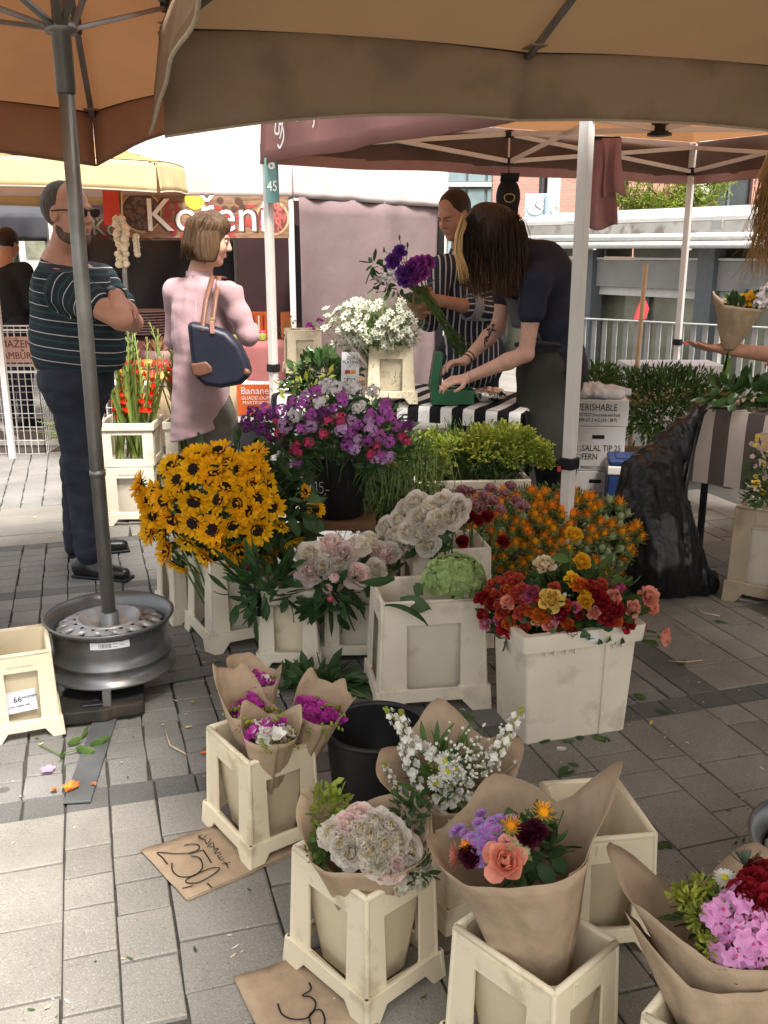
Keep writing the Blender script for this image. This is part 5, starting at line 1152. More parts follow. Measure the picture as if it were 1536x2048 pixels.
M_SHOE = mat('black_leather', (.012, .011, .011), .3, .2, 20, spec=.5)

# --- man in the striped polo -------------------------------------------------
y0 = 4.27
man = thing('person', 'heavy man in striped dark polo shirt and sunglasses, arms crossed', 'person', V(-1.38, 4.25, 0)); loc0 = Matrix.Translation(-man.location)
def fix(o, root):
    """children built in world coordinates are shifted under their root"""
    for c in root.children: c.location = c.location - root.location
HF = Frame(D(137, 427, 4.27), (.9, -.44, 0), R(2), 0, 1.06)
nb = D(118, 528, 4.33); sR, sL = D(112, 566, 4.13), D(196, 566, 4.5); eR, eL = D(243, 640, 4.02), D(266, 645, 4.45); wR, wL = D(232, 615, 4.30), D(232, 590, 4.08)
S = SDF(.0065); head_sdf(S, HF, nb, heavy=1.04)
S.cone(nb, (sR + sL) / 2, .07, .1, .05); S.cone(sR, sL, .06, .06, .04); S.ell(D(140, 640, 4.3), (.14, .15, .22), None, .04)
S.chain([sR, sR.lerp(eR, .55), eR], [.052, .052, .043], .02); S.chain([eR, eR.lerp(wR, .35), wR], [.043, .045, .032], .02); S.chain([sL, eL], [.05, .043], .02); S.chain([eL, eL.lerp(wL, .4), wL], [.043, .045, .03], .02)
hand_sdf(S, wL, V(.35, -.5, -.5), V(-.5, .5, -.2), 1, .9, 1.05); hand_sdf(S, wR, V(-.1, .9, .2), V(-.9, -.2, 0), 1, .5, 1.05)
S.cone(D(150, 740, 4.3), D(165, 930, 4.18), .08, .05, .05); S.cone(D(165, 930, 4.18), D(176, 1110, 4.15), .05, .04, .03); S.cone(D(160, 745, 4.4), D(152, 930, 4.43), .08, .05, .05); S.cone(D(152, 930, 4.43), D(150, 1085, 4.44), .05, .04, .03)
S.obj('body', SK1, man)
M_POLO = stripe_mat('striped_polo', 's', [(0, (.02, .026, .036)), (.40, (.02, .058, .056)), (.56, (.02, .026, .036)), (.80, (.02, .026, .036)), (.90, (.5, .5, .48)), (.955, (.02, .058, .056))], .058)
S = SDF(.0085); S.cone(sR, sL, .085, .085, .07); S.ell(D(138, 590, 4.31), (.165, .18, .17), None, .08); S.ell(D(150, 668, 4.29), (.195, .185, .16), None, .07); S.ell(D(155, 715, 4.28), (.185, .18, .12), None, .06); S.ell(D(205, 690, 4.27), (.09, .13, .14), None, .06)
eS = sR.lerp(eR, .5); S.cone(sR, eS, .083, .082, .04); eS2 = sL.lerp(eL, .55); S.cone(sL, eS2, .083, .08, .04)
S.cone(nb + V(0, 0, -.05), nb + V(.01, -.01, -.005), .085, .083, .03)
S.noise(.0045, 30, 3, (1, 1, 1.4)); S.cut(D(150, 748, 4.28), (0.1, 0, -1)); S.cut(nb + V(.01, -.01, .01), (.15, -.1, 1))
ex_ = (eR - sR).normalized(); 
sh_ = S.obj('shirt', M_POLO, man, attr=seg_attr((.12, 0, 1), [(sR, eS, .083), (sL, eS2, .08)]))
M_JEAN = mat('dark_navy_cotton', (.019, .022, .036), .8, .25, 14, bump=.25)
legs(man, M_JEAN, [D(142, 770, 4.2), D(168, 770, 4.4)], [D(166, 935, 4.17), D(158, 935, 4.42)], [D(176, 1105, 4.14), D(152, 1080, 4.43)], (.102, .08, .06), .005, top=(D(152, 752, 4.3), (.17, .16, .12)))
shoe(man, G(165, 1152), G(248, 1160), M_SHOE); shoe(man, G(150, 1112), G(245, 1102), M_SHOE)
S = SDF(.006); k_ = HF.sc; S.ell(HF(-.03, 0, .032), [x * k_ for x in (.092, .0825, .096)], HF.q, 0); S.cut(HF(.062, 0, .06), HF.f * 1 + HF.u * .1); S.cut(HF(0, 0, -.035), -HF.u + HF.f * 1.0); S.noise(.0012, 300, 2); S.obj('hair', hairm('short_grey_brown_hair', (.04, .03, .022), (.085, .066, .05)), man)
S = SDF(.006); S.ell(HF(.036, 0, -.088), [x * k_ for x in (.0535, .0615, .0375)], HF.q, .02); S.ell(HF(.068, 0, -.103), [x * k_ for x in (.027, .032, .0215)], HF.q, .02); S.ell(HF(.0, 0, -.06), [x * k_ for x in (.03, .0725, .05)], HF.q, .03); S.cut(HF(.0, 0, -.05), HF.u * 1 + HF.f * .35); S.noise(.001, 300, 4); S.obj('beard', mat('stubble', (.12, .07, .05), .7, .35, 90), man)
sg_ = MB()
for s_ in (-1, 1):
    pts = [(.030, .014), (.0, .016), (-.026, .012), (-.024, -.012), (-.008, -.019), (.016, -.017), (.029, -.006)]
    g_ = MB().poly(pts, .004, lambda x, y, z, s_=s_: HF(.108 - abs(x * 1 + .0) * .12 + z, s_ * (.034 + x * s_ * s_), .006 + y)); g_.obj('sunglass_lens', mat('dark_lens', (.008, .008, .01), .08, .1, spec=.7), man, bevel=.001)
    MB().tube([HF(.1, s_ * .062, .012), HF(.05, s_ * .084, .012), HF(-.005, s_ * .09, .008)], .0032, 6).obj('temple', M_BLACK, man)
MB().tube([HF(.108, -.01, .012), HF(.113, 0, .014), HF(.108, .01, .012)], .003, 6).obj('bridge', M_BLACK, man)
face_parts(man, HF, eyes=False, lip=(.33, .14, .12))
wd_ = (wL - eL).normalized(); MB().lathe([(.036, -.014), (.041, -.014), (.041, .014), (.036, .014)], 20).xf(Matrix.Translation(wL - wd_ * .03) @ aim(wd_).to_matrix().to_4x4()).obj('watch_strap', M_BLACK, man, smooth=True)
MB().box(wL - wd_ * .03 + V(-.01, -.03, .03), (.04, .012, .036), aim(V(-.3, -.7, .7)).to_matrix()).obj('watch_face', mat('grey_watch_glass', (.16, .17, .2), .1, .1), man, bevel=.004)
M_COL = mat('navy_collar', (.012, .017, .028), .8, .15); cl = MB()
P = [[HF.c * 0 + nb + V((.082 - .004 * s) * math.cos(a), (.082 - .004 * s) * math.sin(a), .012 - .034 * s + .02 * math.cos(a - 2.6)) + V(.012, -.012, 0) for a in np.linspace(-.2, 5.2, 22)] for s in (0, 1.0)]
cl.grid(P).obj('collar', M_COL, man, smooth=True, solid=.004)
fix(None, man)

# --- woman in the pink shirt ---------------------------------------------------
wo_ = thing('person', 'woman with brown bob in loose pink shirt and grey trousers', 'person', V(-.93, 4.97, 0))
y0 = 4.95; HF = Frame(D(418, 477, 4.95), (.97, .22, 0), R(14), 0, 1.0)
nb = D(400, 553, 4.96); sR, sL = D(458, 582, 4.86), D(352, 582, 5.05); eR, wR = D(496, 672, 4.86), D(505, 655, 5.1); eL, wL = D(350, 680, 5.12), D(430, 660, 5.24)
S = SDF(.006); head_sdf(S, HF, nb); S.cone(nb, (sR + sL) / 2 + V(0, 0, -.03), .055, .08, .04); S.cone(sR, sL, .045, .045, .03); S.ell(D(405, 670, 4.97), (.11, .09, .2), None, .04)
S.chain([sR, eR, wR], [.045, .038, .028], .02); S.chain([sL, eL, wL], [.045, .038, .028], .02); hand_sdf(S, wR, V(-.3, .9, .1), V(-.5, 0, -.8), 1, .5, .92); hand_sdf(S, wL, V(.9, .1, .1), V(0, -.8, -.5), -1, .5, .92)
S.cone(D(432, 820, 4.93), D(440, 960, 4.95), .06, .045, .04); S.cone(D(410, 820, 5.02), D(405, 960, 5.05), .06, .045, .04); S.obj('body', SK2, wo_)
face_parts(wo_, HF, lip=(.45, .15, .14))
M_PINK = mat('pink_cotton', (.40, .255, .275), .8, .06, 6, bump=1.0, bscale=7, trans=.08, sheen=.2)
S = SDF(.0075); S.cone(sR, sL, .064, .064, .06); S.ell(D(405, 640, 4.97), (.16, .13, .19), None, .07); S.cone(D(402, 690, 4.97), D(402, 920, 4.97), .138, .165, .07)
S.chain([sR, sR.lerp(eR, .5), eR, eR.lerp(wR, .7)], [.06, .054, .047, .042], .03); S.chain([sL, eL, eL.lerp(wL, .7)], [.06, .05, .042], .03); S.cone(nb + V(0, 0, -.04), nb + V(0, 0, .0), .075, .068, .03)
S.noise(.0045, 30, 11, (1, 1, .8)); S.cut(nb + V(0, 0, .012), (.25, 0, 1)); S.cut(D(405, 862, 4.97), (.32, 0, -1)); S.cut(D(350, 850, 4.97) + V(-.12, 0, -.03), (-.5, 0, -1))
S.obj('shirt', M_PINK, wo_)
cl = MB(); P = [[nb + V((.066 + .006 * s) * math.cos(a), (.066 + .006 * s) * math.sin(a), .028 - .042 * s) for a in np.linspace(.5, 5.8, 24)] for s in (0, 1)]; cl.grid(P).obj('collar', M_PINK, wo_, smooth=True, solid=.004)
# back pleat and yoke seam
bk = D(392, 650, 4.815)
legs(wo_, mat('grey_trousers', (.10, .088, .075), .8, .15, 12, bump=.2), [D(430, 845, 4.95), D(408, 845, 5.03)], [D(442, 950, 4.93), D(405, 950, 5.05)], [G(440, 1062, .08), G(395, 1050, .08)], (.088, .072, .058), .003, top=(D(418, 815, 4.98), (.125, .11, .14)))
shoe(wo_, G(430, 1066), G(490, 1062), M_SHOE, .036); shoe(wo_, G(390, 1052), G(450, 1048), M_SHOE, .036)
M_BOB = hairm('honey_brown_hair', (.045, .025, .014), (.115, .066, .036), (90, 90, 6))
S = SDF(.006); S.ell(HF(-.016, 0, .034), (.103, .087, .096), HF.q, .02); S.ell(HF(-.045, 0, -.045), (.066, .08, .1), HF.q, .04); S.ell(HF(.02, 0, .075), (.075, .08, .055), HF.q, .03); S.ell(HF(.0, -.07, -.05), (.06, .03, .09), HF.q, .03)
S.ell(HF(.1, .0, -.06), (.07, .085, .115), HF.q, .012, True); S.ell(HF(-.02, 0, -.15), (.06, .055, .06), HF.q, .012, True); S.cut(HF(-.02, 0, -.118), -HF.u + HF.f * .15); S.noise(.0022, 130, 3, (1, 1, .12)); S.obj('hair', M_BOB, wo_, it=1)
st_ = MB(); rg = random.Random(8)
for i in range(150):
    a = R(rg.uniform(95, 300)); r_ = rg.uniform(.92, 1.03); top = HF(-.01 + .06 * math.cos(a) , .065 * math.sin(a), .11); mid = HF(-.022 + .1 * math.cos(a) * r_, .09 * math.sin(a) * r_, .03); bot = HF(-.035 + .085 * math.cos(a) * r_, .078 * math.sin(a) * r_, -.118 + rg.uniform(-.012, .01))
    st_.tube([top, top.lerp(mid, .5) + (mid - HF(-.02, 0, .04)).normalized() * .024, mid, mid.lerp(bot, .5) + (mid - HF(-.02, 0, .04)).normalized() * .006, bot], [.0015, .003, .0033, .003, .001], 4)
tag(st_.obj('hair_strands', M_BOB, wo_, smooth=True), kind='stuff')
# pleat
MB().tube([D(392, 600, 4.80), D(389, 660, 4.79), D(391, 720, 4.80)], [.002, .005, .002], 6).obj('back_pleat', M_PINK, wo_, smooth=True)
fix(None, wo_)
# her shoulder bag
yb = 4.70; bag = thing('shoulder_bag', 'navy tote bag with brown leather straps on the shoulder of the woman in pink', 'bag', D(438, 778, yb)); lb = -bag.location
M_BAGN = mat('navy_nylon', (.009, .011, .024), .45, .2, 7, bump=.5, bscale=5, spec=.4); M_LEA = mat('brown_leather', (.14, .062, .04), .45, .15, 12)
def pxp(pts, yy): return [D(x, y, yy) for x, y in pts]
def slab_from_px(pts, y_, th):
    P = [D(x, y, y_) for x, y in pts]; n = len(P); b = MB(); b.add([p + lb for p in P] + [p + lb + V(0, th, 0) for p in P], [tuple(range(n)), tuple(range(2 * n - 1, n - 1, -1))] + [(i, i + n, (i + 1) % n + n, (i + 1) % n) for i in range(n)]); return b
slab_from_px([(372, 643), (415, 651), (452, 664), (478, 690), (494, 722), (502, 750), (482, 770), (440, 778), (408, 773), (386, 756), (379, 710)], yb - .045, .11).obj('body', M_BAGN, bag, bevel=.03, seg=5)
for pts in ([(380, 728), (412, 722), (425, 735), (424, 748), (400, 755), (384, 752)], [(488, 735), (501, 742), (500, 752), (485, 752)]): slab_from_px(pts, yb - .052, .03).obj('leather_corner', M_LEA, bag, bevel=.012)
for xs in ((0, 0), (19, 8)):
    a_, b_, c_ = D(404 + xs[0], 662, yb - .045), D(412 + xs[0], 600, 4.74), D(425 + xs[0] * .7, 553, 4.87); d_ = D(440 + xs[0] * .5, 556, 4.95); e_ = D(455, 600, 5.0)
    P = []
    for p, q, t in [(a_, b_, t / 6) for t in range(7)] + [(b_, c_, t / 6) for t in range(1, 7)] + [(c_, d_, t / 4) for t in range(1, 5)]: r_ = p.lerp(q, t) + lb; P.append([r_ + V(-.012, 0, 0), r_ + V(.012, .0, 0)])
    MB().grid(P).obj('strap', M_LEA, bag, smooth=True, solid=.006)
MB().box(D(424, 640, yb - .05) + lb, (.03, .008, .022)).obj('buckle', mat('brass', (.55, .4, .2), .3, metal=.9), bag, bevel=.003)
MB().box(D(424, 655, yb - .052) + lb, (.022, .006, .06)).obj('strap_tab', mat('rosy_leather', (.4, .2, .17), .5), bag, bevel=.003)

# --- florist leaning over the table ----------------------------------------------
fl = thing('person', 'florist in navy T-shirt and dark apron bending over the cash box, long hair hanging', 'person', V(.92, 5.15, 0))
yy = 5.1; pel = D(1105, 725, 5.15); ch = D(1092, 575, 5.12); ub = D(1088, 520, 5.1); nb = D(1045, 500, 5.06)
HF = Frame(D(985, 475, 5.0), (-.96, -.25, 0), R(48), 0, 1.0)
sN, eN, wN = D(1072, 560, 4.94), D(1052, 708, 4.94), D(932, 757, 4.92); sF, eF, wF = D(1020, 560, 5.3), D(996, 655, 5.24), D(930, 722, 5.06)
S = SDF(.006); head_sdf(S, HF, nb); S.cone(nb, ub + V(0, 0, -.04), .05, .03, .02); S.cone(sN, sF, .04, .04, .03); S.cone(ub + V(0, 0, -.08), pel, .07, .09, .05)
S.chain([sN, sN.lerp(eN, .5), eN], [.048, .046, .04], .02); S.chain([eN, eN.lerp(wN, .3), wN], [.041, .042, .027], .02); S.chain([sF, sF.lerp(eF, .5), eF], [.048, .046, .04], .02); S.chain([eF, eF.lerp(wF, .3), wF], [.041, .042, .027], .02)
hand_sdf(S, wN, V(-.9, -.25, -.1), V(-.1, .3, -.95), 1, .55, .95); hand_sdf(S, wF, V(-.93, -.25, -.05), V(-.2, -.2, -.9), -1, .7, .95)
S.cone(pel + V(0, -.09, 0), D(1090, 930, 5.1), .09, .055, .04); S.cone(pel + V(.02, .09, 0), D(1110, 930, 5.3), .09, .055, .04); S.obj('body', SK4, fl)
M_TEE = mat('navy_jersey', (.018, .02, .038), .85, .15, 8, bump=.9, bscale=7)
S = SDF(.008); S.cone(sN, sF, .07, .07, .06); S.ell(D(1088, 550, 5.1), (.155, .17, .14), None, .07); S.ell(D(1108, 640, 5.13), (.155, .165, .17), None, .06); S.ell(D(1112, 700, 5.15), (.155, .165, .09), None, .05); S.cone(nb.lerp(ub, .2), ub, .072, .1, .04)
S.cone(sN, sN.lerp(eN, .42), .072, .075, .03); S.cone(sF, sF.lerp(eF, .35), .072, .072, .03); S.noise(.005, 26, 6, (1, 1, .7)); S.obj('shirt', M_TEE, fl)
legs(fl, mat('black_navy_trousers', (.009, .009, .013), .8, .2, 9, bump=.2), [pel + V(.03, -.09, -.05), pel + V(.05, .1, -.05)], [D(1100, 930, 5.12), D(1125, 930, 5.32)], [V(.93, 5.1, .09), V(1.0, 5.3, .09)], (.11, .08, .065), .004, top=(pel + V(.03, 0, .0), (.155, .16, .12)))
shoe(fl, V(.97, 5.1, 0), V(.78, 5.06, 0), M_SHOE); shoe(fl, V(1.04, 5.3, 0), V(.85, 5.28, 0), M_SHOE)
M_APR = mat('charcoal_apron', (.030, .029, .025), .85, .15, 7, bump=.3, bscale=8)
S = SDF(.008); S.ell(D(1098, 735, 5.12), (.165, .17, .13), None, .06); S.cone(D(1092, 760, 5.06), D(1085, 900, 5.02), .155, .16, .06); S.cone(D(1092, 760, 5.2), D(1090, 900, 5.24), .14, .15, .06); S.noise(.006, 18, 9, (1, 1, .4)); S.cut(pel + V(.075, 0, 0), (1, 0, .05)); S.cut(D(1090, 690, 5.1), (0, 0, 1)); S.cut(V(0, 0, .42), (0, 0, -1)); S.obj('apron', M_APR, fl)
MB().tube([D(1030, 690, 5.0), D(1070, 684, 4.955), D(1120, 690, 4.97)], .012, 8).obj('apron_tie', M_APR, fl, smooth=True)
# apron bib hanging at the neck
MB().grid([[D(1010 + 3 * s, 595 + 12 * s, 5.18 - .012 * s) + V(.035 * t, -.03 * t, -.004 * t * t) for t in range(5)] for s in range(6)]).obj('apron_bib', mat('grey_apron_bib', (.09, .095, .1), .8, .1), fl, smooth=True, solid=.004)
M_DKH = hairm('dark_brown_hair', (.02, .012, .009), (.06, .036, .025), (160, 160, 6)); M_BLD = hairm('blonde_streak_hair', (.42, .25, .09), (.62, .42, .2), (80, 80, 6)); M_TIP = hairm('brown_hair_tips', (.05, .027, .017), (.13, .07, .04), (80, 80, 6))
S = SDF(.007); S.ell(HF(-.018, 0, .04), (.112, .098, .104), HF.q, .02); S.cone(D(968, 440, 5.0), D(965, 545, 4.98), .085, .05, .05); S.cone(D(1000, 450, 5.02), D(1020, 560, 5.0), .09, .055, .05); S.cone(D(1030, 480, 5.02), D(1035, 545, 5.0), .07, .04, .05); S.noise(.002, 120, 5, (1, 1, .08)); S.obj('hair', M_DKH, fl, it=1)
rg = random.Random(21); st1, st2, st3 = MB(), MB(), MB()
for i in range(1100):
    t = rg.random(); x = 925 + 125 * t + rg.gauss(0, 4); yd = 4.90 + .2 * rg.random(); top = D(945 + 90 * t, 420 + 20 * abs(t - .4) + rg.uniform(-10, 30), yd + .03); L_ = rg.uniform(520, 606) - 30 * max(0, t - .75) * 2 - 20 * (1 - min(1, t * 5))
    mid = D(x - 6 + 8 * t, (425 + L_) / 2, yd - .02); bot = D(x + rg.uniform(-8, 8) + 10 * (t - .4), L_, yd)
    st1.tube([top, top.lerp(mid, .5) + V(-.02 + .03 * t, -.02, .01), mid, mid.lerp(bot, .6)], [.0012, .002, .002, .0018], 3, False); st3.tube([mid.lerp(bot, .55), mid.lerp(bot, .8), bot], [.0018, .0016, .0005], 3, False)
for i in range(110):
    t = rg.random(); yd = 4.88 + .1 * rg.random(); p = [D(925 + 10 * t, 425 + 25 * t, yd), D(912 + 12 * t + rg.uniform(-2, 2), 470, yd - .02), D(908 + 16 * t, 505, yd - .02), D(918 + 16 * t + rg.uniform(-3, 3), 540, yd - .02), D(926 + 12 * t + rg.uniform(-12, 4), 562 + rg.uniform(-14, 6), yd)]
    st2.tube(p, [.0015, .0032, .0034, .003, .0008], 4, False)
for b, m, n_ in ((st1, M_DKH, 'hair_strands'), (st3, M_TIP, 'hair_tips'), (st2, M_BLD, 'blonde_streak')): tag(b.obj(n_, m, fl, smooth=True), kind='stuff')
# bracelets and tattoo
for w_, e_, m, off in ((wN, eN, mat('rose_beads', (.5, .25, .24), .4), .02), (wF, eF, mat('brown_beads', (.06, .025, .02), .4), .02), (wF, eF, MATS['brown_beads'], .045)):
    d_ = (e_ - w_).normalized(); MB().lathe([(.03 + .003 * math.cos(a), .004 * math.sin(a)) for a in np.linspace(0, 6.28, 8)], 18).xf(Matrix.Translation(w_ + d_ * off) @ aim(d_).to_matrix().to_4x4()).obj('bracelet', m, fl, smooth=True)
d_ = (wF - eF); sd_ = V(0, -1, 0); nrm_ = (sd_ - d_.normalized() * sd_.dot(d_.normalized())).normalized(); fm = frame_mat(eF.lerp(wF, .38) + nrm_ * .0425, d_, V(0, 0, 1))
tt = [[(-.04, .0), (-.02, .02), (0, .005), (.02, .015), (.035, -.01), (.01, -.02), (-.015, -.012), (-.04, 0)], [(-.02, .018), (-.035, .03), (-.03, .04)], [(-.03, .03), (-.045, .028)], [(0, .01), (-.008, .03), (0, .04)], [(-.006, .028), (-.018, .034)], [(-.02, 0), (0, -.01), (.02, 0)], [(-.03, -.01), (-.01, -.022), (.02, -.022)], [(.0, .0), (.012, .008), (.022, .0), (.012, -.006), (0, 0)]]
scrawl('tattoo', [[(x * 1.5, y * 1.3) for x, y in l] for l in tt], .009, mat('tattoo_ink', (.05, .045, .055), .6), fl, fm, .0015)
fix(None, fl)

# --- florist behind with the striped shirt ----------------------------------------
fm_ = thing('person', 'man in navy and white striped shirt holding a purple bouquet', 'person', V(.55, 5.95, 0))
HF = Frame(D(908, 430, 5.85), (-.72, -.7, 0), R(22), 0, 1.06); nb = D(925, 500, 5.93); sR, sL = D(885, 535, 5.82), D(1000, 545, 5.98); eR, wR = D(858, 640, 5.78), D(822, 604, 5.52); eL, wL = D(985, 625, 5.70), D(885, 602, 5.50)
S = SDF(.0065); head_sdf(S, HF, nb); S.cone(nb, (sR + sL) / 2, .06, .09, .04); S.cone(sR, sL, .05, .05, .03); S.ell(D(940, 640, 5.92), (.15, .1, .28), None, .04); S.chain([sR, eR, wR], [.05, .046, .03], .02); S.chain([sL, eL, eL.lerp(wL, .3), wL], [.05, .046, .048, .032], .02)
hand_sdf(S, wL, V(-.9, -.1, .1), V(-.1, .85, -.3), 1, 1.0, 1.02); hand_sdf(S, wR, V(.6, -.2, .35), V(.3, .8, .2), -1, .9, 1.02)
S.cone((.47, 5.96, .86), (.49, 5.97, .1), .07, .04, .03); S.cone((.62, 5.98, .86), (.63, 6.0, .1), .07, .04, .03); S.obj('body', SK3, fm_); face_parts(fm_, HF, lip=(.36, .15, .13))
S = SDF(.0065); S.ell(HF(-.022, 0, .042), [x * 1.06 for x in (.1, .083, .093)], HF.q, 0); S.cut(HF(.05, 0, .06), HF.f + HF.u * .1); S.cut(HF(0, 0, -.02), -HF.u + HF.f * .9); S.noise(.003, 160, 3); S.obj('hair', hairm('dark_brown_short_hair', (.02, .013, .01), (.05, .033, .025)), fm_)
M_STR = stripe_mat('striped_shirt', 's', [(0, (.03, .032, .055)), (.58, (.5, .5, .5)), (.82, (.03, .032, .055))], .034)
S = SDF(.0085); S.cone(sR, sL, .075, .075, .06); S.ell(D(940, 610, 5.93), (.2, .14, .2), None, .06); S.ell(D(942, 710, 5.93), (.2, .15, .22), None, .06); S.chain([sR, eR, eR.lerp(wR, .25)], [.075, .066, .062], .03); S.chain([sL, eL, eL.lerp(wL, .42)], [.076, .07, .066], .03); S.cone(nb + V(0, 0, -.05), nb + V(0, 0, -.01), .075, .07, .03); S.noise(.006, 24, 15, (1, 1, .6)); S.cut(D(940, 800, 5.93), (0, 0, -1)); S.cut(nb + V(0, 0, .0), (0, -.1, 1))
a_ = eL; 
def attr_fm(v):
    ax_ = np.array([.97, .15, 0]); out = v @ ax_
    for a, b, r_ in ((sL, eL, .075), (eL, wL, .07)):
        A_ = np.array(a); B_ = np.array(b); ba = B_ - A_; t = np.clip(((v - A_) @ ba) / (ba @ ba), 0, 1); d = np.linalg.norm(v - A_ - t[:, None] * ba, axis=1); m = d < r_ + .012; out[m] = v[m][:, 2] * .9 + v[m][:, 1] * .25
    return out
S.obj('shirt', M_STR, fm_, attr=attr_fm)
d_ = (wL - eL).normalized(); MB().lathe([(.072, -.035), (.078, .03), (.07, .034), (.066, -.03)], 20).xf(Matrix.Translation(eL.lerp(wL, .42)) @ aim(d_).to_matrix().to_4x4()).obj('rolled_cuff', mat('pale_striped_cuff', (.33, .33, .36), .8, .5, 1, stretch=(60, 1, 1), col2=(.12, .12, .17)), fm_, smooth=True)
cl = MB(); P = [[nb + V((.07 + .02 * s) * math.cos(a), (.07 + .02 * s) * math.sin(a), .01 - .05 * s) for a in np.linspace(-1.0, 3.6, 20)] for s in (0, 1)]; cl.grid(P).obj('collar', mat('navy_shirt_collar', (.05, .055, .09), .8, .3, 30), fm_, smooth=True, solid=.004)
legs(fm_, M_JEAN, [V(.47, 5.96, .86), V(.62, 5.98, .86)], [V(.49, 5.97, .48), V(.62, 6.0, .48)], [V(.49, 5.98, .08), V(.63, 6.02, .08)], (.12, .085, .065), .004, top=(V(.55, 5.95, .9), (.19, .14, .12)))
shoe(fm_, V(.49, 6.0, 0), V(.44, 5.8, 0), M_SHOE); shoe(fm_, V(.63, 6.03, 0), V(.6, 5.83, 0), M_SHOE)
fix(None, fm_)

# --- simple figures: far customer in black, and the seller whose arm reaches in on the right -----
def figure(label, base, face, ht, top_m, leg_m, sk, hair_m, arm=None, lean=0.0, loc_name='person'):
    o = thing('person', label, 'person', base); b = Vector(base); f = Vector(face).normalized(); l = V(0, 0, 1).cross(f); h = ht / 1.75
    P = lambda x, y, z: b + f * (x + max(0, z - .9) * lean) * h + l * y * h + V(0, 0, z * h)
    HF = Frame(P(.02, 0, 1.62), f, R(12) + lean * .6, 0, h); nb = P(-.02, 0, 1.44); sh = [P(0, s * .18, 1.38) for s in (-1, 1)]; el = [P(.04, s * .24, 1.1) for s in (-1, 1)]; wr = [P(.26, s * .16, 1.05) for s in (-1, 1)]
    if arm: el[arm[0]], wr[arm[0]] = arm[1], arm[2]
    S = SDF(.008); head_sdf(S, HF, nb); S.cone(nb, P(0, 0, 1.3), .06, .09, .04); S.cone(sh[0], sh[1], .05, .05, .04); S.cone(P(0, 0, 1.3), P(0, 0, .95), .1, .1, .05)
    for i in (0, 1):
        S.chain([sh[i], el[i], el[i].lerp(wr[i], .3), wr[i]], [.05, .042, .043, .028], .02)
        if arm and i == arm[0]: hand_sdf(S, wr[i], arm[3], arm[4], arm[5], arm[6], .98)
        else: hand_sdf(S, wr[i], (wr[i] - el[i]), V(0, 0, -1), 1 if i else -1, .6)
    for s in (-1, 1): S.cone(P(0, s * .09, .92), P(.02, s * .1, .5), .08, .055, .04); S.cone(P(.02, s * .1, .5), P(0, s * .1, .08), .055, .04, .03)
    S.obj('body', sk, o)
    S = SDF(.011); S.cone(sh[0], sh[1], .075, .075, .06); S.ell(P(0, 0, 1.2), (.19, .17, .2), None, .06); S.ell(P(0, 0, 1.02), (.185, .17, .15), None, .06)
    for i in (0, 1): S.chain([sh[i], el[i]] + ([el[i].lerp(wr[i], .75)] if not arm else []), [.072, .06] + ([.05] if not arm else []), .03)
    S.noise(.005, 22, 3); S.cut(P(0, 0, .9), (0, 0, -1)); S.obj('top', top_m, o)
    legs(o, leg_m, [P(0, -.09, .92), P(0, .09, .92)], [P(.02, -.1, .5), P(.02, .1, .5)], [P(0, -.1, .09), P(0, .1, .09)], (.1, .078, .062), .003, vox=.012)
    for s in (-1, 1): shoe(o, P(-.05, s * .1, 0) * 1, P(.16, s * .11, 0), M_SHOE)
    S = SDF(.008); S.ell(HF(-.02, 0, .04), [x * h for x in (.106, .09, .098)], HF.q, .02); S.cut(HF(.05, 0, .05), HF.f + HF.u * .15); S.cut(HF(0, 0, -.05), -HF.u + HF.f * .8); S.noise(.003, 120, 2); S.obj('hair', hair_m, o)
    fix(None, o); return o
M_BLKT = mat('black_knit', (.016, .017, .022), .85, .2, 9); q = D(22, 700, 8.3)
figure('dark haired person in black sweater at the far stall by the green sheet', V(q.x, 8.3, 0), (.35, .9, 0), 1.68, M_BLKT, M_JEAN, SK3, MATS['dark_brown_short_hair'], lean=.12)
wr_ = D(1446, 697, 4.42); el_ = D(1640, 722, 4.6)
figure('seller in black whose bare arm holds a wrapped bouquet beside the striped table', V(2.3, 4.95, 0), (-.75, -.66, 0), 1.68, M_BLKT, M_JEAN, SK3, MATS['dark_brown_short_hair'], arm=(1, el_, wr_, V(-.95, -.1, .05), V(.1, .2, .95), 1, .25))
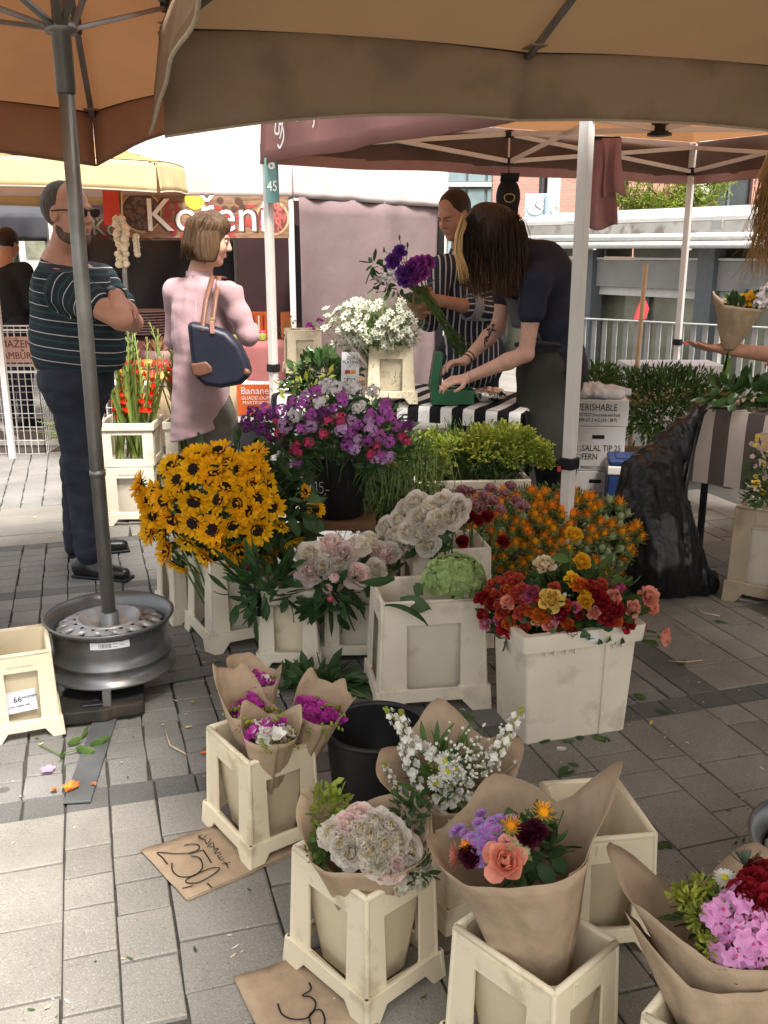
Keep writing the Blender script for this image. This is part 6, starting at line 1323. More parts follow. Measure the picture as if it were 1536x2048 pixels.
# ================================================================== tables and props
def striped(name, c1, c2, period, axis=0, duty=.5):
    m = bpy.data.materials.new(name); m.use_nodes = True; N = m.node_tree.nodes; L = m.node_tree.links; b = [n for n in N if n.type == 'BSDF_PRINCIPLED'][0]
    uv = N.new('ShaderNodeAttribute'); uv.attribute_name = 's'; d = N.new('ShaderNodeMath'); d.operation = 'DIVIDE'; d.inputs[1].default_value = period; L.new(uv.outputs['Fac'], d.inputs[0])
    f = N.new('ShaderNodeMath'); f.operation = 'FRACT'; L.new(d.outputs[0], f.inputs[0]); g_ = N.new('ShaderNodeMath'); g_.operation = 'GREATER_THAN'; g_.inputs[1].default_value = duty; L.new(f.outputs[0], g_.inputs[0])
    mx = N.new('ShaderNodeMix'); mx.data_type = 'RGBA'; mx.inputs[6].default_value = list(c1) + [1]; mx.inputs[7].default_value = list(c2) + [1]; L.new(g_.outputs[0], mx.inputs[0]); L.new(mx.outputs[2], b.inputs['Base Color']); b.inputs['Roughness'].default_value = .8; b.inputs['Specular IOR Level'].default_value = .15
    tc = N.new('ShaderNodeTexCoord'); nb_ = N.new('ShaderNodeTexNoise'); nb_.inputs['Scale'].default_value = 14; L.new(tc.outputs['Object'], nb_.inputs['Vector']); bp = N.new('ShaderNodeBump'); bp.inputs['Strength'].default_value = .35; bp.inputs['Distance'].default_value = .01; L.new(nb_.outputs[0], bp.inputs['Height']); L.new(bp.outputs[0], b.inputs['Normal']); return m
def draped_cloth(name, label, P, z, drop, m, sdir, hang_noise=.012, group=None, ph=0.0, hem_fn=None):
    """cloth over a four-cornered table; P corners in order; stripes run across sdir"""
    C = sum(P, V(0, 0, 0)) / 4; o = thing(name, label, 'tablecloth', V(C.x, C.y, 0), 0, group); b = MB(); vals = []; sd = Vector(sdir).normalized()
    n = 26; rows = [[P[0].lerp(P[1], i / n).lerp(P[3].lerp(P[2], i / n), j / 10) + V(-C.x, -C.y, z + .003 * math.sin(i * .9 + j)) for i in range(n + 1)] for j in range(11)]
    b.grid(rows)
    for k in range(4):
        a, c = P[k], P[(k + 1) % 4]; out = ((a + c) / 2 - C).normalized(); m_ = max(12, int((c - a).length * 26)); R_ = []
        for j in range(7):
            s = j / 6; row = []
            for i in range(m_ + 1):
                t = i / m_; w_ = math.sin(t * 3.1 * m_ / 9 + ph + k) * .6 + math.sin(t * 5.7 * m_ / 9 + 1 + k) * .4; dz = drop[k] + (hem_fn(k, t) if hem_fn else 0)
                p = a.lerp(c, t) + out * (.004 + .012 * min(1, s * 5) + hang_noise * w_ * s) + V(-C.x, -C.y, z - dz * s + (0.0 if j else .0)); row.append(p)
            R_.append(row)
        b.grid(R_)
    ob = b.obj('cloth', m, o, smooth=True); me = ob.data; va = np.array([Vector(v.co + V(C.x, C.y, 0)).dot(sd) for v in me.vertices], np.float32); at = me.attributes.new('s', 'FLOAT', 'POINT'); at.data.foreach_set('value', va); return o
TZ = .70
fl_, fr_ = G(545, 790, TZ), G(1045, 826, TZ); br_, bl_ = V(.92, 5.42, TZ), V(-.62, 6.45, TZ)
for p in (fl_, fr_, br_, bl_): p.z = 0
ed = (fr_ - fl_).normalized()
tb = thing('stall_table', 'long folding table under the black and white striped cloth', 'table', (fl_ + fr_) / 2)
Cq = (fl_ + fr_ + br_ + bl_) / 4; q4 = [p.lerp(Cq, .04) for p in (fl_, fr_, br_, bl_)]; b = MB(); lo_ = tb.location
b.add([p - lo_ + V(0, 0, TZ - .03) for p in q4] + [p - lo_ + V(0, 0, TZ - .004) for p in q4], [(3, 2, 1, 0), (4, 5, 6, 7), (0, 1, 5, 4), (1, 2, 6, 5), (2, 3, 7, 6), (3, 0, 4, 7)]); b.obj('top', M_WOOD, tb)
for p in q4: q = p.lerp(Cq, .06) - lo_; MB().tube([q, q + V(0, 0, TZ - .03)], .016, 8).obj('leg', M_BLACK, tb)
M_BW = striped('black_white_stripes', (.012, .012, .014), (.78, .77, .76), .125)
draped_cloth('striped_cloth', 'black and white striped cloth over the florists table', [fl_, fr_, br_, bl_], TZ, [.085, .12, .2, .16], M_BW, ed, .008, hem_fn=lambda k, t: .07 * max(0, 1 - t * 5) if k == 0 else 0)
# right table
e1, e2 = V(.62, -.785, 0), V(.785, .62, 0); A_ = V(1.475, 4.47, 0); TZ2 = .79; q4 = [A_, A_ + e1 * 1.25, A_ + e1 * 1.25 + e2 * .5, A_ + e2 * .5]
tb2 = thing('side_table', 'side table under the brown and beige striped cloth', 'table', A_); C2 = sum(q4, V(0, 0, 0)) / 4; b = MB(); q5 = [p.lerp(C2, .04) - A_ for p in q4]
b.add([p + V(0, 0, TZ2 - .03) for p in q5] + [p + V(0, 0, TZ2 - .004) for p in q5], [(3, 2, 1, 0), (4, 5, 6, 7), (0, 1, 5, 4), (1, 2, 6, 5), (2, 3, 7, 6), (3, 0, 4, 7)]); b.obj('top', M_WOOD, tb2)
for p in q5: q = p.lerp(C2 - A_, .08); MB().tube([q, q + V(0, 0, TZ2 - .03)], .018, 8).obj('leg', M_BLACK, tb2)
M_BB = striped('brown_beige_stripes', (.12, .095, .09), (.58, .49, .44), .165)
draped_cloth('striped_cloth', 'brown and beige wide striped cloth hanging over the side table', q4, TZ2, [.36, .36, .36, .36], M_BB, e1, .012, hem_fn=lambda k, t: -.04 * t if k == 0 else 0)
# buckets on the table
BT1 = G(779, 804, TZ); BT1.z = TZ + .006; bt = flower_bucket('cream bucket of white nigella standing on the striped table', BT1, R(4), .225, .21, .285, .27, .30, m=M_CREAM, mi=M_CREAM)
BT2 = G(607, 748, TZ); BT2.z = TZ + .006; flower_bucket('cream bucket of sparse pink freesias at the end of the striped table', BT2, R(12), .22, .2, .26, .24, .285, m=M_CREAM, mi=M_CREAM)
# cash box
M_GRN = mat('green_enamel', (.012, .115, .05), .35, .1, 6, spec=.5); cb = G(905, 812, TZ); o = thing('cash_box', 'green metal cash box open on the striped table', 'cash box', V(cb.x, cb.y + .07, TZ + .006), R(2))
b = MB(); b.box((0, 0, .003), (.225, .14, .006)); [b.box(c, d) for c, d in (((0, -.0685, .04), (.225, .003, .075)), ((0, .0685, .04), (.225, .003, .075)), ((-.111, 0, .04), (.003, .134, .075)), ((.111, 0, .04), (.003, .134, .075)))]; b.obj('tray', M_GRN, o, bevel=.002)
rt = Matrix.Rotation(R(-72), 3, 'Y'); lid = MB(); P0 = V(-.122, 0, .076)
for c, d in (((-.1, 0, -.0), (.2, .14, .006)), ((-.1, -.067, .02), (.2, .006, .04)), ((-.1, .067, .02), (.2, .006, .04)), ((-.197, 0, .02), (.006, .128, .04)), ((-.003, 0, .02), (.006, .128, .04))): lid.box(P0 + Matrix.Rotation(R(98), 3, 'Y') @ V(*c) , d, Matrix.Rotation(R(98), 3, 'Y'))
lid.obj('lid', M_GRN, o, bevel=.003); MB().box((-.02, 0, .05), (.12, .09, .03)).obj('banknotes', mat('banknote_paper', (.5, .42, .35), .8, .3, 30), o)
# foil parcel
S = SDF(.006); S.ell((0, 0, .035), (.095, .075, .04), None, .02); S.cut((0, 0, .004), (0, 0, -1)); S.noise(.008, 55, 4); ob = S.obj('foil_parcel', mat('crumpled_foil', (.75, .75, .76), .12, .05, metal=1.0, bump=1.0, bscale=45), None, it=0); ob.location = G(978, 806, TZ) + V(.0, .05, .004); tag(ob, 'crumpled silver foil parcel beside the cash box', 'foil')
# white notice card standing before the nigella bucket
q = G(700, 800, TZ); o = thing('notice_card', 'white printed card in a clear stand before the nigella bucket', 'card', V(q.x, q.y + .05, TZ + .003), R(-8)); fm = frame_mat(V(0, 0, .125), V(1, 0, 0), V(-.05, .25, 1))
MB().poly([(-.05, -.13), (.05, -.13), (.05, .13), (-.05, .13)], .002, lambda x, y, z: fm @ V(x, y, z)).obj('card', M_PAPER, o); text('lettering', 'ZDE\nPLATÍME', .024, M_INK, o, fm @ Matrix.Translation((0, .085, .0028)))
MB().poly([(-.03, .01), (.0, .01), (.0, .03), (-.03, .03)], .0006, lambda x, y, z: fm @ V(x, y, z + .0024)).obj('printed_logo', mat('red_print', (.45, .04, .04), .6), o); MB().poly([(.004, .01), (.03, .01), (.03, .03), (.004, .03)], .0006, lambda x, y, z: fm @ V(x, y, z + .0024)).obj('printed_logo', mat('orange_print', (.6, .25, .03), .6), o)
for k in range(5): MB().poly([(-.035, -.02 - .016 * k), (.03 - .012 * (k % 3), -.02 - .016 * k), (.03 - .012 * (k % 3), -.015 - .016 * k), (-.035, -.015 - .016 * k)], .0006, lambda x, y, z: fm @ V(x, y, z + .0024)).obj('printed_line', mat('grey_print', (.25, .25, .27), .7), o)
MB().box((0, .02, .004), (.1, .07, .006)).obj('stand_foot', mat('clear_plastic', (.6, .6, .62), .1), o)
q = G(925, 770, TZ); o = carton('pale cardboard lid lying behind the white nigella bucket', V(q.x - .9 + .35, 5.75, TZ + .006), (.3, .2, .05), mat('tan_card', (.5, .36, .24), .8, .1), R(8))
# cardboard cartons
M_WCARD = mat('white_cardboard', (.60, .58, .565), .8, .07, 4, spots=(3, .6, (.44, .42, .4), .5)); CB = V(D(1186, 900, 5.35).x + .02, 5.52, 0); rzc = R(-6)
def box_text(o, w_, d_, lines, grp=None):
    fm = frame_mat(V(0, -d_ / 2 - .0015, 0), V(1, 0, 0), V(0, 0, 1))
    for s_, sz, x, z in lines: text('lettering', s_, sz, M_INK, o, fm @ Matrix.Translation((x, z, 0)), font_squeeze=.78, align='LEFT')
zz = 0
for lab, hh, lines, w_ in (('bottom white carton printed SALAL TIP 25 on the ground', .262, [('SALAL TIP 25', .048, -.09, .12), ('FERN', .044, -.09, .075)], .36), ('middle white carton printed SALAL TIP 25 and FERN with hand hole', .262, [('SALAL TIP 25', .05, -.06, .135), ('FERN', .05, -.06, .085), ('PRODUCT OF U.S.A.', .022, -.06, .022)], .365), ('top white carton printed PERISHABLE under clear film', .155, [('PERISHABLE', .055, -.105, .11), ('PROTECT from heat and frost', .025, -.105, .068), ('KEEP AT 2-4 C (34 - 38 F)', .027, -.105, .038)], .37)):
    o = thing('carton', lab, 'carton', CB + V(random.uniform(-.01, .01), 0, zz), rzc); MB().box((0, 0, hh / 2), (w_, .3, hh - .003)).obj('body', M_WCARD, o, bevel=.004); box_text(o, w_, .3, lines)
    if hh > .2:
        MB().box((.03, -.1505, hh - .06), (.07, .002, .022)).obj('hand_hole', M_BLACK, o, bevel=.001)
        for z in (.132, .084): MB().box((-.075, -.1508, z), (.022, .0012, .03)).obj('tick_box', M_INK, o); MB().box((-.075, -.1512, z), (.018, .0016, .026)).obj('tick_box_inner', M_WCARD, o)
    zz += hh
S = SDF(.01); S.ell((0, 0, .02), (.2, .16, .05), None, .02); S.cut((0, 0, 0), (0, 0, -1)); S.noise(.02, 30, 8); ob = S.obj('plastic_film', mat('cloudy_film', (.62, .64, .65), .2, .15, 20, trans=.3, bump=.8, bscale=25), None, it=1); ob.location = CB + V(0, 0, zz); tag(ob, 'crumpled clear plastic film on top of the white cartons', 'film')
# cooler
cq = D(1258, 950, 5.12); o = thing('cooler_box', 'blue cooler box with white rim behind the black bag', 'cooler', V(cq.x + .06, 5.2, 0), R(-10)); M_BLUE = mat('cooler_blue', (.02, .045, .15), .45, .1)
MB().box((0, 0, .15), (.32, .24, .3)).obj('body', M_BLUE, o, bevel=.012); MB().box((0, 0, .325), (.33, .25, .05)).obj('rim', M_WHITEAL, o, bevel=.008); MB().box((0, 0, .368), (.32, .245, .036)).obj('lid', M_BLUE, o, bevel=.012); MB().box((-.06, 0, .389), (.12, .16, .008)).obj('lid_panel', M_BLUE, o, bevel=.003)
# black bin bag
M_BAGB = mat('black_bin_bag', (.008, .008, .009), .36, .2, 5, bump=1.0, bscale=4, stretch=(6, 6, 2.5), spec=.4)
S = SDF(.011); tp_ = D(1402, 812, 4.36)
for a_, b_, r1_, r2_ in ((tp_, D(1352, 880, 4.26), .025, .06), (D(1352, 880, 4.26), D(1305, 955, 4.18), .06, .12), (D(1305, 955, 4.18), D(1300, 1040, 4.12), .12, .17), (D(1300, 1040, 4.12), D(1322, 1120, 4.08), .17, .18), (D(1322, 1120, 4.08), D(1395, 1165, 4.06), .17, .09)): S.cone(a_, b_, r1_, r2_, .07)
S.cut((0, 0, .006), (0, 0, -1)); S.noise(.012, 45, 3, (1.4, 1.4, .45)); o = thing('bin_bag', 'big black bin bag slumped against the striped side table', 'bag', V(1.3, 4.1, 0)); ob = S.obj('bag', M_BAGB, o, it=1); ob.location = -o.location
b = MB(); rg = random.Random(6)
for i in range(16):
    a = R(rg.uniform(150, 300)); s_ = tp_ + V(rg.uniform(-.03, .02), rg.uniform(-.03, 0), rg.uniform(-.03, .01)) - o.location; e_ = V(.165 * math.cos(a), .16 * math.sin(a) , rg.uniform(.1, .42)) + V(-.02, .02, 0); mid = s_.lerp(e_, .5) + V(-.045, -.035, -.02)
    b.tube([s_, mid, e_], [.006, .008, .002], 6)
tag(b.obj('plastic_folds', M_BAGB, o, smooth=True), kind='stuff')
# crate under the right table
flower_bucket('brownish bucket of white and yellow pansies below the side table', V(1.72, 3.98, 0), R(-35), .3, .26, .34, .3, .43, m=mat('dirty_tan_plastic', (.42, .34, .24), .6, .15, 5, spots=(5, .5, (.2, .14, .09), .6)), mi=M_CRATE, name='flower_bucket')
BR = V(1.72, 3.98, .43)
# hanging cloth, cap, raffia
M_ROSE = mat('dusty_rose_cloth', (.42, .22, .22), .85, .12, 5, bump=.3, bscale=6, trans=.06); yc_ = 4.72
o = thing('hanging_shirt', 'dusty pink garment hanging from the tent frame by the front pole', 'garment', D(1205, 450, yc_))
for k, (xa, xb, tb_, yo) in enumerate(((1180, 1232, 455, 0), (1170, 1205, 450, .03), (1205, 1243, 392, -.03))):
    rows = []
    for s in range(15):
        t = s / 14; row = []
        for i in range(13):
            q = i / 12; x = xa + (xb - xa) * q + (-10 if k == 1 else 6 if k == 2 else 0) * t + 3 * math.sin(t * 5 + q * 3); y = 276 + (tb_ - 276) * t + 6 * math.sin(q * 5 + k) * t
            row.append(D(x, y, yc_ + yo + .022 * math.sin(q * 9 + k * 2 + t * 1.5) * (.4 + t)) - o.location)
        rows.append(row)
    MB().grid(rows).obj('fabric_fold', M_ROSE, o, smooth=True, solid=.003)
MB().bar(D(1176, 276, yc_) - o.location, D(1240, 276, yc_) - o.location, .012).obj('hook_bar', M_BLACK, o)
o = thing('cap', 'black cap with a yellow doodle emblem hanging from the tent frame', 'cap', D(1016, 400, 6.95)); S = SDF(.008); S.ell((0, 0, .02), (.085, .07, .13), None, .03); S.ell((0, .02, -.08), (.075, .05, .06), None, .03); S.cut((0, 0, -.13), (0, .3, -1)); S.obj('crown', M_BLKT, o)
em = [(.035 * math.cos(a) * (1 + .08 * math.sin(3 * a)), .03 * math.sin(a) * (1 + .1 * math.cos(2 * a))) for a in np.linspace(0, 6.5, 20)]
scrawl('emblem', [em], .006, mat('mustard_thread', (.5, .42, .16), .7), o, frame_mat(V(0, -.071, .01), V(1, 0, 0), V(0, -.1, 1)), .004); MB().grid([[V(.07 * math.cos(a), -.05 - .06 * s + .03 * abs(math.cos(a)), .12 + .05 * s) for a in np.linspace(.4, 2.7, 9)] for s in (0, .5, 1)]).obj('brim', M_BLKT, o, smooth=True, solid=.004); MB().tube([V(0, 0, .14), V(0, .02, .26)], .004, 5).obj('loop', M_BLACK, o)
b = MB(); rg = random.Random(12); tp0 = D(1545, 300, 4.1)
for i in range(240):
    x, yv = rg.gauss(0, .018), rg.gauss(0, .015); ln = rg.uniform(.25, .54); b.tube([V(x * .4, yv * .4, 0), V(x + rg.gauss(0, .012), yv, -ln * .4), V(x * 1.3 + rg.gauss(0, .02), yv, -ln * .75), V(x * 1.5 + rg.gauss(0, .035), yv + rg.gauss(0, .02), -ln)], [.0016, .0016, .0014, .0008], 3, False)
o = thing('raffia_hank', 'brown straw raffia hank hanging above the side table', 'raffia', tp0); tag(b.obj('fibres', mat('raffia', (.36, .21, .085), .7, .3, 20), o), kind='stuff'); MB().tube([V(0, 0, 0), V(0, 0, .0), V(0, .05, .09)], .006, 5).obj('tie', M_WOOD, o)
# kraft price papers
def paper_sheet(label, pts, m, strokes, name='price_paper', wid=.006, fine=0):
    P = [G(*p, 0) for p in pts]; c = sum(P, V(0, 0, 0)) / len(P); o = thing(name, label, 'price sign', V(c.x, c.y, .005)); n = 8
    rows = [[P[0].lerp(P[1], i / n).lerp(P[3].lerp(P[2], i / n), j / n) - V(c.x, c.y, 0) + V(0, 0, .0015 + .003 * math.sin(i * 1.1 + j * .7) ** 2 + (.003 * (1 - i / 2) if i < 2 else 0)) for i in range(n + 1)] for j in range(n + 1)]
    MB().grid(rows).obj('sheet', m, o, smooth=True, solid=.0012)
    MB().grid([[p + V(.004, -.003, -.002) for p in r_] for r_ in rows]).obj('under_sheet', m, o, smooth=True)
    for k_, st in enumerate(strokes):
        b = MB(); wd_ = .0024 if k_ < fine else wid; q = [G(*p, 0) - V(c.x, c.y, 0) + V(0, 0, .0088) for p in st]; pts_ = []
        for i in range(len(q) - 1):
            p0, p1, p2, p3 = q[max(i - 1, 0)], q[i], q[i + 1], q[min(i + 2, len(q) - 1)]
            for k in range(4): t = k / 4; pts_.append(.5 * ((2 * p1) + (p2 - p0) * t + (2 * p0 - 5 * p1 + 4 * p2 - p3) * t * t + (-p0 + 3 * p1 - 3 * p2 + p3) * t ** 3))
        pts_.append(q[-1]); R_ = []
        for i, p in enumerate(pts_):
            t = pts_[min(i + 1, len(pts_) - 1)] - pts_[max(i - 1, 0)]; t = t.normalized() if t.length > 1e-6 else V(1, 0, 0); nn_ = V(-t.y, t.x, 0) * wd_ / 2; R_.append([p + nn_, p - nn_])
        b.grid(R_).obj('pen_stroke', M_INK, o)
    return o
Zz = lambda L: [(x * .319, 1560 + y * .319) for x, y in L]
paper_sheet('kraft paper price sheet marked SVAZEK 250 under the freesia bucket', [(281, 1707), (440, 1652), (610, 1700), (372, 1806)], M_KRAFT, [Zz(l) for l in (
    [(1275, 370), (1245, 380), (1265, 400), (1300, 370)], [(1250, 378), (1278, 405)], [(1285, 400), (1300, 430), (1325, 395)], [(1300, 450), (1335, 420), (1345, 462)], [(1315, 445), (1350, 448)], [(1335, 470), (1372, 455), (1345, 490), (1385, 480)], [(1350, 455), (1368, 462)], [(1365, 505), (1385, 530), (1405, 520)], [(1365, 505), (1390, 490)], [(1376, 518), (1396, 508)], [(1400, 540), (1430, 560)], [(1392, 555), (1448, 545)], [(1415, 553), (1435, 582)],
    [(1155, 438), (1200, 430), (1245, 435), (1245, 465), (1190, 485), (1100, 490), (990, 482), (1020, 515), (1052, 556)], [(1275, 465), (1300, 505), (1328, 550)], [(1275, 468), (1230, 478), (1185, 495)], [(1200, 505), (1255, 520), (1270, 580), (1215, 630), (1130, 635), (1085, 600), (1080, 548)], [(1380, 580), (1330, 580), (1230, 620), (1170, 655), (1180, 675), (1250, 670), (1340, 620), (1380, 585)], [(1300, 675), (1330, 705)], [(1145, 710), (1210, 692)])], wid=.0036, fine=13)
paper_sheet('kraft paper price sheet marked 30 under the peony bucket', [(466, 1962), (640, 1905), (760, 2060), (520, 2075)], M_KRAFT, [[(618, 1975), (622, 1990), (605, 2002), (622, 2005), (632, 2020), (618, 2045), (590, 2050), (565, 2040), (556, 2018)], [(622, 2062), (620, 2040), (640, 2030), (650, 2050), (645, 2075)]], wid=.004)
# label on the bucket 66, tag on the front bucket, chalk tag
lb_ = thing('bucket_label', 'white label printed 66 on the bucket beside the wheel rim', 'label', B5c + V(0, 0, .09)); fm = Matrix.Rotation(R(22), 4, 'Z') @ frame_mat(V(-.012, -.1085 + .012, .03), V(1, 0, .06), V(0, .08, 1))
MB().poly([(-.062, -.035), (.05, -.035), (.05, .035), (-.062, .035)], .001, lambda x, y, z: fm @ V(x, y, z)).obj('paper', mat('lilac_label', (.62, .62, .72), .7, .05), lb_); text('number', '66', .026, M_INK, lb_, fm @ Matrix.Translation((-.005, .008, .0016))); text('lettering', 'NL', .012, M_INK, lb_, fm @ Matrix.Translation((-.045, .008, .0016))); text('lettering', 'AALSMEER', .010, M_INK, lb_, fm @ Matrix.Translation((.03, .012, .0016))); text('lettering', '21 VAN 19290901 9000', .007, M_INK, lb_, fm @ Matrix.Translation((-.005, -.014, .0016)))
tg = thing('price_tag', 'small white barcode tag stuck on the front cream bucket', 'tag', B2c + V(0, 0, .1)); fm = Matrix.Rotation(R(-47), 4, 'Z') @ frame_mat(V(.04, -.08, .03), V(1, 0, -.15), V(.1, .1, 1))
MB().poly([(-.02, -.028), (.02, -.028), (.022, .01), (0, .028), (-.022, .01)], .0012, lambda x, y, z: fm @ V(x, y, z)).obj('paper', M_PAPER, tg); MB().poly([(-.01, -.02), (.012, -.02), (.012, -.004), (-.01, -.004)], .0005, lambda x, y, z: fm @ V(x, y, z + .0014)).obj('barcode', mat('barcode', (.05, .05, .05), .8, 1, 1, stretch=(900, 1, 1), col2=(.7, .7, .7)), tg)
ct_ = thing('chalk_tag', 'black slate price tag clipped to the pink peony bucket', 'tag', V(-.47, 3.23, .2)); fm = frame_mat(V(0, 0, .07), V(.97, -.2, .12), V(-.12, -.1, 1)); MB().poly([(-.028, -.06), (.03, -.06), (.03, .05), (-.028, .06)], .004, lambda x, y, z: fm @ V(x, y, z)).obj('slate', M_BLACK, ct_, bevel=.002); scrawl('chalk_mark', [[(-.012, .03), (-.012, -.02), (.012, -.02)], [(.004, .0), (.004, -.045)]], .003, M_CHALK, ct_, fm, .0055)
# ================================================================== flowers
def pm(name, c, trans=.3, rough=.6, var=.12, rnd=.1, hue=.0, c2=None, sc=40): return mat(name, c, rough, var, sc, trans=trans, rnd=rnd, hue=hue, spec=.2, col2=c2)
M_SUN = pm('sunflower_yellow', (.88, .50, .01), .3, rnd=.08, hue=.008); M_DISC = mat('sunflower_disc', (.018, .009, .006), .9, .4, 120, bump=.8, bscale=200); M_SEP = mat('sepal_green', (.10, .16, .035), .65, .3, 30, trans=.15)
M_PEOW = pm('white_peony', (.92, .87, .77), .55, c2=(.93, .9, .84)); M_PEOC = pm('cream_peony_heart', (.88, .76, .42), .4); M_PEOP = pm('blush_peony', (.92, .73, .70), .55, c2=(.92, .83, .79)); M_BUDP = pm('pink_bud', (.55, .12, .17), .2)
M_RRED = pm('crimson_rose', (.28, .012, .02), .2); M_RPEA = pm('peach_rose', (.82, .36, .26), .35); M_RYEL = pm('yellow_rose', (.78, .46, .03), .3); M_RPALE = pm('pale_yellow_rose', (.76, .58, .14), .3); M_RORA = pm('orange_rose', (.68, .17, .03), .3); M_RCOR = pm('coral_rose', (.52, .055, .05), .25, c2=(.6, .13, .06)); M_RMAG = pm('magenta_rose', (.5, .05, .16), .25, c2=(.6, .2, .3)); M_RCRE = pm('cream_rose', (.80, .66, .45), .3); M_RPNK = pm('pink_spray_rose', (.66, .26, .36), .3); M_RDK = pm('burgundy_dahlia', (.06, .006, .016), .15)
M_PHP = pm('violet_phlox', (.48, .11, .46), .25, rnd=.2, hue=.02); M_PHW = pm('white_phlox', (.74, .70, .72), .3); M_PHR = pm('rose_phlox', (.62, .06, .17), .25, rnd=.15); M_PHL = pm('lilac_phlox', (.58, .34, .62), .3, rnd=.1); M_PHD = pm('plum_phlox', (.15, .025, .16), .2, rnd=.2); M_PHPK = pm('pink_phlox_big', (.78, .36, .66), .3); M_EYE = pm('phlox_eye', (.6, .08, .25), .1)
M_SAF = pm('safflower_orange', (.88, .31, .008), .2, rnd=.15, hue=.015); M_SAFB = mat('safflower_bulb', (.16, .22, .07), .6, .3, 30, trans=.1, rnd=.2); M_SAFG = mat('pale_bud_green', (.30, .36, .17), .6, .2, 30, trans=.1)
M_HYD = pm('green_hydrangea', (.36, .47, .19), .3, var=.18, rnd=.14); M_CARR = pm('carnation_red_white', (.78, .62, .62), .3, c2=(.5, .05, .1), sc=90, rnd=.1); M_NIG = pm('white_nigella', (.80, .80, .72), .3); M_CHR = pm('white_chrysanthemum', (.82, .81, .74), .25); M_CHE = pm('lime_eye', (.62, .60, .03), .1); M_LIS = pm('purple_lisianthus', (.15, .045, .28), .25, rnd=.15, hue=.02); M_MAGF = pm('magenta_freesia', (.56, .06, .42), .3); M_GLAR = pm('scarlet_gladiolus', (.72, .045, .015), .3); M_ASTL = pm('lavender_aster', (.40, .25, .52), .25, rnd=.1)
M_THR = mat('green_thread', (.13, .2, .05), .6, .2)
def ring(b, n, r0, z, ln, wd, tilt, curl=.2, cup=.1, ph=0.0, jit=.12, rows=3, tip=.3, wav=0.0, cols=2, wpos=.55):
    for i in range(n):
        a = 2 * PI * (i + ph) / n + random.uniform(-jit, jit); t = tilt + random.uniform(-jit, jit); o = V(math.cos(a), math.sin(a), 0); d = o * math.cos(t) + V(0, 0, math.sin(t)); up = V(0, 0, 1) * math.cos(t) - o * math.sin(t)
        b.petal(o * r0 + V(0, 0, z), d, up, ln * random.uniform(.88, 1.1), wd * random.uniform(.9, 1.1), curl + random.uniform(-.2, .2), cup, rows, tip, wav, cols, wpos)
def sunflower(seed, fold=.15):
    random.seed(seed); p = MB(); ring(p, 17, .02, 0, .033, .0155, fold, .1, .12, 0, .18, 3, .22, .06); ring(p, 16, .019, .002, .031, .014, fold + .3, .15, .12, .5, .22, 3, .22, .06); ring(p, 9, .016, .003, .025, .012, fold + .75, .5, .12, .2, .2, 3, .1)
    d = MB().lathe([(.0235, -.004), (.024, .002), (.019, .007), (.01, .0085), (.0, .005)], 18); s = MB(); ring(s, 12, .012, -.006, .026, .011, -.25, -.6, .1, 0, .15, 3, .05); s.lathe([(.0, -.018), (.01, -.015), (.018, -.006), (.021, -.001)], 12)
    return [('petals', p.mesh('petals', M_SUN)), ('disc', d.mesh('disc', M_DISC)), ('sepals', s.mesh('sepals', M_SEP))]
def peony(seed, m_out, m_in, op=1.0):
    random.seed(seed); p = MB(); ring(p, 8, .006, -.004, .05, .046, .15 * op, .7, .1, 0, .2, 4, .6, .05, 3, .65); ring(p, 8, .005, .0, .045, .04, .5, .6, .12, .5, .2, 4, .6, .07, 3, .65)
    for k, (n, t, ln, z) in enumerate(((12, .75, .042, .002), (13, 1.0, .04, .004), (12, 1.22, .037, .006), (9, 1.42, .034, .008))): ring(p, n, .005 + .002 * k, z, ln, .026, t, .5, .14, k * .3, .3, 3, .55, .16, 3, .7)
    h = MB(); ring(h, 14, .003, .014, .03, .011, 1.3, .4, .2, 0, .3, 2, .5, .1)
    return [('petals', p.mesh('petals', m_out)), ('heart', h.mesh('heart', m_in))]
def peony_bud(seed, m):
    random.seed(seed); p = MB(); ring(p, 6, .008, 0, .04, .034, 1.15, 1.1, .25, 0, .1, 4, .5, .03, 3); ring(p, 4, .004, .004, .036, .03, 1.3, .8, .25, .5, .1, 4, .5, .03, 3); return [('petals', p.mesh('petals', m))]
def rose(seed, m, op=1.0):
    random.seed(seed); p = MB()
    for k, (n, r0, t, ln, wd, cu) in enumerate(((3, .003, 1.5, .028, .018, .5), (4, .006, 1.4, .03, .024, .35), (5, .009, 1.28, .031, .028, .05), (5, .011, 1.1 - .1 * op, .031, .031, -.35 * op), (5, .012, .85 - .2 * op, .03, .033, -.6 * op))): ring(p, n, r0, 0.001 * k * -1, ln, wd, t, cu, .28, k * .37, .12, 4, .55, .02, 3, .7)
    s = MB(); ring(s, 5, .006, -.002, .022, .007, .1, -.6, .1, 0, .1, 3, .05); s.lathe([(0, -.014), (.007, -.011), (.009, -.003), (.006, .001)], 8)
    return [('petals', p.mesh('petals', m)), ('sepals', s.mesh('sepals', M_LEAF2))]
def floret(b, c, n, r, np_=5, wd=.8, tilt=.1, cup=.05):
    n = Vector(n).normalized(); x = n.cross(V(.3, .2, 1)); x = x.normalized() if x.length > .01 else V(1, 0, 0); y = n.cross(x); a0 = random.random() * 6
    for i in range(np_):
        a = a0 + 2 * PI * i / np_; o = x * math.cos(a) + y * math.sin(a); b.petal(Vector(c), o * math.cos(tilt) + n * math.sin(tilt), n, r, r * wd, -.2, cup, 2, .5, 0, 2, .62)
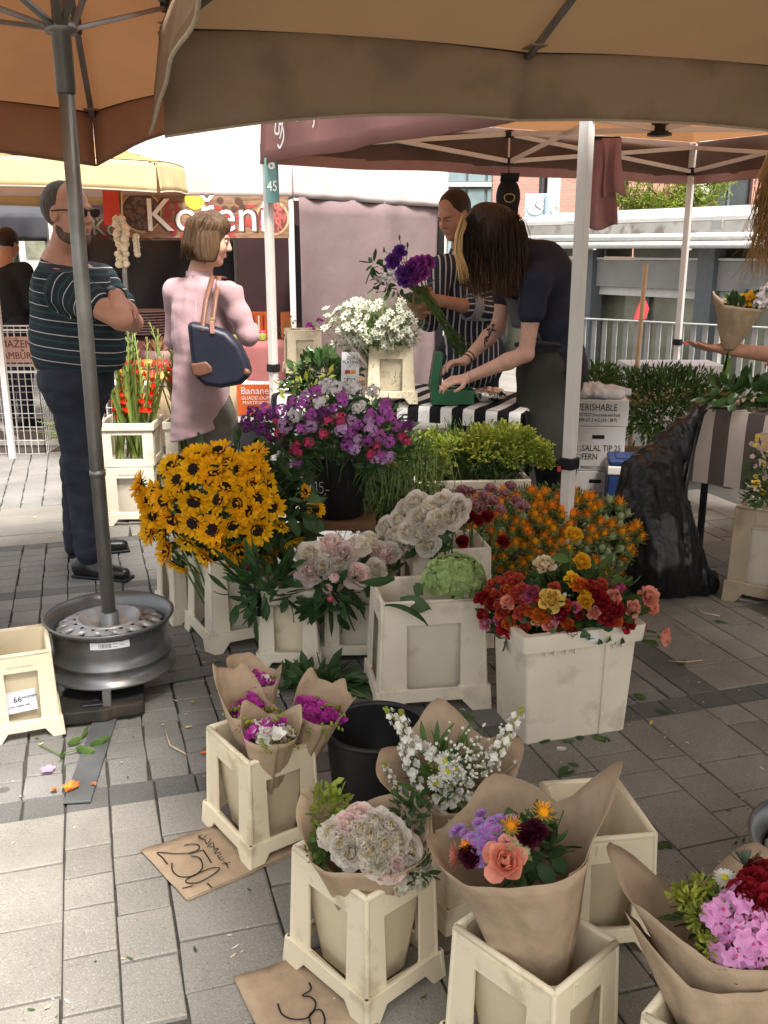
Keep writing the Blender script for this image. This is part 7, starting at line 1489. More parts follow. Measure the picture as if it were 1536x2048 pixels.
def phlox(seed, m, eye=None, nfl=20, R_=.032, fr=.0105):
    random.seed(seed); b = MB(); e = MB()
    for i in range(nfl):
        z = random.uniform(-.15, 1); a = i * 2.4; s = math.sqrt(max(0, 1 - z * z)); n = V(s * math.cos(a), s * math.sin(a), z); c = n * R_ * random.uniform(.8, 1.1); floret(b, c, n + V(random.gauss(0, .25), random.gauss(0, .25), 0), fr * random.uniform(.85, 1.1), 5, .95)
        if eye: e.ball(c + n * .001, fr * .2, 5, 3)
    g = MB()
    for i in range(10): a = random.uniform(0, 6.28); n = V(math.cos(a), math.sin(a), random.uniform(-.2, .8)); g.tube([V(0, 0, -.02), n * R_ * .9], .0012, 4, False); g.ball(n * R_ * 1.0, .003, 5, 3)
    out = [('florets', b.mesh('florets', m)), ('buds', g.mesh('buds', M_STEM))]
    if eye: out.append(('eyes', e.mesh('eyes', eye)))
    return out
def safflower(seed):
    random.seed(seed); b = MB(); b.ball((0, 0, .0), .011, 8, 6, (1, 1, 1.15)); ring(b, 7, .007, -.006, .02, .008, .35, .5, .15, 0, .15, 2, .1); ring(b, 6, .008, .002, .015, .006, .8, .3, .15, .4, .15, 2, .1)
    t = MB(); ring(t, 16, .003, .009, .013, .003, .35, .1, 0, 0, .25, 1, .3, 0, 1); ring(t, 16, .003, .01, .014, .003, .8, .1, 0, .3, .25, 1, .3, 0, 1); ring(t, 12, .002, .011, .013, .003, 1.2, .1, 0, .3, .3, 1, .3, 0, 1); t.ball((0, 0, .012), .007, 7, 4)
    return [('bulb', b.mesh('bulb', M_SAFB)), ('tuft', t.mesh('tuft', M_SAF))]
def safbud(seed):
    random.seed(seed); b = MB(); b.ball((0, 0, 0), .010, 8, 6, (1, 1, 1.35)); ring(b, 6, .007, -.004, .018, .008, .7, .5, .15, 0, .15, 2, .1); return [('bud', b.mesh('bud', M_SAFG))]
def carnation(seed, m):
    random.seed(seed); p = MB()
    for k, (n, t) in enumerate(((10, .2), (11, .55), (10, .9), (8, 1.25), (4, 1.5))): ring(p, n, .004, .001 * k, .026, .02, t, .25, .12, k * .4, .25, 3, .85, .22, 3, .85)
    return [('petals', p.mesh('petals', m))]
def nigella(seed):
    random.seed(seed); p = MB(); ring(p, 7, .003, 0, .018, .011, .2, .2, .1, 0, .12, 2, .2, .04); ring(p, 6, .003, .001, .013, .008, .6, .2, .1, .5, .12, 2, .2, .04); e = MB().ball((0, 0, .004), .004, 6, 4, (1, 1, 1.2)); th = MB()
    for i in range(10): a = i * .63; th.tube([V(0, 0, -.004), V(.018 * math.cos(a), .018 * math.sin(a), .0), V(.03 * math.cos(a + .3), .03 * math.sin(a + .3), random.uniform(-.01, .012))], [.0008, .0007, .0004], 3, False)
    return [('petals', p.mesh('petals', M_NIG)), ('centre', e.mesh('centre', M_LEAF3)), ('bracts', th.mesh('bracts', M_THR))]
def chrysanth(seed, m=M_CHR, eye=M_CHE, r=.02):
    random.seed(seed); p = MB(); ring(p, 18, r * .25, 0, r * .78, r * .27, .1, .1, .1, 0, .06, 2, .5); ring(p, 16, r * .22, .001, r * .66, r * .25, .4, .15, .1, .5, .08, 2, .5); ring(p, 12, r * .2, .002, r * .5, r * .22, .75, .1, .1, .2, .1, 2, .5); e = MB().ball((0, 0, .003), r * .36, 10, 5, (1, 1, .55)); return [('petals', p.mesh('petals', m)), ('eye', e.mesh('eye', eye))]
def freesia(seed, m):
    random.seed(seed); p = MB()
    for k in range(5):
        c = V(.011 * (k - 2), random.uniform(-.005, .005), .006 * abs(k - 2) * -1); s0 = len(p.v); ring(p, 6, .002, 0, .021, .014, .95 if k < 3 else 1.2, -.3, .15, 0, .12, 3, .45); p.xf(Matrix.Translation(c) @ aim((random.gauss(0, .4), random.gauss(0, .4), 1)).to_matrix().to_4x4(), s0)
    g = MB()
    for k in range(4): g.ball((.025 + .008 * k, random.uniform(-.004, .004), -.004 - .003 * k), .0055 - .0007 * k, 6, 5, (.8, .8, 1.6))
    return [('florets', p.mesh('florets', m)), ('buds', g.mesh('buds', M_LEAF3))]
def stock(seed, n=22, ln=.14):
    random.seed(seed); p = MB(); g = MB(); g.tube([V(0, 0, 0), V(.0, .0, ln)], .0025, 5)
    for i in range(n):
        t = i / n; z = ln * t; a = i * 2.4; r = .016 * (1 - .45 * t); o = V(math.cos(a), math.sin(a), 0); nfl = o + V(0, 0, .35); floret(p, o * r + V(0, 0, z), nfl, .013 * (1 - .35 * t), 4, 1.0, .15, .06); floret(p, o * (r + .002) + V(0, 0, z + .002), nfl, .009, 4, 1.0, .5, .06)
    for i in range(7): a = i * 2.4; g.ball((.004 * math.cos(a), .004 * math.sin(a), ln + .002 * i), .004, 6, 4, (1, 1, 1.4))
    return [('florets', p.mesh('florets', M_CHR)), ('spike', g.mesh('spike', M_LEAF3))]
def leafm(seed, ln, wd, m, curl=.3, tip=.08): random.seed(seed); return MB().petal((0, 0, 0), (0, 0, 1), (0, 1, 0), ln, wd, curl, .12, 5, tip, .03, 2, .45).mesh('leaf', m)
LEAF_D = [leafm(i, .075, .034, M_LEAF, .5) for i in range(3)]; LEAF_M = [leafm(i, .07, .036, M_LEAF2, .6) for i in range(3)]; LEAF_S = [leafm(i, .06, .04, mat('sunflower_leaf', (.06, .11, .04), .6, .3, 14, trans=.2, rnd=.2), .7) for i in range(3)]
HEADS = {}
def variants(key, fn, n): 
    if key not in HEADS: HEADS[key] = [fn(s) for s in range(n)]
    return HEADS[key]
def plant(name, parts, head, facing, base, label, cat, group, sc=1.0, stem_r=.003, leaves=(), nleaf=0, stem_m=M_STEM, sag=.0, leaf_sc=1.0, roll=None):
    base = Vector(base); head = Vector(head); f = Vector(facing).normalized(); o = thing(name, label, cat, base, 0, group)
    q = aim(f, random.uniform(0, 6.28) if roll is None else roll)
    for nm_, me in parts: inst(nm_, me, o, head - base, q, sc)
    mid = (head - base) * .55 + V(0, 0, .02) - f * .02; neck = head - base - f * .012 * sc
    pts = [V(0, 0, 0), mid, neck - f * .03, neck]; MB().tube(pts, [stem_r, stem_r, stem_r * .9, stem_r * .8], 5).obj('stem', stem_m, o, smooth=True)
    for i in range(nleaf):
        t = random.uniform(.5, .95); p = mid.lerp(neck, t); a = random.uniform(0, 6.28); d = V(math.cos(a), math.sin(a), random.uniform(-.4, .5)); inst('leaf', random.choice(leaves), o, p, aim(d, random.uniform(0, 6.28)), leaf_sc * random.uniform(.8, 1.2))
    return o
def dome(px, py, c, r, sq=1.0):
    """front point of a flower dome on the pixel's ray; c centre, r (rx, ry, rz)"""
    d = ray(px, py); o = V(0, 0, CAMH); C = Vector(c); S = V(1 / r[0], 1 / r[1], 1 / r[2])
    oo = Vector([(o[i] - C[i]) * S[i] for i in range(3)]); dd = Vector([d[i] * S[i] for i in range(3)]); a = dd.dot(dd); b = oo.dot(dd); cc = oo.dot(oo) - 1; disc = b * b - a * cc
    t = (-b - math.sqrt(disc)) / a if disc > 0 else -b / a
    p = o + d * t; n = Vector([(p[i] - C[i]) * S[i] * S[i] for i in range(3)]).normalized(); return p, n
def zz2(L, ox, oy, k=.3385): return [(ox + x * k, oy + y * k) for x, y in L]
def foliage(o, name, c, r, n, ln, wd, m, seed=0, up=.3, curl=.5, hollow=.5, rows=2, tip=.1, zmin=None, drop=0.0, stems=0, stem_to=None):
    rg = random.Random(seed); random.seed(seed + 1); b = MB(); c = Vector(c)
    for i in range(n):
        z = rg.uniform(-1, 1); a = rg.uniform(0, 6.28); s = math.sqrt(1 - z * z); rad = hollow + (1 - hollow) * rg.random(); u_ = V(s * math.cos(a), s * math.sin(a), z); p = c + V(u_.x * r[0], u_.y * r[1], u_.z * r[2]) * rad
        if zmin is not None and p.z < zmin: continue
        d = u_ + V(rg.gauss(0, .5), rg.gauss(0, .5), rg.gauss(up, .5) - drop); b.petal(p, d, V(rg.gauss(0, .6), rg.gauss(0, .6), 1), ln * rg.uniform(.6, 1.3), wd * rg.uniform(.7, 1.2), curl * rg.uniform(-.5, 1.2), .1, rows, tip)
    ob = b.obj(name, m, o, smooth=True, loc=(0, 0, 0)); tag(ob, kind='stuff'); return ob
def bunch(name, label, cat, base): return thing(name, label, cat, base)
def rel(o):                                        # move a child built in world space under its thing
    for c in o.children: c.location = c.location - o.location
CAMD = lambda p: (V(0, 0, CAMH) - p).normalized()

# ---- sunflowers
SV = [sunflower(i, (.1, .25, .05, .5)[i % 4]) for i in range(6)]
SL1 = [(388, 939), (428, 942), (388, 1003), (350, 991), (327, 1002), (306, 1032), (386, 1046), (325, 1064), (425, 1061), (474, 1007), (437, 1000), (477, 942), (411, 1113), (333, 1102), (376, 1085), (477, 1101), (437, 902), (342, 932), (278, 970), (420, 960), (508, 946), (504, 970), (355, 1129), (467, 1125), (494, 1017), (514, 1060), (536, 972), (500, 933), (507, 909), (526, 1056), (563, 1051), (582, 1082), (536, 1112), (490, 1105), (610, 984), (544, 1014), (514, 997), (493, 1021), (455, 925), (395, 915), (310, 985), (300, 1000), (355, 960), (450, 975), (300, 1060), (440, 1085), (290, 1010), (345, 1040), (465, 1050)]
SC0 = V(B8c.x + .02, B8c.y, .57); random.seed(3)
for i, (px, py) in enumerate(SL1):
    p, n = dome(px, py, SC0, (.33, .25, .26)); small = (px, py) in ((526, 1056), (563, 1051), (610, 984)); f = n * .8 + CAMD(p) * .15 + V(random.gauss(0, .42), random.gauss(0, .2), random.gauss(.1, .42)); base = B8c + V(random.uniform(-.07, .07), random.uniform(-.07, .07), .06)
    plant('sunflower', SV[i % 6], p, f, base, 'yellow sunflower with dark brown centre in the crowded bucket', 'sunflower', 'sunflowers in the bucket', random.uniform(1.02, 1.3) * (.6 if small else 1) * (1.12 if i in (2, 0) else 1), .004, LEAF_S, 1)
p = D(631, 1019, 3.55); plant('sunflower', SV[0], p, (.25, -.9, .3), B8c + V(.06, .02, .06), 'lone sunflower leaning out beside the black phlox bucket', 'sunflower', None, .78, .004, LEAF_S, 2)
o = bunch('sunflower_leaves', 'mass of green sunflower leaves between the yellow heads', 'leaves', B8c); foliage(o, 'leaves', SC0 + V(.02, 0, -.02), (.28, .2, .23), 330, .075, .05, MATS['sunflower_leaf'], 4, .0, .8, .55, 3, .08); foliage(o, 'drooping_leaves', SC0 + V(.14, -.05, -.03), (.16, .14, .18), 110, .09, .055, MATS['sunflower_leaf'], 9, -.4, .6, .6, 3, .08); rel(o)

# ---- phlox in the black bucket
PC0 = POT + V(.0, -.0, .40); VI, WH, RO, LI, PL = [variants(k, lambda s, m=m: phlox(s, m, None, 30), 3) for k, m in (('phv', M_PHP), ('phw', M_PHW), ('phr', M_PHR), ('phl', M_PHL), ('phd', M_PHD))]
pv_ = [(150, 230), (250, 240), (380, 200), (600, 160), (650, 370), (860, 240), (830, 300), (880, 420), (840, 500), (640, 440), (345, 600), (340, 560), (360, 350), (310, 200), (780, 270), (920, 330), (890, 280), (700, 330), (460, 130), (560, 230), (420, 270), (740, 420), (820, 380), (860, 210), (600, 190)]
pd_ = [(90, 330), (40, 300), (120, 280), (980, 330), (180, 390), (240, 430), (90, 250), (200, 270), (140, 360), (60, 340), (300, 280), (480, 260)]
pw_ = [(530, 90), (640, 100), (680, 230), (330, 270), (780, 130), (470, 200), (690, 120), (560, 110), (720, 210), (500, 110)]
pl_ = [(270, 330), (430, 330), (690, 410), (770, 350), (800, 520), (840, 530), (600, 350), (660, 300), (390, 160), (870, 510), (760, 290), (670, 470)]
pr_ = [(520, 300), (595, 280), (230, 305), (240, 370), (340, 440), (345, 490), (500, 380), (410, 430), (955, 400), (990, 420), (800, 450), (770, 500), (600, 310), (330, 470), (175, 410)]
for L_, vs, lab, nm_ in ((pv_, VI, 'violet phlox head in the black bucket', 'violet phlox'), (pd_, PL, 'dark plum phlox head in the black bucket', 'plum phlox'), (pw_, WH, 'white phlox head in the black bucket', 'white phlox'), (pl_, LI, 'pale lilac phlox head in the black bucket', 'lilac phlox'), (pr_, RO, 'rose red phlox head in the black bucket', 'rose phlox')):
    for i, (px, py) in enumerate(zz2(L_, 480, 740)):
        p, n = dome(px + random.uniform(-3, 3), py, PC0, (.40, .26, .26)); plant('phlox', vs[i % 3], p, n * .7 + V(0, -.1, .5), POT + V(random.uniform(-.06, .06), random.uniform(-.06, .06), .04), lab, 'phlox', nm_ + ' in the black bucket', random.uniform(.68, 1.0) * (.75 if vs is RO else 1), .0025, LEAF_D, 3, leaf_sc=.8)
o = bunch('phlox_leaves', 'dark leaves of the phlox in the black bucket', 'leaves', POT); foliage(o, 'leaves', PC0 + V(.02, 0, -.05), (.33, .2, .2), 420, .06, .02, M_LEAF, 14, .2, .5, .5, 2); foliage(o, 'buds', PC0 + V(0, 0, .02), (.38, .25, .26), 900, .016, .007, mat('plum_bud', (.10, .03, .08), .7, .4, 30, rnd=0), 24, .6, .2, .85, 1); foliage(o, 'pale_leaves', PC0 + V(-.12, .05, .14), (.16, .1, .1), 60, .035, .022, M_LEAF3, 31, .3, .5, .4, 2); rel(o)

# ---- peonies
PW = variants('peow', lambda s: peony(s, M_PEOW, M_PEOC), 4); PP = variants('peop', lambda s: peony(s, M_PEOP, M_PEOW), 3); PB = variants('peob', lambda s: peony_bud(s, M_PEOP), 2)
L1 = zz2([(540, 280), (700, 290), (470, 400), (690, 450), (580, 400), (800, 420), (960, 320), (990, 210), (420, 330), (610, 330), (880, 320), (760, 260), (420, 430)], 480, 1000)
PC1 = V(B9c.x + .10, B9c.y + .03, .33)
for i, (px, py) in enumerate(L1):
    p, n = dome(px, py, PC1 + V(.02, 0, .0), (.30, .17, .17)); plant('peony', (PW if i % 3 else PP)[i % 3], p, n * .6 + CAMD(p) * .4 + V(random.gauss(0, .2), 0, .35 + random.gauss(0, .2)), (B9c if px < 720 else B10c) + V(random.uniform(-.04, .04), random.uniform(-.04, .04), .05), 'ruffled white and blush peony leaning over the small buckets', 'peony', 'white and blush peonies over the small buckets', random.uniform(.95, 1.15), .0035, LEAF_D, 2)
for px, py, vs, s_, lab in ((766, 1113, PP, 1.05, 'round pink blush peony among the white ones'), (655, 1180, PB, 1.1, 'half open pink peony over the chalk tagged bucket'), (668, 1160, PB, 1.15, 'tall half open pink peony beside its twin')):
    p, n = dome(px, py, PC1, (.30, .2, .17)); plant('peony', vs[0], p, n * .4 + CAMD(p) * .5 + V(0, 0, .4), B9c + V(.03, 0, .05), lab, 'peony', None, s_, .0035, LEAF_D, 1)
p = D(660, 1203, 3.14); plant('peony_bud', variants('bud', lambda s: peony_bud(s, M_BUDP), 1)[0], p, (.2, -.4, .9), B9c + V(.02, -.02, .05), 'round pink peony bud over the small bucket', 'bud', None, .72, .003, LEAF_D, 2)
p = D(497, 1140, 3.2); plant('peony_bud', [('petals', peony_bud(5, pm('plum_bud_petal', (.12, .015, .04)))[0][1])], p, (-.4, -.3, .9), B9c + V(-.04, 0, .05), 'dark plum peony bud on a long leafy stem', 'bud', None, .55, .003, LEAF_D, 4)
o = bunch('peony_leaves', 'long dark peony leaves hanging from the chalk tagged bucket', 'leaves', B9c); foliage(o, 'leaves', V(-.42, 3.23, .33), (.17, .1, .12), 120, .10, .03, M_LEAF, 40, .1, .5, .3, 4, .04); foliage(o, 'leaves', V(-.2, 3.23, .31), (.16, .08, .1), 80, .1, .034, M_LEAF, 41, -.2, .5, .3, 4, .04); rel(o)
L2 = zz2([(960, 120), (1080, 200), (1130, 60), (1250, 110), (1140, 170), (1290, 50), (1120, 270), (880, 170), (1060, 110), (1010, 190), (1200, 20), (1180, 130), (1000, 60), (940, 230), (1050, 30)], 480, 1000)
PC2 = V(.3, 3.45, .47)
for i, (px, py) in enumerate(L2):
    p, n = dome(px, py, PC2, (.26, .2, .2)); plant('peony', PW[i % 4], p, n * .6 + CAMD(p) * .4 + V(random.gauss(0, .2), 0, .3 + random.gauss(0, .2)), B11c + V(random.uniform(-.06, .06), random.uniform(-.04, .04), .05), 'ivory white peony heaped behind the large hydrangea bucket', 'peony', 'ivory peonies behind the hydrangea', random.uniform(.95, 1.15), .0035, LEAF_D, 2)
# ---- hydrangea
hc, _n = dome(908, 1153, V(.23, 3.02, .44), (.02, .02, .02)); base = B6c + V(.06, -.02, .05); o = thing('hydrangea', 'big round green hydrangea head resting on the large cream bucket', 'hydrangea', base)
random.seed(5); fb = MB(); floret(fb, (0, 0, 0), (0, 0, 1), .019, 4, 1.15, .12, .1); fme = fb.mesh('floret', M_HYD); HC = D(908, 1158, 2.99); HC.z = max(HC.z, .43)
for i in range(150):
    z = 1 - 1.35 * (i + .5) / 150; a = i * 2.39996; s = math.sqrt(max(0, 1 - z * z)); n = V(s * math.cos(a), s * math.sin(a), z); p = HC + V(n.x * .098, n.y * .085, n.z * .075) * random.uniform(.93, 1.04); inst('floret', fme, o, p - base, aim(n + V(random.gauss(0, .3), random.gauss(0, .3), random.gauss(0, .2)), random.uniform(0, 6)), random.uniform(1.0, 1.4))
MB().tube([V(0, 0, 0), HC - base - V(0, 0, .03)], .006, 6).obj('stem', M_STEM, o); MB().ball(HC - base, .07, 12, 8, (1, .85, .7)).obj('core', M_LEAF2, o, smooth=True)
for px, py, ax, ay, s_ in ((790, 1160, -.6, -.2, 1.6), (830, 1170, .3, -.7, 1.3), (800, 1200, .8, -.5, 1.8)): inst('leaf', LEAF_D[0], o, D(px, py, 2.93) - base, aim((ax, ay, -.1), 1), s_)
lf_ = thing('long_leaf', 'long lance shaped leaf hanging over the hydrangea bucket front', 'leaf', D(770, 1212, 2.86)); random.seed(2); MB().petal((0, 0, 0), (.8, -.35, .15), (0, -.2, 1), .16, .03, -1.2, .12, 8, .04).obj('blade', M_LEAF, lf_, smooth=True, solid=.0008)
# ---- safflowers
SF = variants('saf', safflower, 4); SB = variants('sfb', safbud, 2); KC = V(B12c.x, B12c.y - .03, .31); rg = random.Random(77); spots = []
while len(spots) < 135:
    px, py = rg.uniform(895, 1290), rg.uniform(985, 1150); e = ((px - 1085) / 205) ** 2 + ((py - 1075) / 100) ** 2
    if e < 1 and all((px - a) ** 2 + (py - b) ** 2 > 12.5 ** 2 for a, b in spots): spots.append((px, py))
random.seed(6)
for i, (px, py) in enumerate(spots):
    p, n = dome(px, py, KC, (.49, .25, .235)); isbud = (i % 4 == 0 and px > 1150) or i % 11 == 0
    plant('safflower', (SB if isbud else SF)[i % (2 if isbud else 4)], p, n * .4 + V(random.gauss(0, .25), -.25, .8), B12c + V(random.uniform(-.08, .08), random.uniform(-.06, .06), .05), 'pale green unopened safflower bud in the orange bunch' if isbud else 'orange tufted safflower in the dense bunch by the tent pole', 'safflower', 'unopened safflowers' if isbud else 'orange safflowers by the tent pole', random.uniform(1.7, 2.2), .0018)
o = bunch('safflower_leaves', 'dark green leaf mass of the orange safflower bunch', 'leaves', B12c); foliage(o, 'leaves', KC + V(0, 0, -.02), (.40, .19, .20), 2300, .026, .013, M_LEAF2, 50, .4, .4, .6, 2, .05); foliage(o, 'inner_leaves', KC + V(0, .02, -.04), (.38, .17, .18), 900, .034, .02, M_LEAF, 51, .3, .4, .3, 2, .05); rel(o)
# ---- carnations
CA = variants('car', lambda s: carnation(s, M_CARR), 3); CR = variants('carr', lambda s: carnation(s, M_RRED), 1)
for i, (px, py) in enumerate([(892, 993), (915, 1000), (940, 985), (965, 995), (985, 1005), (1010, 990), (945, 1010), (1030, 1005), (980, 980), (1000, 1022), (960, 1020), (925, 985), (1045, 1015), (1020, 975)]):
    p = D(px, py, 3.62 + .03 * (i % 3)); plant('carnation', CA[i % 3], p, (random.gauss(0, .3), -.45, .9), B11c + V(.12, .02, .05), 'red and white speckled carnation behind the ivory peonies', 'carnation', 'speckled carnations', random.uniform(.8, 1.1), .0022)
for px, py in ((952, 1042), (940, 1035), (1005, 1085), (925, 1085), (975, 1035)): plant('carnation', CR[0], D(px, py, 3.45), (random.gauss(0, .2), -.6, .7), B11c + V(.1, 0, .05), 'deep crimson carnation between ivory peonies and safflowers', 'carnation', 'crimson carnations', .95, .0022)
# ---- roses
RC = ROSEC.location + V(0, 0, .0); RM = {'w': (M_RCRE, 'cream white rose rising above the rose crate'), 'y': (M_RYEL, 'golden yellow rose in the rose crate'), 'Y': (M_RPALE, 'full pale yellow rose in the rose crate'), 'o': (M_RORA, 'burnt orange rose in the rose crate'), 'r': (M_RRED, 'dark crimson rose in the rose crate'), 'p': (M_RPEA, 'peach pink rose at the side of the rose crate'), 'c': (M_RCOR, 'small coral spray rose in the rose crate'), 'm': (M_RMAG, 'magenta spray rose in the rose crate'), 'k': (M_RPNK, 'small pale pink rose in the rose crate')}
RV = {k: [rose(s + ord(k), m, (1.0, .3, .7)[s]) for s in range(3)] for k, (m, _) in RM.items()}
RL = [('w', 500, 395, 1.35), ('o', 705, 510, 1.1), ('y', 660, 480, 1.0), ('Y', 540, 595, 1.45), ('o', 490, 685, 1.3), ('y', 745, 605, 1.0), ('r', 280, 750, 1.2), ('r', 560, 775, 1.0), ('r', 650, 765, 1.0), ('r', 800, 560, 1.1), ('r', 835, 610, 1.1), ('r', 900, 655, 1.35), ('r', 975, 735, 1.1), ('r', 605, 670, 1.1), ('r', 140, 590, 1.1), ('r', 540, 825, .9), ('p', 915, 580, 1.15), ('p', 1010, 635, 1.05), ('p', 1105, 575, 1.25), ('p', 1110, 640, 1.2), ('k', 565, 700, .8), ('k', 540, 742, .7), ('c', 235, 490, .75), ('c', 310, 490, .8), ('c', 270, 540, .8), ('c', 330, 550, .75), ('c', 380, 620, .85), ('c', 240, 625, .8), ('c', 380, 755, .8), ('c', 215, 560, .75), ('c', 170, 540, .7), ('c', 370, 530, .8), ('m', 430, 555, 1.0), ('c', 350, 470, .8), ('c', 245, 660, .75), ('c', 300, 455, .75), ('m', 400, 580, .8), ('r', 760, 520, 1.0), ('o', 420, 660, .9), ('r', 870, 690, 1.1), ('r', 200, 600, .9), ('c', 190, 500, .7), ('k', 535, 620, .6)]
DC = V(RC.x, RC.y, .40); random.seed(9); RL += [(random.choice('cccpkmoyrr'), random.uniform(130, 1120), random.uniform(470, 740), random.uniform(.65, 1.0)) for _ in range(34)]
for i, (k, zx, zy, s_) in enumerate(RL):
    px, py = 920 + zx * .3385, 1000 + zy * .3385; p, n = dome(px, py, DC, (.24, .14, .15)); op = i % 3 if k not in 'c' else 1
    plant('rose', RV[k][op], p, n * .5 + CAMD(p) * .45 + V(random.gauss(0, .3), 0, .25 + random.gauss(0, .2)), V(RC.x + random.uniform(-.1, .1), RC.y + random.uniform(-.06, .06), .03), RM[k][1], 'rose', RM[k][1].replace(' in the rose crate', '') + ' set', s_ * .78, .0028, LEAF_D, 2, leaf_sc=.85)
for k, px, py, yd, f, lab, bs in (('y', 1147, 1076, 2.82, (0, -.5, .8), 'tall yellow rose standing above the crate by the tent pole', (0, 0, .03)), ('y', 1160, 1125, 2.84, (.2, -.6, .4), 'yellow rosebud leaning behind the tall yellow rose', (.02, 0, .03)), ('p', 1322, 1274, 2.74, (.8, -.5, .1), 'peach rose drooping out beyond the crate edge', (.1, 0, .2))): plant('rose', RV[k][1], D(px, py, yd), f, RC + V(*bs), lab, 'rose', None, .95, .0028, LEAF_M, 1)
o = bunch('rose_leaves', 'dark rose leaves filling the big crate', 'leaves', RC); foliage(o, 'leaves', DC + V(0, .01, -.015), (.21, .12, .12), 300, .06, .036, M_LEAF, 60, .2, .4, .5, 3, .1); foliage(o, 'leaves', DC + V(.03, .0, .03), (.2, .12, .1), 150, .06, .038, M_LEAF2, 61, .1, .4, .5, 3, .1); rel(o)
# ---- filler foliage in the tall crate
FC = V(GREENC.x, GREENC.y - .02, .47); o = bunch('filler_foliage', 'airy yellow green bupleurum foliage piled in the tall cream crate', 'foliage', GREENC + V(0, 0, .1))
rg = random.Random(70)
for k in range(34): a = rg.uniform(0, 6.28); r_ = math.sqrt(rg.random()); foliage(o, 'umbel', FC + V(.36 * r_ * math.cos(a), .16 * r_ * math.sin(a), .12 * math.sqrt(1 - r_ * r_) + rg.uniform(-.02, .06)), (.075, .06, .055), 150, .019, .021, M_LEAF3, 300 + k, .5, .3, .3, 1, .7); foliage(o, 'leaves', FC + V(0, 0, -.03), (.34, .14, .13), 700, .03, .02, M_LEAF2, 71, .4, .4, .4, 2, .1)
b = MB(); rg = random.Random(5)
for i in range(150): a = rg.uniform(0, 6.28); r_ = math.sqrt(rg.random()); p = FC + V(.4 * r_ * math.cos(a), .23 * r_ * math.sin(a), .2 * math.sqrt(max(0, 1 - r_ * r_)) + rg.uniform(-.03, .05)); q = V(FC.x + rg.uniform(-.15, .15), FC.y + rg.uniform(-.1, .1), .2); b.tube([q, q.lerp(p, .6) + V(0, 0, .05), p], .0018, 4, False)
tag(b.obj('stems', M_STEM, o), kind='stuff')
for i in range(26):
    p = D(rg.uniform(1050, 1105), rg.uniform(860, 930), 4.5); foliage(o, 'sprig', p, (.03, .03, .03), 60, .016, .018, M_LEAF3, 100 + i, .6, .3, .2, 1, .5)
rel(o)
o = bunch('trailing_greens', 'tangle of pale trailing green stems beside the black phlox bucket', 'foliage', V(.08, 4.25, .02)); foliage(o, 'leaves', V(.06, 4.22, .5), (.22, .14, .24), 1500, .03, .018, mat('pea_green_leaf', (.13, .2, .045), .55, .3, 20, trans=.3), 80, .2, .4, .5, 2, .2); foliage(o, 'lower_leaves', V(.05, 4.1, .3), (.2, .14, .22), 900, .035, .02, M_LEAF, 81, .0, .4, .4, 2, .2); b = MB()
for i in range(170): p = V(.06 + rg.gauss(0, .11), 4.12 + rg.gauss(0, .05), rg.uniform(.45, .72)); q = V(p.x + rg.gauss(0, .05), p.y - .02, rg.uniform(.1, .4)); b.tube([p, p.lerp(q, .5) + V(rg.gauss(0, .04), -.05, rg.gauss(0, .03)), q], .0017, 4, False)
tag(b.obj('stems', mat('pale_stem', (.2, .27, .08), .6, .2), o), kind='stuff'); rel(o)
flower_bucket('cream bucket under the trailing green stems', V(.06, 4.15, 0), R(6), .22, .22, .26, .26, .3, m=M_CRATE, mi=M_CRATE, group=GB)
# ---- nigella on the table
NV = variants('nig', nigella, 4); NC = V(BT1.x - .05, BT1.y - .02, TZ + .43); rg = random.Random(31); random.seed(31)
for i in range(88):
    px, py = (rg.uniform(690, 832), rg.uniform(598, 692)) if i < 72 else (rg.uniform(648, 700), rg.uniform(612, 690)); p, n = dome(px, py, NC, (.24, .17, .16)); plant('nigella', NV[i % 4], p, n * .6 + V(rg.gauss(0, .3), -.3, .5), BT1 + V(rg.uniform(-.04, .04), rg.uniform(-.04, .04), .05), 'white star shaped nigella in the bucket on the striped table', 'nigella', 'white nigella on the striped table', rg.uniform(1.1, 1.5), .0015)
o = bunch('nigella_foliage', 'feathery green foliage of the white nigella bunch', 'foliage', BT1 + V(0, 0, .05)); foliage(o, 'feathery_leaves', NC + V(0, 0, -.02), (.24, .17, .16), 2600, .03, .004, mat('pale_fennel_green', (.22, .3, .11), .6, .2), 90, .4, .5, .4, 1, .4); foliage(o, 'leaves', NC + V(.02, 0, -.05), (.2, .15, .12), 900, .03, .01, M_LEAF2, 91, .4, .4, .4, 2, .1); rel(o)
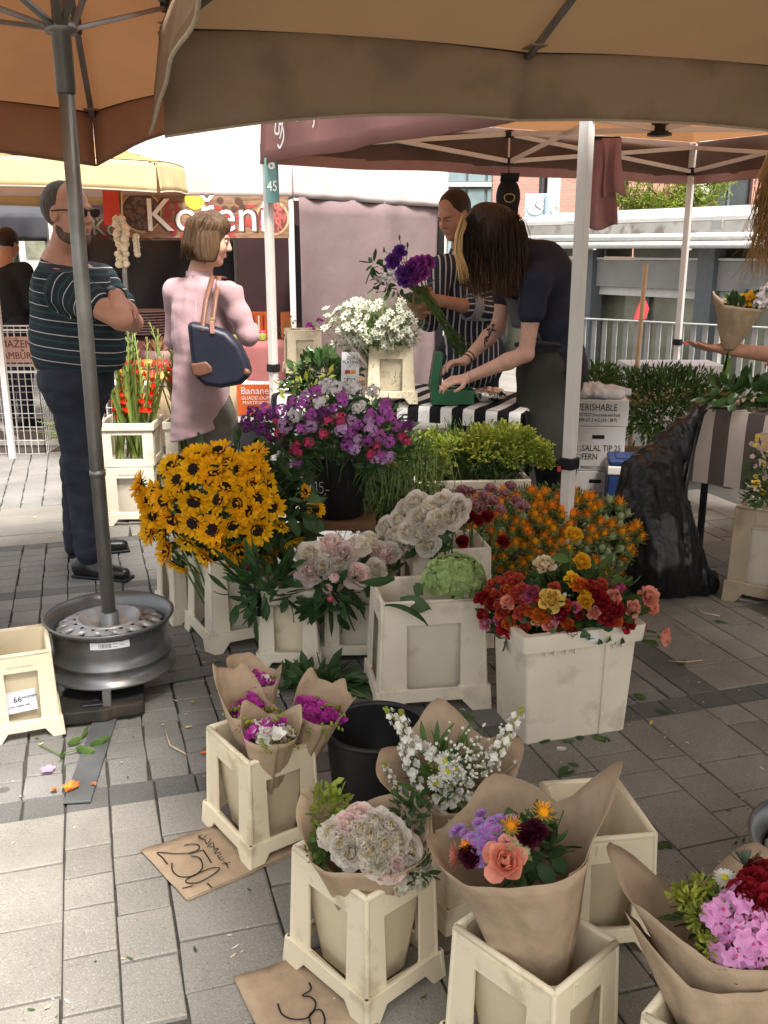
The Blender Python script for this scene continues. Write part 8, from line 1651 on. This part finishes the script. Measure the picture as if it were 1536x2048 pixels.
# ---- freesias in the left table bucket, salal leaves
FW, FM_ = variants('frw', lambda s: freesia(s, M_CHR), 3), variants('frm', lambda s: freesia(s, M_MAGF), 3)
for i, (px, py) in enumerate(((575, 640), (590, 655), (562, 650), (600, 642), (625, 655), (640, 640), (618, 650), (585, 635), (633, 660))): plant('freesia', (FM_ if i in (4, 5, 6) else [[('buds', FW[0][1][1])]] * 3)[i % 3], D(px, py, BT2.y), (random.gauss(0, .4), -.2, .8), BT2 + V(random.uniform(-.05, .05), 0, .05), 'pink freesia spray in the end bucket on the striped table' if i in (4, 5, 6) else 'green budded freesia stem in the end bucket on the striped table', 'freesia', 'pink freesias on the table' if i in (4, 5, 6) else 'budded freesias on the table', .9, .002, LEAF_M, 1, leaf_sc=.4)
q = G(640, 790, TZ); o = bunch('salal_leaves', 'heap of glossy dark salal leaves on the striped table', 'leaves', V(q.x, q.y + .1, TZ + .006)); foliage(o, 'leaves', V(q.x + .02, q.y + .1, TZ + .11), (.19, .12, .11), 230, .075, .045, mat('glossy_salal', (.05, .105, .03), .28, .25, 14, trans=.15, spec=.55), 95, .2, .4, .4, 3, .1, zmin=TZ + .02); foliage(o, 'small_leaves', V(q.x - .12, q.y + .06, TZ + .06), (.12, .08, .06), 220, .035, .02, M_LEAF, 96, .2, .4, .4, 2, .1, zmin=TZ + .02); rel(o)
# ---- gladioli
def gladiolus(seed, red=.5):
    random.seed(seed); g = MB(); r = MB(); ln = .62; g.tube([V(0, 0, 0), V(.0, 0, ln * .6), V(.03, 0, ln)], [.005, .0045, .002], 6); bend = lambda z: .03 * max(0, (z / ln - .5)) * 2
    for i in range(18):
        z = .2 + .42 * i / 18; sd_ = 1 if i % 2 else -1; g.petal((bend(z), .003 * sd_, z), (sd_ * .35, .1, 1), (sd_, 0, -.2), .055 * (1 - i / 30), .014, .15, .25, 3, .1)
        if i < 18 * red: s0 = len(r.v); ring(r, 5, .002, 0, .03 * (1 - i / 26), .02, 1.0, -.3, .2, 0, .2, 3, .4, .08); r.xf(Matrix.Translation((bend(z) + sd_ * .016, 0, z + .025)) @ aim((sd_ * .7, -.5, .6)).to_matrix().to_4x4(), s0)
    for i in range(3): a = i * 2.1; g.petal((0, 0, -.05), (.06 * math.cos(a), .06 * math.sin(a), 1), (math.cos(a), math.sin(a), 0), .5, .026, .1, .2, 6, .05)
    return [('spike', g.mesh('spike', mat('gladiolus_green', (.22, .29, .07), .55, .25, 12, trans=.2, rnd=.15)))] + ([('florets', r.mesh('florets', M_GLAR))] if red > 0 else [])
GV = [gladiolus(i, (.35, .6, .2, .5)[i % 4]) for i in range(5)]; rg = random.Random(14)
for i in range(30):
    c = GL1 if i < 14 else GL2; lean = V(rg.gauss(0, .14), rg.gauss(-.02, .08), 1); plant_o = thing('gladiolus', 'green gladiolus spike with scarlet buds in the crate behind the man' if i < 14 else 'green gladiolus spike with scarlet buds in the crate beside the woman', 'gladiolus', c + V(rg.uniform(-.09, .09), rg.uniform(-.09, .05), .36), 0, 'gladioli behind the man' if i < 14 else 'gladioli beside the woman')
    for nm_, me in GV[i % 5]: tag(inst(nm_, me, plant_o, (0, 0, .04), aim(lean, rg.uniform(0, 6)), rg.uniform(.95, 1.25)), kind='stuff' if nm_ == 'florets' else None)
for i, (px, py, dx) in enumerate(((150, 800, -.5), (115, 870, -.9), (140, 850, -.8), (95, 840, -.9))):
    o = thing('gladiolus', 'drooping pale green gladiolus shoot by the white wire basket', 'gladiolus', D(165, 850, 5.5), 0, 'drooping gladiolus shoots'); inst('spike', GV[2][0][1], o, (0, 0, -.02), aim((dx, -.1, .35 - .22 * i), i), .42)

# ================================================================== wrapped bouquets
def wrap(o, base, top, r0, r1, peaks, ry=1.0, ext=.0, seed=0, m=M_KRAFT, fl=.0, turn=2 * PI * 1.06, a0=0.0, name='paper_wrap', crease=.0055, pw=.85, wrf=1.0):
    """kraft paper cone: base to top centre, top edge raised at peaks (angle deg, amount, width)"""
    rg = random.Random(seed); base, top = Vector(base), Vector(top); ax = (top - base); ln = ax.length; z = ax.normalized(); x = V(1, 0, 0) - z * z.x; x.normalize(); y = z.cross(x); n, k = 64, 14; rows = []
    ph = [rg.random() * 6 for _ in range(5)]
    for j in range(k + 1):
        row = []
        for i in range(n + 1):
            a = a0 + turn * i / n; tm = 1 + ext
            for pa, am, wd in peaks:
                d = (a - R(pa) + PI) % (2 * PI) - PI; tm += am * max(0, 1.08 - math.sqrt((d / R(wd)) ** 2 + .012))
            t = tm * j / k; r = r0 + (r1 - r0) * max(0, t) ** pw + fl * max(0, t - .75) ** 2
            r += crease * (math.sin(3 * a + ph[0] + t * 2) + 2.6 * (abs((a * .8 + ph[1] - t * .5) % 1 - .5) - .25) + 1.8 * (abs((a * 1.9 + ph[2] + t * .9) % 1 - .5) - .25) + .6 * math.sin(9 * t + 2 * a + ph[3])) * min(1, .3 + t) + .006 * i / n
            row.append(base + z * ln * t + x * r * math.cos(a) + y * r * ry * math.sin(a))
        rows.append(row)
    return MB().grid(rows).obj(name, m, o, smooth=True, solid=.0009)
def rel_b(o): rel(o)
def fill(o, name, parts, p, f, s_=1.0):
    for nm_, me in parts: inst(name + ('_' + nm_ if len(parts) > 1 else ''), me, o, p, aim(f, random.uniform(0, 6.28)), s_)
# W1 peonies
random.seed(41); c = V(-.045, 1.70, .315); bs = V(-.045, 1.72, .06); o = thing('wrapped_bouquet', 'kraft wrapped bouquet of big white peonies with green sprigs', 'bouquet', bs)
wrap(o, bs, V(-.035, 1.665, .35), .025, .115, [(150, .30, 45), (45, .22, 50), (-20, .10, 50), (-90, .1, 70)], .85, -.02, 3, pw=1.35)
for i, (px, py) in enumerate(((700, 1655), (750, 1650), (690, 1690), (740, 1700), (790, 1680), (820, 1720), (780, 1730), (800, 1755), (725, 1665), (765, 1690), (835, 1745), (670, 1670), (720, 1640), (775, 1660), (705, 1705), (810, 1700), (755, 1720), (740, 1675))):
    p, n = dome(px, py, V(-.03, 1.665, .345), (.095, .08, .07)); fill(o, 'peony', (PW if i % 6 else PP)[i % 3], p, n * .7 + CAMD(p) * .3, .72)
foliage(o, 'box_leaves', V(-.12, 1.71, .385), (.045, .05, .075), 150, .022, .013, M_LEAF3, 120, .6, .3, .3, 2, .2); foliage(o, 'box_leaves', V(-.11, 1.65, .35), (.04, .04, .05), 110, .022, .013, M_LEAF2, 121, .6, .3, .3, 2, .2); foliage(o, 'box_leaves', V(.05, 1.69, .40), (.05, .03, .05), 70, .022, .013, M_LEAF, 122, .6, .3, .3, 2, .2); foliage(o, 'box_leaves', V(.07, 1.60, .33), (.03, .03, .03), 40, .022, .013, M_LEAF, 123, .6, .3, .3, 2, .2); MB().tube([bs, V(-.035, 1.67, .32)], .02, 8).obj('stems', M_STEM, o); rel_b(o)
# W2 white stock and chrysanthemums
random.seed(42); bs = V(.16, 1.99, .06); o = thing('wrapped_bouquet', 'kraft wrapped bouquet of white stock, daisies and gypsophila', 'bouquet', bs); wrap(o, bs, V(.15, 1.925, .35), .025, .12, [(95, .3, 42), (20, .24, 42), (165, .18, 45), (-150, .08, 40)], .9, -.05, 8, fl=.2, pw=1.3)
CV = variants('chr', chrysanth, 3); SK_ = variants('stk', stock, 3); dc = V(.145, 1.925, .355)
for i, (px, py) in enumerate(((890, 1521), (895, 1543), (912, 1538), (872, 1566), (905, 1520))): p, n = dome(px, py, dc, (.08, .07, .075)); fill(o, 'daisy', CV[i % 3], p, n * .4 + CAMD(p) * .6, (1.0, 1.05, .8, .95, .7)[i])
for px, py, px2, py2, s_ in ((825, 1540, 808, 1452, .95), (985, 1520, 1022, 1455, .9), (840, 1575, 815, 1520, .75), (930, 1610, 905, 1580, .7), (800, 1590, 785, 1560, .55), (840, 1500, 815, 1470, .8), (960, 1545, 1000, 1500, .7), (915, 1610, 890, 1590, .6)):
    a_, b_ = D(px, py, 1.9), D(px2, py2, 1.91); fill(o, 'stock', SK_[int(px) % 3], a_, b_ - a_, s_)
FRS = variants('frw', None, 3)
for i, (px, py) in enumerate(((870, 1510), (855, 1500), (900, 1590), (885, 1600), (930, 1590), (925, 1560))): p, n = dome(px, py, dc, (.09, .075, .075)); fill(o, 'freesia', FRS[i % 3], p, n * .5 + CAMD(p) * .4, .9)
b = MB(); g_ = MB(); rg = random.Random(3)
for i in range(150): p, n = dome(rg.gauss(935, 32), rg.gauss(1525, 28), dc, (.11, .085, .09)); p = p + n * rg.uniform(-.01, .025); b.ball(p, rg.uniform(.0025, .0045), 6, 4); g_.tube([p, p - n * .03 + V(0, 0, -.02)], .0006, 3, False)
tag(b.obj('gypsophila', M_CHR, o, smooth=True), kind='stuff'); tag(g_.obj('gypsophila_stems', M_STEM, o), kind='stuff'); foliage(o, 'leaves', dc + V(0, 0, -.01), (.09, .07, .07), 90, .06, .014, M_LEAF2, 130, .3, .3, .3, 3, .05); MB().tube([bs, V(.15, 1.93, .33)], .02, 8).obj('stems', M_STEM, o); rel_b(o)
# W3 rose and asters
random.seed(43); bs = V(.31, 1.46, .10); tp_ = V(.245, 1.49, .45); o = thing('wrapped_bouquet', 'tall kraft wrapped bouquet of peach rose and lavender asters with orange safflowers', 'bouquet', bs); wrap(o, bs, tp_, .028, .128, [(5, .36, 45), (95, .22, 50), (170, .1, 45)], .85, .02, 11, fl=.1, pw=1.15, a0=R(-60)); MB().lathe([(.03, 0), (.034, .01), (.03, .02)], 14, bs + V(-.008, 0, .06)).obj('string_tie', M_WOOD, o, smooth=True)
AS = variants('ast', lambda s: chrysanth(s, M_ASTL, M_PHP, .013), 3); dc = tp_ + V(.0, 0, .0)
for i in range(60): px, py = random.gauss(985, 26), random.gauss(1678, 22); p, n = dome(px, py, dc, (.11, .08, .085)); fill(o, 'aster', AS[i % 3], p, n * .6 + CAMD(p) * .4 + V(0, 0, .3), random.uniform(.8, 1.1))
for k, px, py, s_ in (('p', 1012, 1724, 1.1), ('w', 990, 1720, .5)): p, n = dome(px, py, dc, (.1, .09, .08)); fill(o, 'rose', RV[k][2], p, n * .4 + CAMD(p) * .4 + V(0, 0, .3), s_)
for px, py, s_ in ((1022, 1660, 1.3), (940, 1697, 1.0), (1083, 1637, 1.4)): p, n = dome(px, py, dc, (.105, .085, .085)); fill(o, 'safflower', SF[0], p, n * .5 + V(0, -.2, .5), s_)
DH = carnation(7, M_RDK)
for px, py in ((1068, 1664), (1055, 1675), (945, 1712)): p, n = dome(px, py, dc, (.105, .085, .085)); fill(o, 'dahlia', DH, p, n * .5 + CAMD(p) * .5, .8)
for px, py in ((1035, 1690), (1020, 1700), (1048, 1700)): p, n = dome(px, py, dc, (.1, .08, .08)); fill(o, 'bud', SB[0], p, n, 1.3)
GE = chrysanth(3, M_RPEA, M_RORA, .026); p, n = dome(912, 1712, dc, (.11, .085, .08)); fill(o, 'gerbera', GE, p, n + V(-.6, 0, .2), 1.0)
foliage(o, 'leaves', dc + V(.015, 0, .01), (.07, .05, .05), 90, .045, .026, M_LEAF, 140, .3, .3, .3, 3, .1); MB().tube([bs, tp_ - V(0, 0, .02)], .018, 8).obj('stems', M_STEM, o); rel_b(o)
# W4 phlox and red flowers, bottom right
random.seed(44); bs = V(.60, 1.28, .06); tp_ = V(.59, 1.365, .40); o = thing('wrapped_bouquet', 'kraft wrapped bouquet of big pink phlox, red scabious and lime foliage', 'bouquet', bs); wrap(o, bs, tp_, .03, .135, [(150, .38, 38), (60, .30, 45), (195, .22, 40)], .85, -.06, 17, fl=.1, pw=1.2); wrap(o, bs + V(-.01, -.01, 0), tp_ + V(-.015, -.012, -.02), .03, .14, [(185, .30, 40)], .85, -.12, 18, pw=1.2, turn=PI * .9, a0=R(140), name='outer_paper')
PK = [phlox(s, M_PHPK, M_EYE, 7, .026, .021) for s in range(2)]; dc = tp_ + V(.0, 0, -.01)
for i, (px, py) in enumerate(((1440, 1835), (1480, 1805), (1470, 1870), (1510, 1850), (1500, 1900), (1460, 1900), (1530, 1880))): p, n = dome(px, py, dc, (.115, .085, .08)); fill(o, 'phlox', PK[i % 2], p, n * .4 + CAMD(p) * .6, .95)
for px, py, k in ((1510, 1770, 'c'), (1490, 1790, 'c'), (1530, 1810, 'r'), (1535, 1830, 'r'), (1520, 1750, 'c')): p, n = dome(px, py, dc, (.115, .09, .085)); fill(o, 'scabious', CR[0] if k == 'c' else RV['r'][0], p, n * .5 + CAMD(p) * .5, 1.0)
p, n = dome(1450, 1757, dc, (.11, .09, .085)); fill(o, 'daisy', CV[0], p, n * .4 + CAMD(p) * .5 + V(0, 0, .3), .95); p, n = dome(1490, 1730, dc, (.11, .09, .085)); b = MB(); ring(b, 14, .004, 0, .035, .006, .6, .3, .1, 0, .2, 3, .05); ring(b, 10, .004, 0, .03, .006, 1.0, .3, .1, 0, .2, 3, .05); inst('thistle', b.mesh('thistle', mat('grey_green_thistle', (.11, .14, .1), .6, .3)), o, p, aim(n + V(0, 0, .4)), 1.0)
for i, (px, py) in enumerate(((1380, 1800), (1400, 1775), (1365, 1790), (1395, 1830), (1450, 1920), (1500, 1960), (1480, 1945), (1420, 1890), (1530, 1940))): p, n = dome(px, py, dc, (.12, .09, .085)); foliage(o, 'lime_sprig', p, (.018, .018, .018), 70, .014, .011, M_LEAF3, 150 + i, .6, .3, .3, 1, .5)
foliage(o, 'leaves', dc + V(0, 0, .015), (.085, .06, .05), 140, .035, .02, M_LEAF2, 160, .3, .3, .5, 2, .1); MB().tube([bs, tp_ - V(0, 0, .02)], .02, 8).obj('stems', M_STEM, o); rel_b(o)
# W5 four freesia cones
random.seed(45)
for k, (px, py, yd, r1, pk, col_, lab) in enumerate(((512, 1375, 2.33, .058, [(110, .25, 60), (170, .2, 50), (20, .15, 50)], 'wm', 'kraft cone of white and purple freesias at the back of its bucket'), (503, 1425, 2.22, .06, [(175, .45, 50), (110, .35, 50)], 'mg', 'kraft cone of magenta and budded freesias at the side of its bucket'), (540, 1466, 2.11, .064, [(150, .2, 45), (30, .2, 45)], 'wmw', 'kraft cone of white freesias at the front of its bucket'), (632, 1432, 2.2, .06, [(60, .28, 45), (125, .3, 45), (0, .25, 40)], 'mmm', 'kraft cone full of magenta freesias'))):
    t_ = D(px, py, yd); bs = B4c + V((t_.x - B4c.x) * .35, (t_.y - B4c.y) * .35, .05); o = thing('wrapped_bouquet', lab, 'bouquet', bs); wrap(o, bs, t_ + V(0, .01, -.005), .012, r1, pk, .85, .03, 30 + k, pw=1.35, crease=.0025, a0=R(-90))
    for i in range(13):
        m_ = col_[i % len(col_)]; p = t_ + V(random.uniform(-.033, .033), random.uniform(-.02, .03), random.uniform(-.012, .014)); fill(o, 'freesia', {'w': FW, 'm': FM_, 'g': [[('buds', FW[0][1][1])]] * 3}[m_][i % 3], p, (random.gauss(0, .4), -.35, .9), 1.2)
    foliage(o, 'buds', t_ + V(0, 0, -.008), (.04, .03, .02), 40, .02, .007, M_LEAF3, 170 + k, .8, .2, .3, 2, .2); MB().tube([bs, t_], .008, 6).obj('stems', M_STEM, o); rel_b(o)
# florist's purple bouquet
random.seed(46); hc = D(812, 540, 5.45); bs = D(935, 715, 5.55); o = thing('hand_bouquet', 'purple lisianthus and white bouquet held up by the man in stripes', 'bouquet', bs); RL_ = [rose(s + 90, M_LIS, 1.0) for s in range(2)]; RL2 = [rose(s + 95, pm('orchid_lisianthus', (.36, .07, .36), .25), 1.0) for s in range(2)]
for i, (px, py) in enumerate(((790, 520), (805, 545), (825, 530), (810, 560), (840, 525), (855, 525), (830, 555), (785, 525), (845, 545), (820, 540), (800, 505))): p, n = dome(px, py, hc, (.16, .12, .14)); fill(o, 'lisianthus', (RL2 if px > 822 else RL_)[i % 2], p, n * .6 + CAMD(p) * .4, 1.1)
for i, (px, py) in enumerate(((782, 545), (770, 552), (790, 555), (760, 560), (775, 565), (752, 553))): p, n = dome(px, py, hc, (.16, .12, .14)); fill(o, 'white_phlox', WH[i % 3], p, n, .6)
foliage(o, 'leaves', hc + V(0, 0, -.06), (.17, .11, .1), 80, .06, .03, M_LEAF, 180, -.1, .4, .6, 3, .1); foliage(o, 'leaves', D(748, 530, 5.43), (.05, .03, .04), 14, .07, .035, M_LEAF, 181, .1, .4, .3, 3, .1)
for px, py in ((799, 475), (768, 500), (815, 490), (790, 497), (780, 510)): b = MB(); q = D(px, py, 5.45); b.tube([hc, hc.lerp(q, .6) + V(0, -.03, 0), q], .002, 5); b.ball(q, .009, 6, 5, (.7, .7, 1.8)); b.obj('bud_sprig', M_LEAF2, o, smooth=True)
b = MB(); hd = D(862, 605, 5.45)
for i in range(26): a_ = hc + V(random.gauss(0, .05), random.gauss(0, .03), -.03); m_ = hd + V(random.gauss(0, .012), random.gauss(0, .012), random.gauss(0, .01)); e_ = bs + V(random.gauss(0, .05), random.gauss(0, .03), random.gauss(0, .03)); b.tube([a_, m_, e_], .0028, 5)
tag(b.obj('stems', M_STEM, o, smooth=True), kind='stuff'); rel_b(o)
# seller's bouquet on the right
random.seed(47); bs = D(1452, 750, 4.4); tp_ = D(1478, 612, 4.38); o = thing('hand_bouquet', 'kraft wrapped bouquet of yellow and white flowers held over the side table', 'bouquet', bs); wrap(o, D(1456, 700, 4.4), tp_, .022, .105, [(170, .24, 45), (95, .1, 45), (10, .12, 40)], .75, .02, 51, a0=R(-80))
for i, (px, py) in enumerate(((1490, 600), (1505, 595), (1498, 612))): fill(o, 'rose', RV['y'][i % 3], D(px, py, 4.36), (random.gauss(0, .3), -.4, .8), .9)
for i, (px, py) in enumerate(((1522, 590), (1530, 605), (1515, 608), (1535, 580))): fill(o, 'white_phlox', WH[i % 3], D(px, py, 4.34), (.2, -.5, .7), .9)
foliage(o, 'leaves', tp_ + V(.01, 0, .0), (.08, .05, .05), 60, .05, .025, M_LEAF, 190, .3, .4, .3, 3, .1); b = MB()
for i in range(16): b.tube([D(1457, 698, 4.4), D(1452 + random.gauss(0, 6), 755 + random.gauss(0, 5), 4.4)], .003, 5)
tag(b.obj('stems', M_STEM, o), kind='stuff'); rel_b(o)
# ---- right side: leaves on the table, pansies below, hanging flowers, greens heap
o = bunch('table_leaves', 'glossy green leaves lying on the brown striped side table', 'leaves', A_ + V(.12, .02, TZ2 + .006)); foliage(o, 'leaves', A_ + V(.22, -.06, TZ2 + .06), (.2, .14, .06), 110, .09, .05, MATS['glossy_salal'], 200, .1, .4, .3, 3, .1, zmin=TZ2 + .02); rel(o)
o = bunch('pansy_bunch', 'white and yellow pansies in the bucket below the side table', 'pansies', BR - V(0, 0, .35)); random.seed(51); b, b2 = MB(), MB()
for i in range(26): c = BR + V(random.uniform(-.13, .13), random.uniform(-.12, .12), random.uniform(.04, .16)); floret(b if i % 3 else b2, c, (random.gauss(-.3, .4), -.8, .5), .022, 5, 1.0, .15)
tag(b.obj('white_florets', M_CHR, o, smooth=True), kind='stuff'); tag(b2.obj('yellow_florets', M_RYEL, o, smooth=True), kind='stuff'); foliage(o, 'leaves', BR + V(0, 0, .06), (.16, .14, .1), 260, .04, .02, M_LEAF, 210, .3, .4, .3, 2, .1); rel(o)
q = A_ + e1 * .42 - e2 * .12 + V(0, 0, .70); bst = flower_bucket('cream bucket of pink and yellow wallflowers before the side table', V(1.80, 3.72, .0), R(-40), .2, .2, .24, .24, .3, m=M_CRATE, mi=M_CRATE); o = bunch('wallflower_bunch', 'pale pink and yellow wallflowers rising before the side table', 'flowers', V(1.80, 3.72, .05)); b, b2 = MB(), MB()
for i in range(150): px, py = random.gauss(1545, 16), random.uniform(865, 960); c = D(px, py, 3.7 + random.uniform(-.05, .08)); floret(b if i % 3 else b2, c, (random.gauss(-.3, .5), -.7, .5), .011, 5, 1.0, .2)
tag(b.obj('pale_florets', pm('shell_pink', (.66, .5, .5), .3), o, smooth=True), kind='stuff'); tag(b2.obj('yellow_florets', M_RPALE, o, smooth=True), kind='stuff'); foliage(o, 'leaves', D(1545, 950, 3.72), (.12, .1, .16), 350, .035, .012, M_LEAF2, 220, .3, .4, .3, 2, .1); MB().tube([V(1.80, 3.72, .05), D(1540, 930, 3.72)], .02, 8).obj('stems', M_STEM, o); rel(o)
hx = D(1320, 840, 6.2); o = thing('packing_table', 'low table piled with cut greenery behind the cartons', 'table', V(hx.x, 6.3, 0)); MB().box((0, 0, .56), (1.0, .6, .04)).obj('top', M_WOOD, o)
for sx in (-1, 1):
    for sy in (-1, 1): MB().bar((sx * .45, sy * .25, 0), (sx * .45, sy * .25, .54), .04).obj('leg', M_WOODB, o)
o = bunch('greenery_heap', 'heap of dark cut fern greenery behind the white cartons', 'greenery', V(hx.x, 6.3, .585)); foliage(o, 'fronds', V(hx.x, 6.2, .6), (.45, .28, .17), 1500, .055, .016, M_LEAF, 230, .4, .4, .4, 2, .05, zmin=.585); foliage(o, 'leaves', V(hx.x - .02, 6.1, .58), (.48, .24, .2), 1500, .05, .018, M_LEAF2, 231, .4, .4, .4, 2, .1); foliage(o, 'hanging_fronds', V(hx.x - .02, 5.95, .48), (.44, .12, .17), 1100, .045, .018, M_LEAF2, 232, -.4, .4, .4, 2, .1); rel(o)
o = bunch('greenery_heap', 'small green sprigs sticking out behind the plastic film', 'greenery', V(D(1190, 790, 5.9).x, 5.95, .02)); foliage(o, 'leaves', V(D(1200, 770, 5.9).x, 5.95, .72), (.16, .1, .1), 320, .05, .02, M_LEAF2, 240, .6, .4, .3, 2, .1); MB().tube([V(D(1190, 790, 5.9).x, 5.95, .02), V(D(1200, 770, 5.9).x, 5.95, .7)], .03, 8).obj('stems', M_STEM, o); rel(o)
q = D(1335, 792, 7.2); carton('white folded sheet lying behind the cut greenery', V(q.x, 7.2, .0), (.7, .4, .68), M_PAPER, name='white_crate', cat='crate')

# ================================================================== litter on the paving
random.seed(60); LT = 'fallen leaves on the paving'
def drop(name, label, px, py, mesh, sc=1.0, rz=None, group=None, cat='leaf', tilt=.08):
    o = inst(name, mesh, None, G(px, py, .010), Quaternion((0, 0, 1), random.uniform(0, 6.28) if rz is None else rz) @ Quaternion((1, 0, 0), R(-88) + random.uniform(-tilt, tilt)), sc); tag(o, label, cat, group); return o
for px, py, s_ in ((1100, 1478, .8), (1125, 1482, .7), (1160, 1478, .9), (1190, 1470, 1.2), (1205, 1480, 1.0), (1135, 1530, .9), (1150, 1540, .7), (1158, 1530, .6), (1290, 1397, 1.1), (1340, 1425, .7), (1335, 1685, .9), (1345, 1695, .8), (880, 1440, 1.2), (900, 1430, 1.0), (920, 1425, 1.3), (640, 1345, 1.2), (615, 1350, 1.1), (660, 1370, 1.3), (690, 1385, 1.2), (650, 1380, 1.1), (630, 1365, 1.3), (440, 1332, 1.0), (430, 1328, 1.1), (415, 1330, 1.0), (700, 1365, 1.2), (680, 1400, 1.0), (600, 1340, 1.1), (585, 1345, 1.2), (640, 1400, .9), (1430, 1240, .8), (1370, 1320, .8), (1000, 1540, .7)):
    drop('fallen_leaf', 'loose green leaf fallen on the paving', px, py, random.choice(LEAF_D + LEAF_M), s_, group=LT)
o = bunch('leafy_cuttings', 'tangle of cut leafy peony stems on the paving before the small buckets', 'cuttings', G(640, 1360, .004)); foliage(o, 'leaves', G(640, 1362, .03), (.17, .08, .035), 90, .085, .034, M_LEAF, 250, .1, .3, .2, 3, .05, zmin=.006); b = MB(); b.tube([G(590, 1325, .02), G(640, 1345, .03), G(755, 1405, .01)], .003, 5); b.tube([G(600, 1335, .02), G(660, 1372, .02), G(730, 1395, .008)], .0025, 5); b.obj('twigs', M_STEM, o); rel(o)
o = bunch('leafy_twig', 'green leafy twig dropped in front of the rubber block', 'twig', G(140, 1505, .004)); b = MB(); b.tube([G(80, 1490, .008), G(120, 1508, .012), G(170, 1495, .02)], .0025, 5); b.obj('stem', M_STEM, o)
for px, py, a in ((135, 1490, 20), (150, 1500, -30), (165, 1475, 70), (180, 1492, 10), (128, 1505, -100), (160, 1505, -20), (190, 1488, 15)): inst('leaf', random.choice(LEAF_M), o, G(px, py, .015), Quaternion((0, 0, 1), R(a)) @ Quaternion((0, 1, 0), R(75)), .75)
rel(o)
pt = MB(); random.seed(3); floret(pt, (0, 0, 0), (0, 0, 1), .02, 5, 1.0, .25); PTP = pt.mesh('petal', M_PHPK); pt = MB(); pt.petal((0, 0, 0), (1, 0, .1), (0, 0, 1), .03, .022, .5, .3, 3, .4); PTR = pt.mesh('petal', mat('orange_red_petal', (.68, .07, .02), .5, .4, 30, col2=(.75, .3, .04))); pt = MB(); ring(pt, 7, .003, 0, .03, .024, .3, .3, .2, 0, .2, 3, .5, .1); PTF = pt.mesh('bloom', MATS['orange_red_petal'])
def lay(name, label, px, py, me, s_, cat='petal', group=None): o = inst(name, me, None, G(px, py, .009), Quaternion((0, 0, 1), random.uniform(0, 6.28)), s_); tag(o, label, cat, group)
lay('fallen_flower', 'single pink phlox floret lying on the setts', 96, 1540, PTP, 1.1, 'flower'); lay('fallen_flower', 'crumpled orange red bloom lying on the setts', 143, 1578, PTF, .9, 'flower')
for px, py in ((102, 1580), (185, 1568), (402, 1508), (695, 1420), (500, 1400), (460, 1370), (690, 1425)): lay('fallen_petal', 'single orange red petal lying on the paving', px, py, PTR, .85, 'petal', 'orange red petals on the paving')
lay('fallen_petal', 'white petal lying among leaves before the rose crate', 1132, 1500, (lambda b: b.petal((0, 0, 0), (1, 0, .1), (0, 0, 1), .035, .026, .4, .3, 3, .5).mesh('petal', M_PEOW))(MB()), 1.0)
for k, (px, py) in enumerate(((68, 1036), (105, 1074), (265, 1070), (370, 1455), (385, 1402), (1300, 1450), (45, 1005))): lay('fallen_petal', 'tiny yellow petal lying on the paving', px, py, (lambda b: b.petal((0, 0, 0), (1, 0, .1), (0, 0, 1), .02, .01, .4, .2, 2, .4).mesh('petal', M_RPALE))(MB()), 1.2, 'petal', 'yellow petals on the paving')
for k, pts in enumerate((((330, 1460), (340, 1490), (372, 1508)), ((1338, 1322), (1370, 1324), (1405, 1320)), ((1490, 1660), (1510, 1645), (1536, 1640)), ((1350, 1250), (1420, 1290), (1415, 1285)), ((1390, 1210), (1405, 1225), (1440, 1232)))):
    b = MB(); b.tube([G(px, py, .011 + .004 * (i == 1)) for i, (px, py) in enumerate(pts)], .0022, 5); ob = b.obj('straw_stem', M_WOOD, None, smooth=True); tag(ob, 'dry pale straw stem lying on the paving', 'straw', 'straw stems on the paving')
b = MB(); rg = random.Random(88)
for i in range(420):
    p = G(rg.uniform(0, 1536), rg.uniform(1080, 2040), .006)
    if rg.random() < .6 and p.y < 2.4 and p.x < .7: continue
    a = rg.uniform(0, 6.28); b.mi = rg.randrange(4); b.petal(p, (math.cos(a), math.sin(a), .1), (0, 0, 1), rg.uniform(.006, .02), rg.uniform(.003, .008), .6, .2, 2, .3)
tag(b.obj('floor_litter', [M_LEAF2, M_LEAF, M_WOOD, M_PEOW]), 'fine scattered leaf scraps and petals on the paving', 'litter', kind='stuff')
